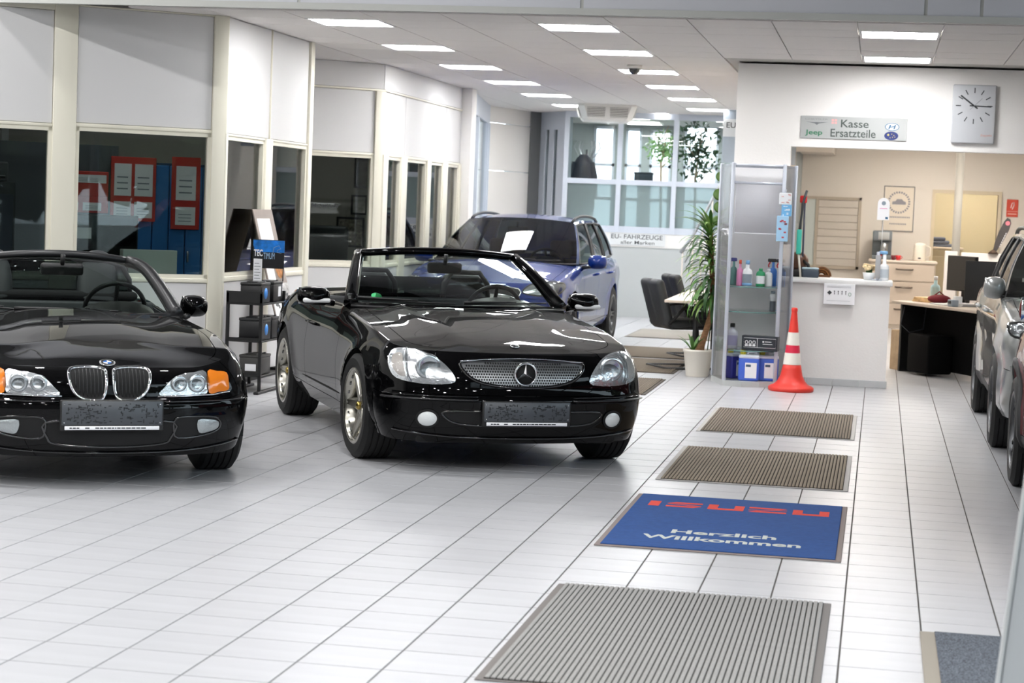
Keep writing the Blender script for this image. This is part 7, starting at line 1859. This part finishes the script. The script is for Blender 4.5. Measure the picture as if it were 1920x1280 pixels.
for lab, x, m, r_ in (('dark red cup at the front of the sideboard', 0.20, mat('dark_red_cup', '#6b1a24', 0.3), .035), ('bright red cup beside the dark red one', 0.27, REDC, .04)):
    t = thing('cup', lab, 'cup', (x, 29.45, 0.9955)); q = MB(); q.lathe([(r_ * .7, 0), (r_, 0.07), (r_ * .9, 0.07), (r_ * .6, 0.01), (0, 0.01)], 18); q.build('body', m, t); q = MB(); q.tube([(r_ * .9, 0, 0.06), (r_ * 1.6, 0, 0.045), (r_ * .8, 0, 0.015)], 0.006, 6); q.build('handle', m, t)
po = thing('framed_poster', 'framed cream poster with a round car emblem on the office rear wall', 'poster', (0.02, YO, 1.41))
pw_, ph_ = 0.45, 0.67
q = MB()
for (a, c, e, f) in ((0, pw_, 0, .012), (0, pw_, ph_ - .012, ph_), (0, .012, 0, ph_), (pw_ - .012, pw_, 0, ph_)): q.box(a, c, -0.02, 0, e, f)
q.build('frame', DARKALU, po); q = MB(); q.box(0.01, pw_ - .01, -0.008, 0, 0.01, ph_ - .01); q.build('print', mat('cream_poster', '#ddd2c2', 0.6), po)
MI = Matrix.Translation((pw_ / 2, -0.009, ph_ * .64))
q = MB(); GI = mat('grey_poster_ink', '#8d8a90', 0.6)
for k in range(26):
    a = 2 * PI * k / 26; M = MI @ Matrix.Rotation(a, 4, 'Y'); q.box(-0.011, 0.011, -0.001, 0, 0.135, 0.165, M)
q.build('letter_ring', GI, po)
q = MB(); q.prism([(-0.10, -0.03), (-0.095, 0.01), (-0.05, 0.02), (-0.03, 0.05), (0.04, 0.05), (0.07, 0.02), (0.10, 0.01), (0.10, -0.03)], 'y', -0.001, 0); [q.lathe([(0.02, -0.001), (0, -0.001)], 12, Matrix.Translation((x, 0, -0.03)) @ Matrix.Rotation(PI / 2, 4, 'X'), False) for x in (-.06, .06)]
o = q.build('car_print', GI, po); o.location = (pw_ / 2, -0.0085, ph_ * .64)
for zz, n_ in ((0.20, 14), (0.10, 10)): q = MB(); [q.box(pw_ / 2 - n_ * .0125 + i * .025, pw_ / 2 - n_ * .0125 + i * .025 + .017, -0.0095, -0.008, zz, zz + .022) for i in range(n_)]; q.build('letter_row', GI, po)
t = board_sign('safety_sign', 'small red fire equipment sign on the office rear wall', 1.80, 1.965, 1.69, 1.945, YO, mat('red_sign', '#cf4a36', 0.5))
q = MB(); q.tube([(0.06, -0.014, 0.13), (0.075, -0.014, 0.2), (0.10, -0.014, 0.215), (0.105, -0.014, 0.17), (0.08, -0.014, 0.11)], 0.006, 6); q.build('pictogram', PAPER, t); q = MB(); q.box(0.02, 0.145, -0.0135, -0.012, 0.035, 0.05); q.box(0.0, 0.165, -0.0135, -0.012, 0.078, 0.083); q.build('print_line', mat('pale_sign_print', '#e9b9ae', 0.6), t)
# low cupboard in the store room with folded cloth
t = thing('low_cupboard', 'beige low cupboard inside the store room doorway', 'cupboard', (dx0 - 0.28, 31.2, 0))
q = MB(); q.rbox(0, 0.75, 0, 0.5, 0, 1.16, 0.005, 1, smooth=False); q.build('carcass', mat('khaki_cupboard', '#b3a68c', 0.5), t); q = MB(); q.rbox(-.01, .77, -.02, .5, 1.16, 1.19, .004, 1); q.build('top', MATS['pale_beige_top'], t); q = MB(); q.rbox(.05, .7, -.012, 0, .1, 1.05, .004, 1, smooth=False); q.build('door', mat('khaki_door', '#bdb096', 0.5), t)
t = thing('folded_cloth', 'blue-grey folded cloth on the low cupboard', 'cloth', (dx0 + 0.06, 31.35, 1.1905))
for k in range(3): q = MB(); q.rbox(-0.1 + .03 * k, 0.28 - .06 * k, 0, .25, k * .05, k * .05 + .05, .022, 3); q.build('fold', mat('blue_grey_cloth', '#5a6172', 0.9), t)
# desk, screens, dividers, boxes
D1, D2 = at_z(1676, 563, 0.735), at_z(1822, 581, 0.735)
dv = D2 - D1; rzd = math.atan2(dv.y, dv.x)
dk = thing('office_desk', 'grey topped desk full of papers behind the counter', 'desk', (D1.x, D1.y, 0), rzd)
q = MB(); q.rbox(-0.05, 1.95, 0, 0.85, 0.705, 0.735, 0.005, 2); q.build('top', mat('greige_top', '#b7aa9c', 0.4), dk)
for a in (0.06, 1.85): q = MB(); q.rbox(a, a + 0.04, 0.05, 0.80, 0, 0.705, 0.004, 1, smooth=False); q.build('leg', BLACKM, dk)
q = MB(); q.rbox(0.10, 1.85, 0.30, 0.33, 0.05, 0.70, 0.003, 1, smooth=False); q.build('modesty_panel', mat('black_panel', '#080809', 0.8, spec=0.1), dk)
q = MB(); q.rbox(0.35, 0.80, 0.0, 0.28, 0.03, 0.42, 0.02, 2); q.build('drawer_block', MATS['black_panel'], dk)
def dpos(s, d, z=0.7355): return Matrix.Translation((D1.x, D1.y, 0)) @ Matrix.Rotation(rzd, 4, 'Z') @ Vector((s, d, z))
def pdiv(lab, u0, v0, u1, v1, Y):
    p, r = at_y(u0, v0, Y), at_y(u1, v0, Y); t = thing('desk_divider', lab, 'divider', (p.x, Y, 0)); q = MB(); q.rbox(0, r.x - p.x, 0, 0.04, 0.1, p.z, 0.01, 2); q.build('panel', mat('lilac_white_panel', '#e3dcd8', 0.6), t); q = MB(); q.rbox(0.02, 0.08, -0.1, 0.14, 0, 0.1, 0.005, 1); q.build('foot', ALU, t); return t
pdiv('narrow white desk divider left of the screens', 1772, 470, 1796, 470, 22.2)
pdiv('wide white desk divider behind the screens', 1802, 473, 1990, 473, 22.45)
pm1 = at_y(1800, 545, 20.75); mo = monitor('dark monitor turned sideways beside the white divider', (pm1.x, 20.75, 0.7355), -0.95, 0.46, 0.36, 0.32)
pm2 = at_y(1862, 545, 20.5); mo2 = monitor('large dark monitor with its back to the camera', (pm2.x, 20.5, 0.7355), PI - 0.12, 0.56, 0.40, 0.26)
t = thing('feather_flag', 'small dark feather flag with a pink dot on the divider', 'flag', (at_y(1862, 478, 22.47).x, 22.47, at_y(1802, 473, 22.45).z + 0.0005))
q = MB(); q.lathe([(0.06, 0), (0.03, 0.03), (0, 0.05)], 16); q.build('base', mat('dark_brown_base', '#4a3628', 0.6), t)
q = MB(); q.prism([(-0.01, 0.0), (0.01, 0.12), (0.05, 0.25), (0.10, 0.36), (0.13, 0.40), (0.165, 0.385), (0.175, 0.34), (0.155, 0.26), (0.10, 0.14), (0.03, 0.02)], 'y', -0.002, 0.002); q.build('cloth', mat('charcoal_cloth', '#4a4646', 0.8), t)
q = MB(); q.add([(0.138 + 0.025 * math.cos(a), -0.003, 0.34 + 0.025 * math.sin(a)) for a in [2 * PI * k / 14 for k in range(14)]], [tuple(range(14))]); q.build('dot', mat('pink_dot', '#d47a88', 0.6), t, fix=False)
q = MB(); [q.box(-0.004, 0.004, -0.003, -0.002, z, z + .018, Matrix.Translation((0.03, 0, 0)) @ Matrix.Rotation(.4, 4, 'Y')) for z in [.08 + .026 * k for k in range(7)]]; q.build('lettering_marks', PAPER, t)
bottle('pale blue pump bottle on the desk', 1756, 21.15, 0.7355, 0.27, 0.05, PK('pale_aqua', '#a9c7cc'), cap=WH, neck=0.3)
t = thing('toy_plant', 'small dark figure plant at the back of the desk', 'plant', dpos(0.34, 0.66)); q = MB(); q.lathe([(0.03, 0), (0.035, 0.05), (0, 0.05)], 12); q.build('pot', BLACK, t)
for k in range(6): a = k * 1.05; q = MB(); q.sphere((0.03 * math.cos(a), 0.02 * math.sin(a), 0.08 + .02 * (k % 3)), 0.028, 8, 6); q.build('leaf', mat('dark_leaf', '#26302a', 0.5), t)
t = thing('red_bag', 'dark red cloth bag lying on the desk', 'bag', dpos(0.42, 0.30)); q = MB(); q.sphere((0, 0, 0.045), 0.11, 16, 8, (1.1, .8, .42)); q.build('body', mat('crimson_cloth', '#7a1f2b', 0.8), t); q = MB(); q.tube([(-.05, 0, .08), (0, 0, .12), (.05, 0, .08)], .008, 6); q.build('handle', MATS['crimson_cloth'], t)
for i, (s, d, w, h, m, lab) in enumerate(((0.72, 0.2, 0.30, 0.012, PAPER, 'white papers fanned on the desk front'), (0.90, 0.3, 0.26, 0.03, PAPER, 'thick white paper pile by the monitor'), (0.18, 0.3, 0.26, 0.05, mat('snack_tray', '#d9b98a', 0.6, noise=(25, .3)), 'tray of orange snacks at the left end of the desk'))):
    t = thing('paper_pile' if i < 2 else 'snack_tray', lab, 'papers' if i < 2 else 'tray', dpos(s, d), rzd + .15 * i)
    for k in range(3): q = MB(); q.rbox(-w / 2 + .012 * k, w / 2 + .012 * k, -.1, .1, h * k / 3, h * (k + 1) / 3, .002, 1, smooth=False); q.build('layer', m, t)
for lab, s, c, rr2 in (('white desk telephone box near the monitor foot', 0.95, WH, 0.03), ('grey card reader at the right of the papers', 1.08, GREYL, 0.045)):
    t = thing('desk_device', lab, 'device', dpos(s, 0.10 if rr2 > .04 else .22), rzd); q = MB(); q.rbox(-rr2, rr2, -.04, .04, 0, .10 if rr2 < .04 else .07, .008, 2); q.build('housing', c, t); q = MB(); q.rbox(-rr2 * .7, rr2 * .7, -.042, -.04, .03, .06, .002, 1); q.build('keys', INK, t)
for lab, s, d, w, dp, h in (('large cardboard box under the left end of the desk', -0.22, 0.10, 0.26, 0.4, 0.42), ('upright cardboard box behind the large one', -0.30, 0.56, 0.22, 0.3, 0.66)):
    t = thing('cardboard_box', lab, 'box', dpos(s, d, 0), rzd); q = MB(); q.rbox(0, w, 0, dp, 0, h, .004, 1, smooth=False); q.build('carton', CARD, t); q = MB(); q.box(w * .44, w * .56, -.001, dp + .001, h * .999, h + .001); q.build('tape', mat('parcel_tape', '#a8855a', 0.35), t)
t = thing('desk_cables', 'dark looping cables under the desk', 'cable', dpos(0.25, 0.0, 0)); q = MB(); q.tube([(0, 0.06, 0.68), (-0.03, 0.0, 0.5), (0.06, -0.02, 0.42), (0.2, 0.02, 0.46), (0.22, 0.08, 0.68)], 0.006, 6); q.build('loop', mat('navy_cable', '#20242e', 0.5), t)
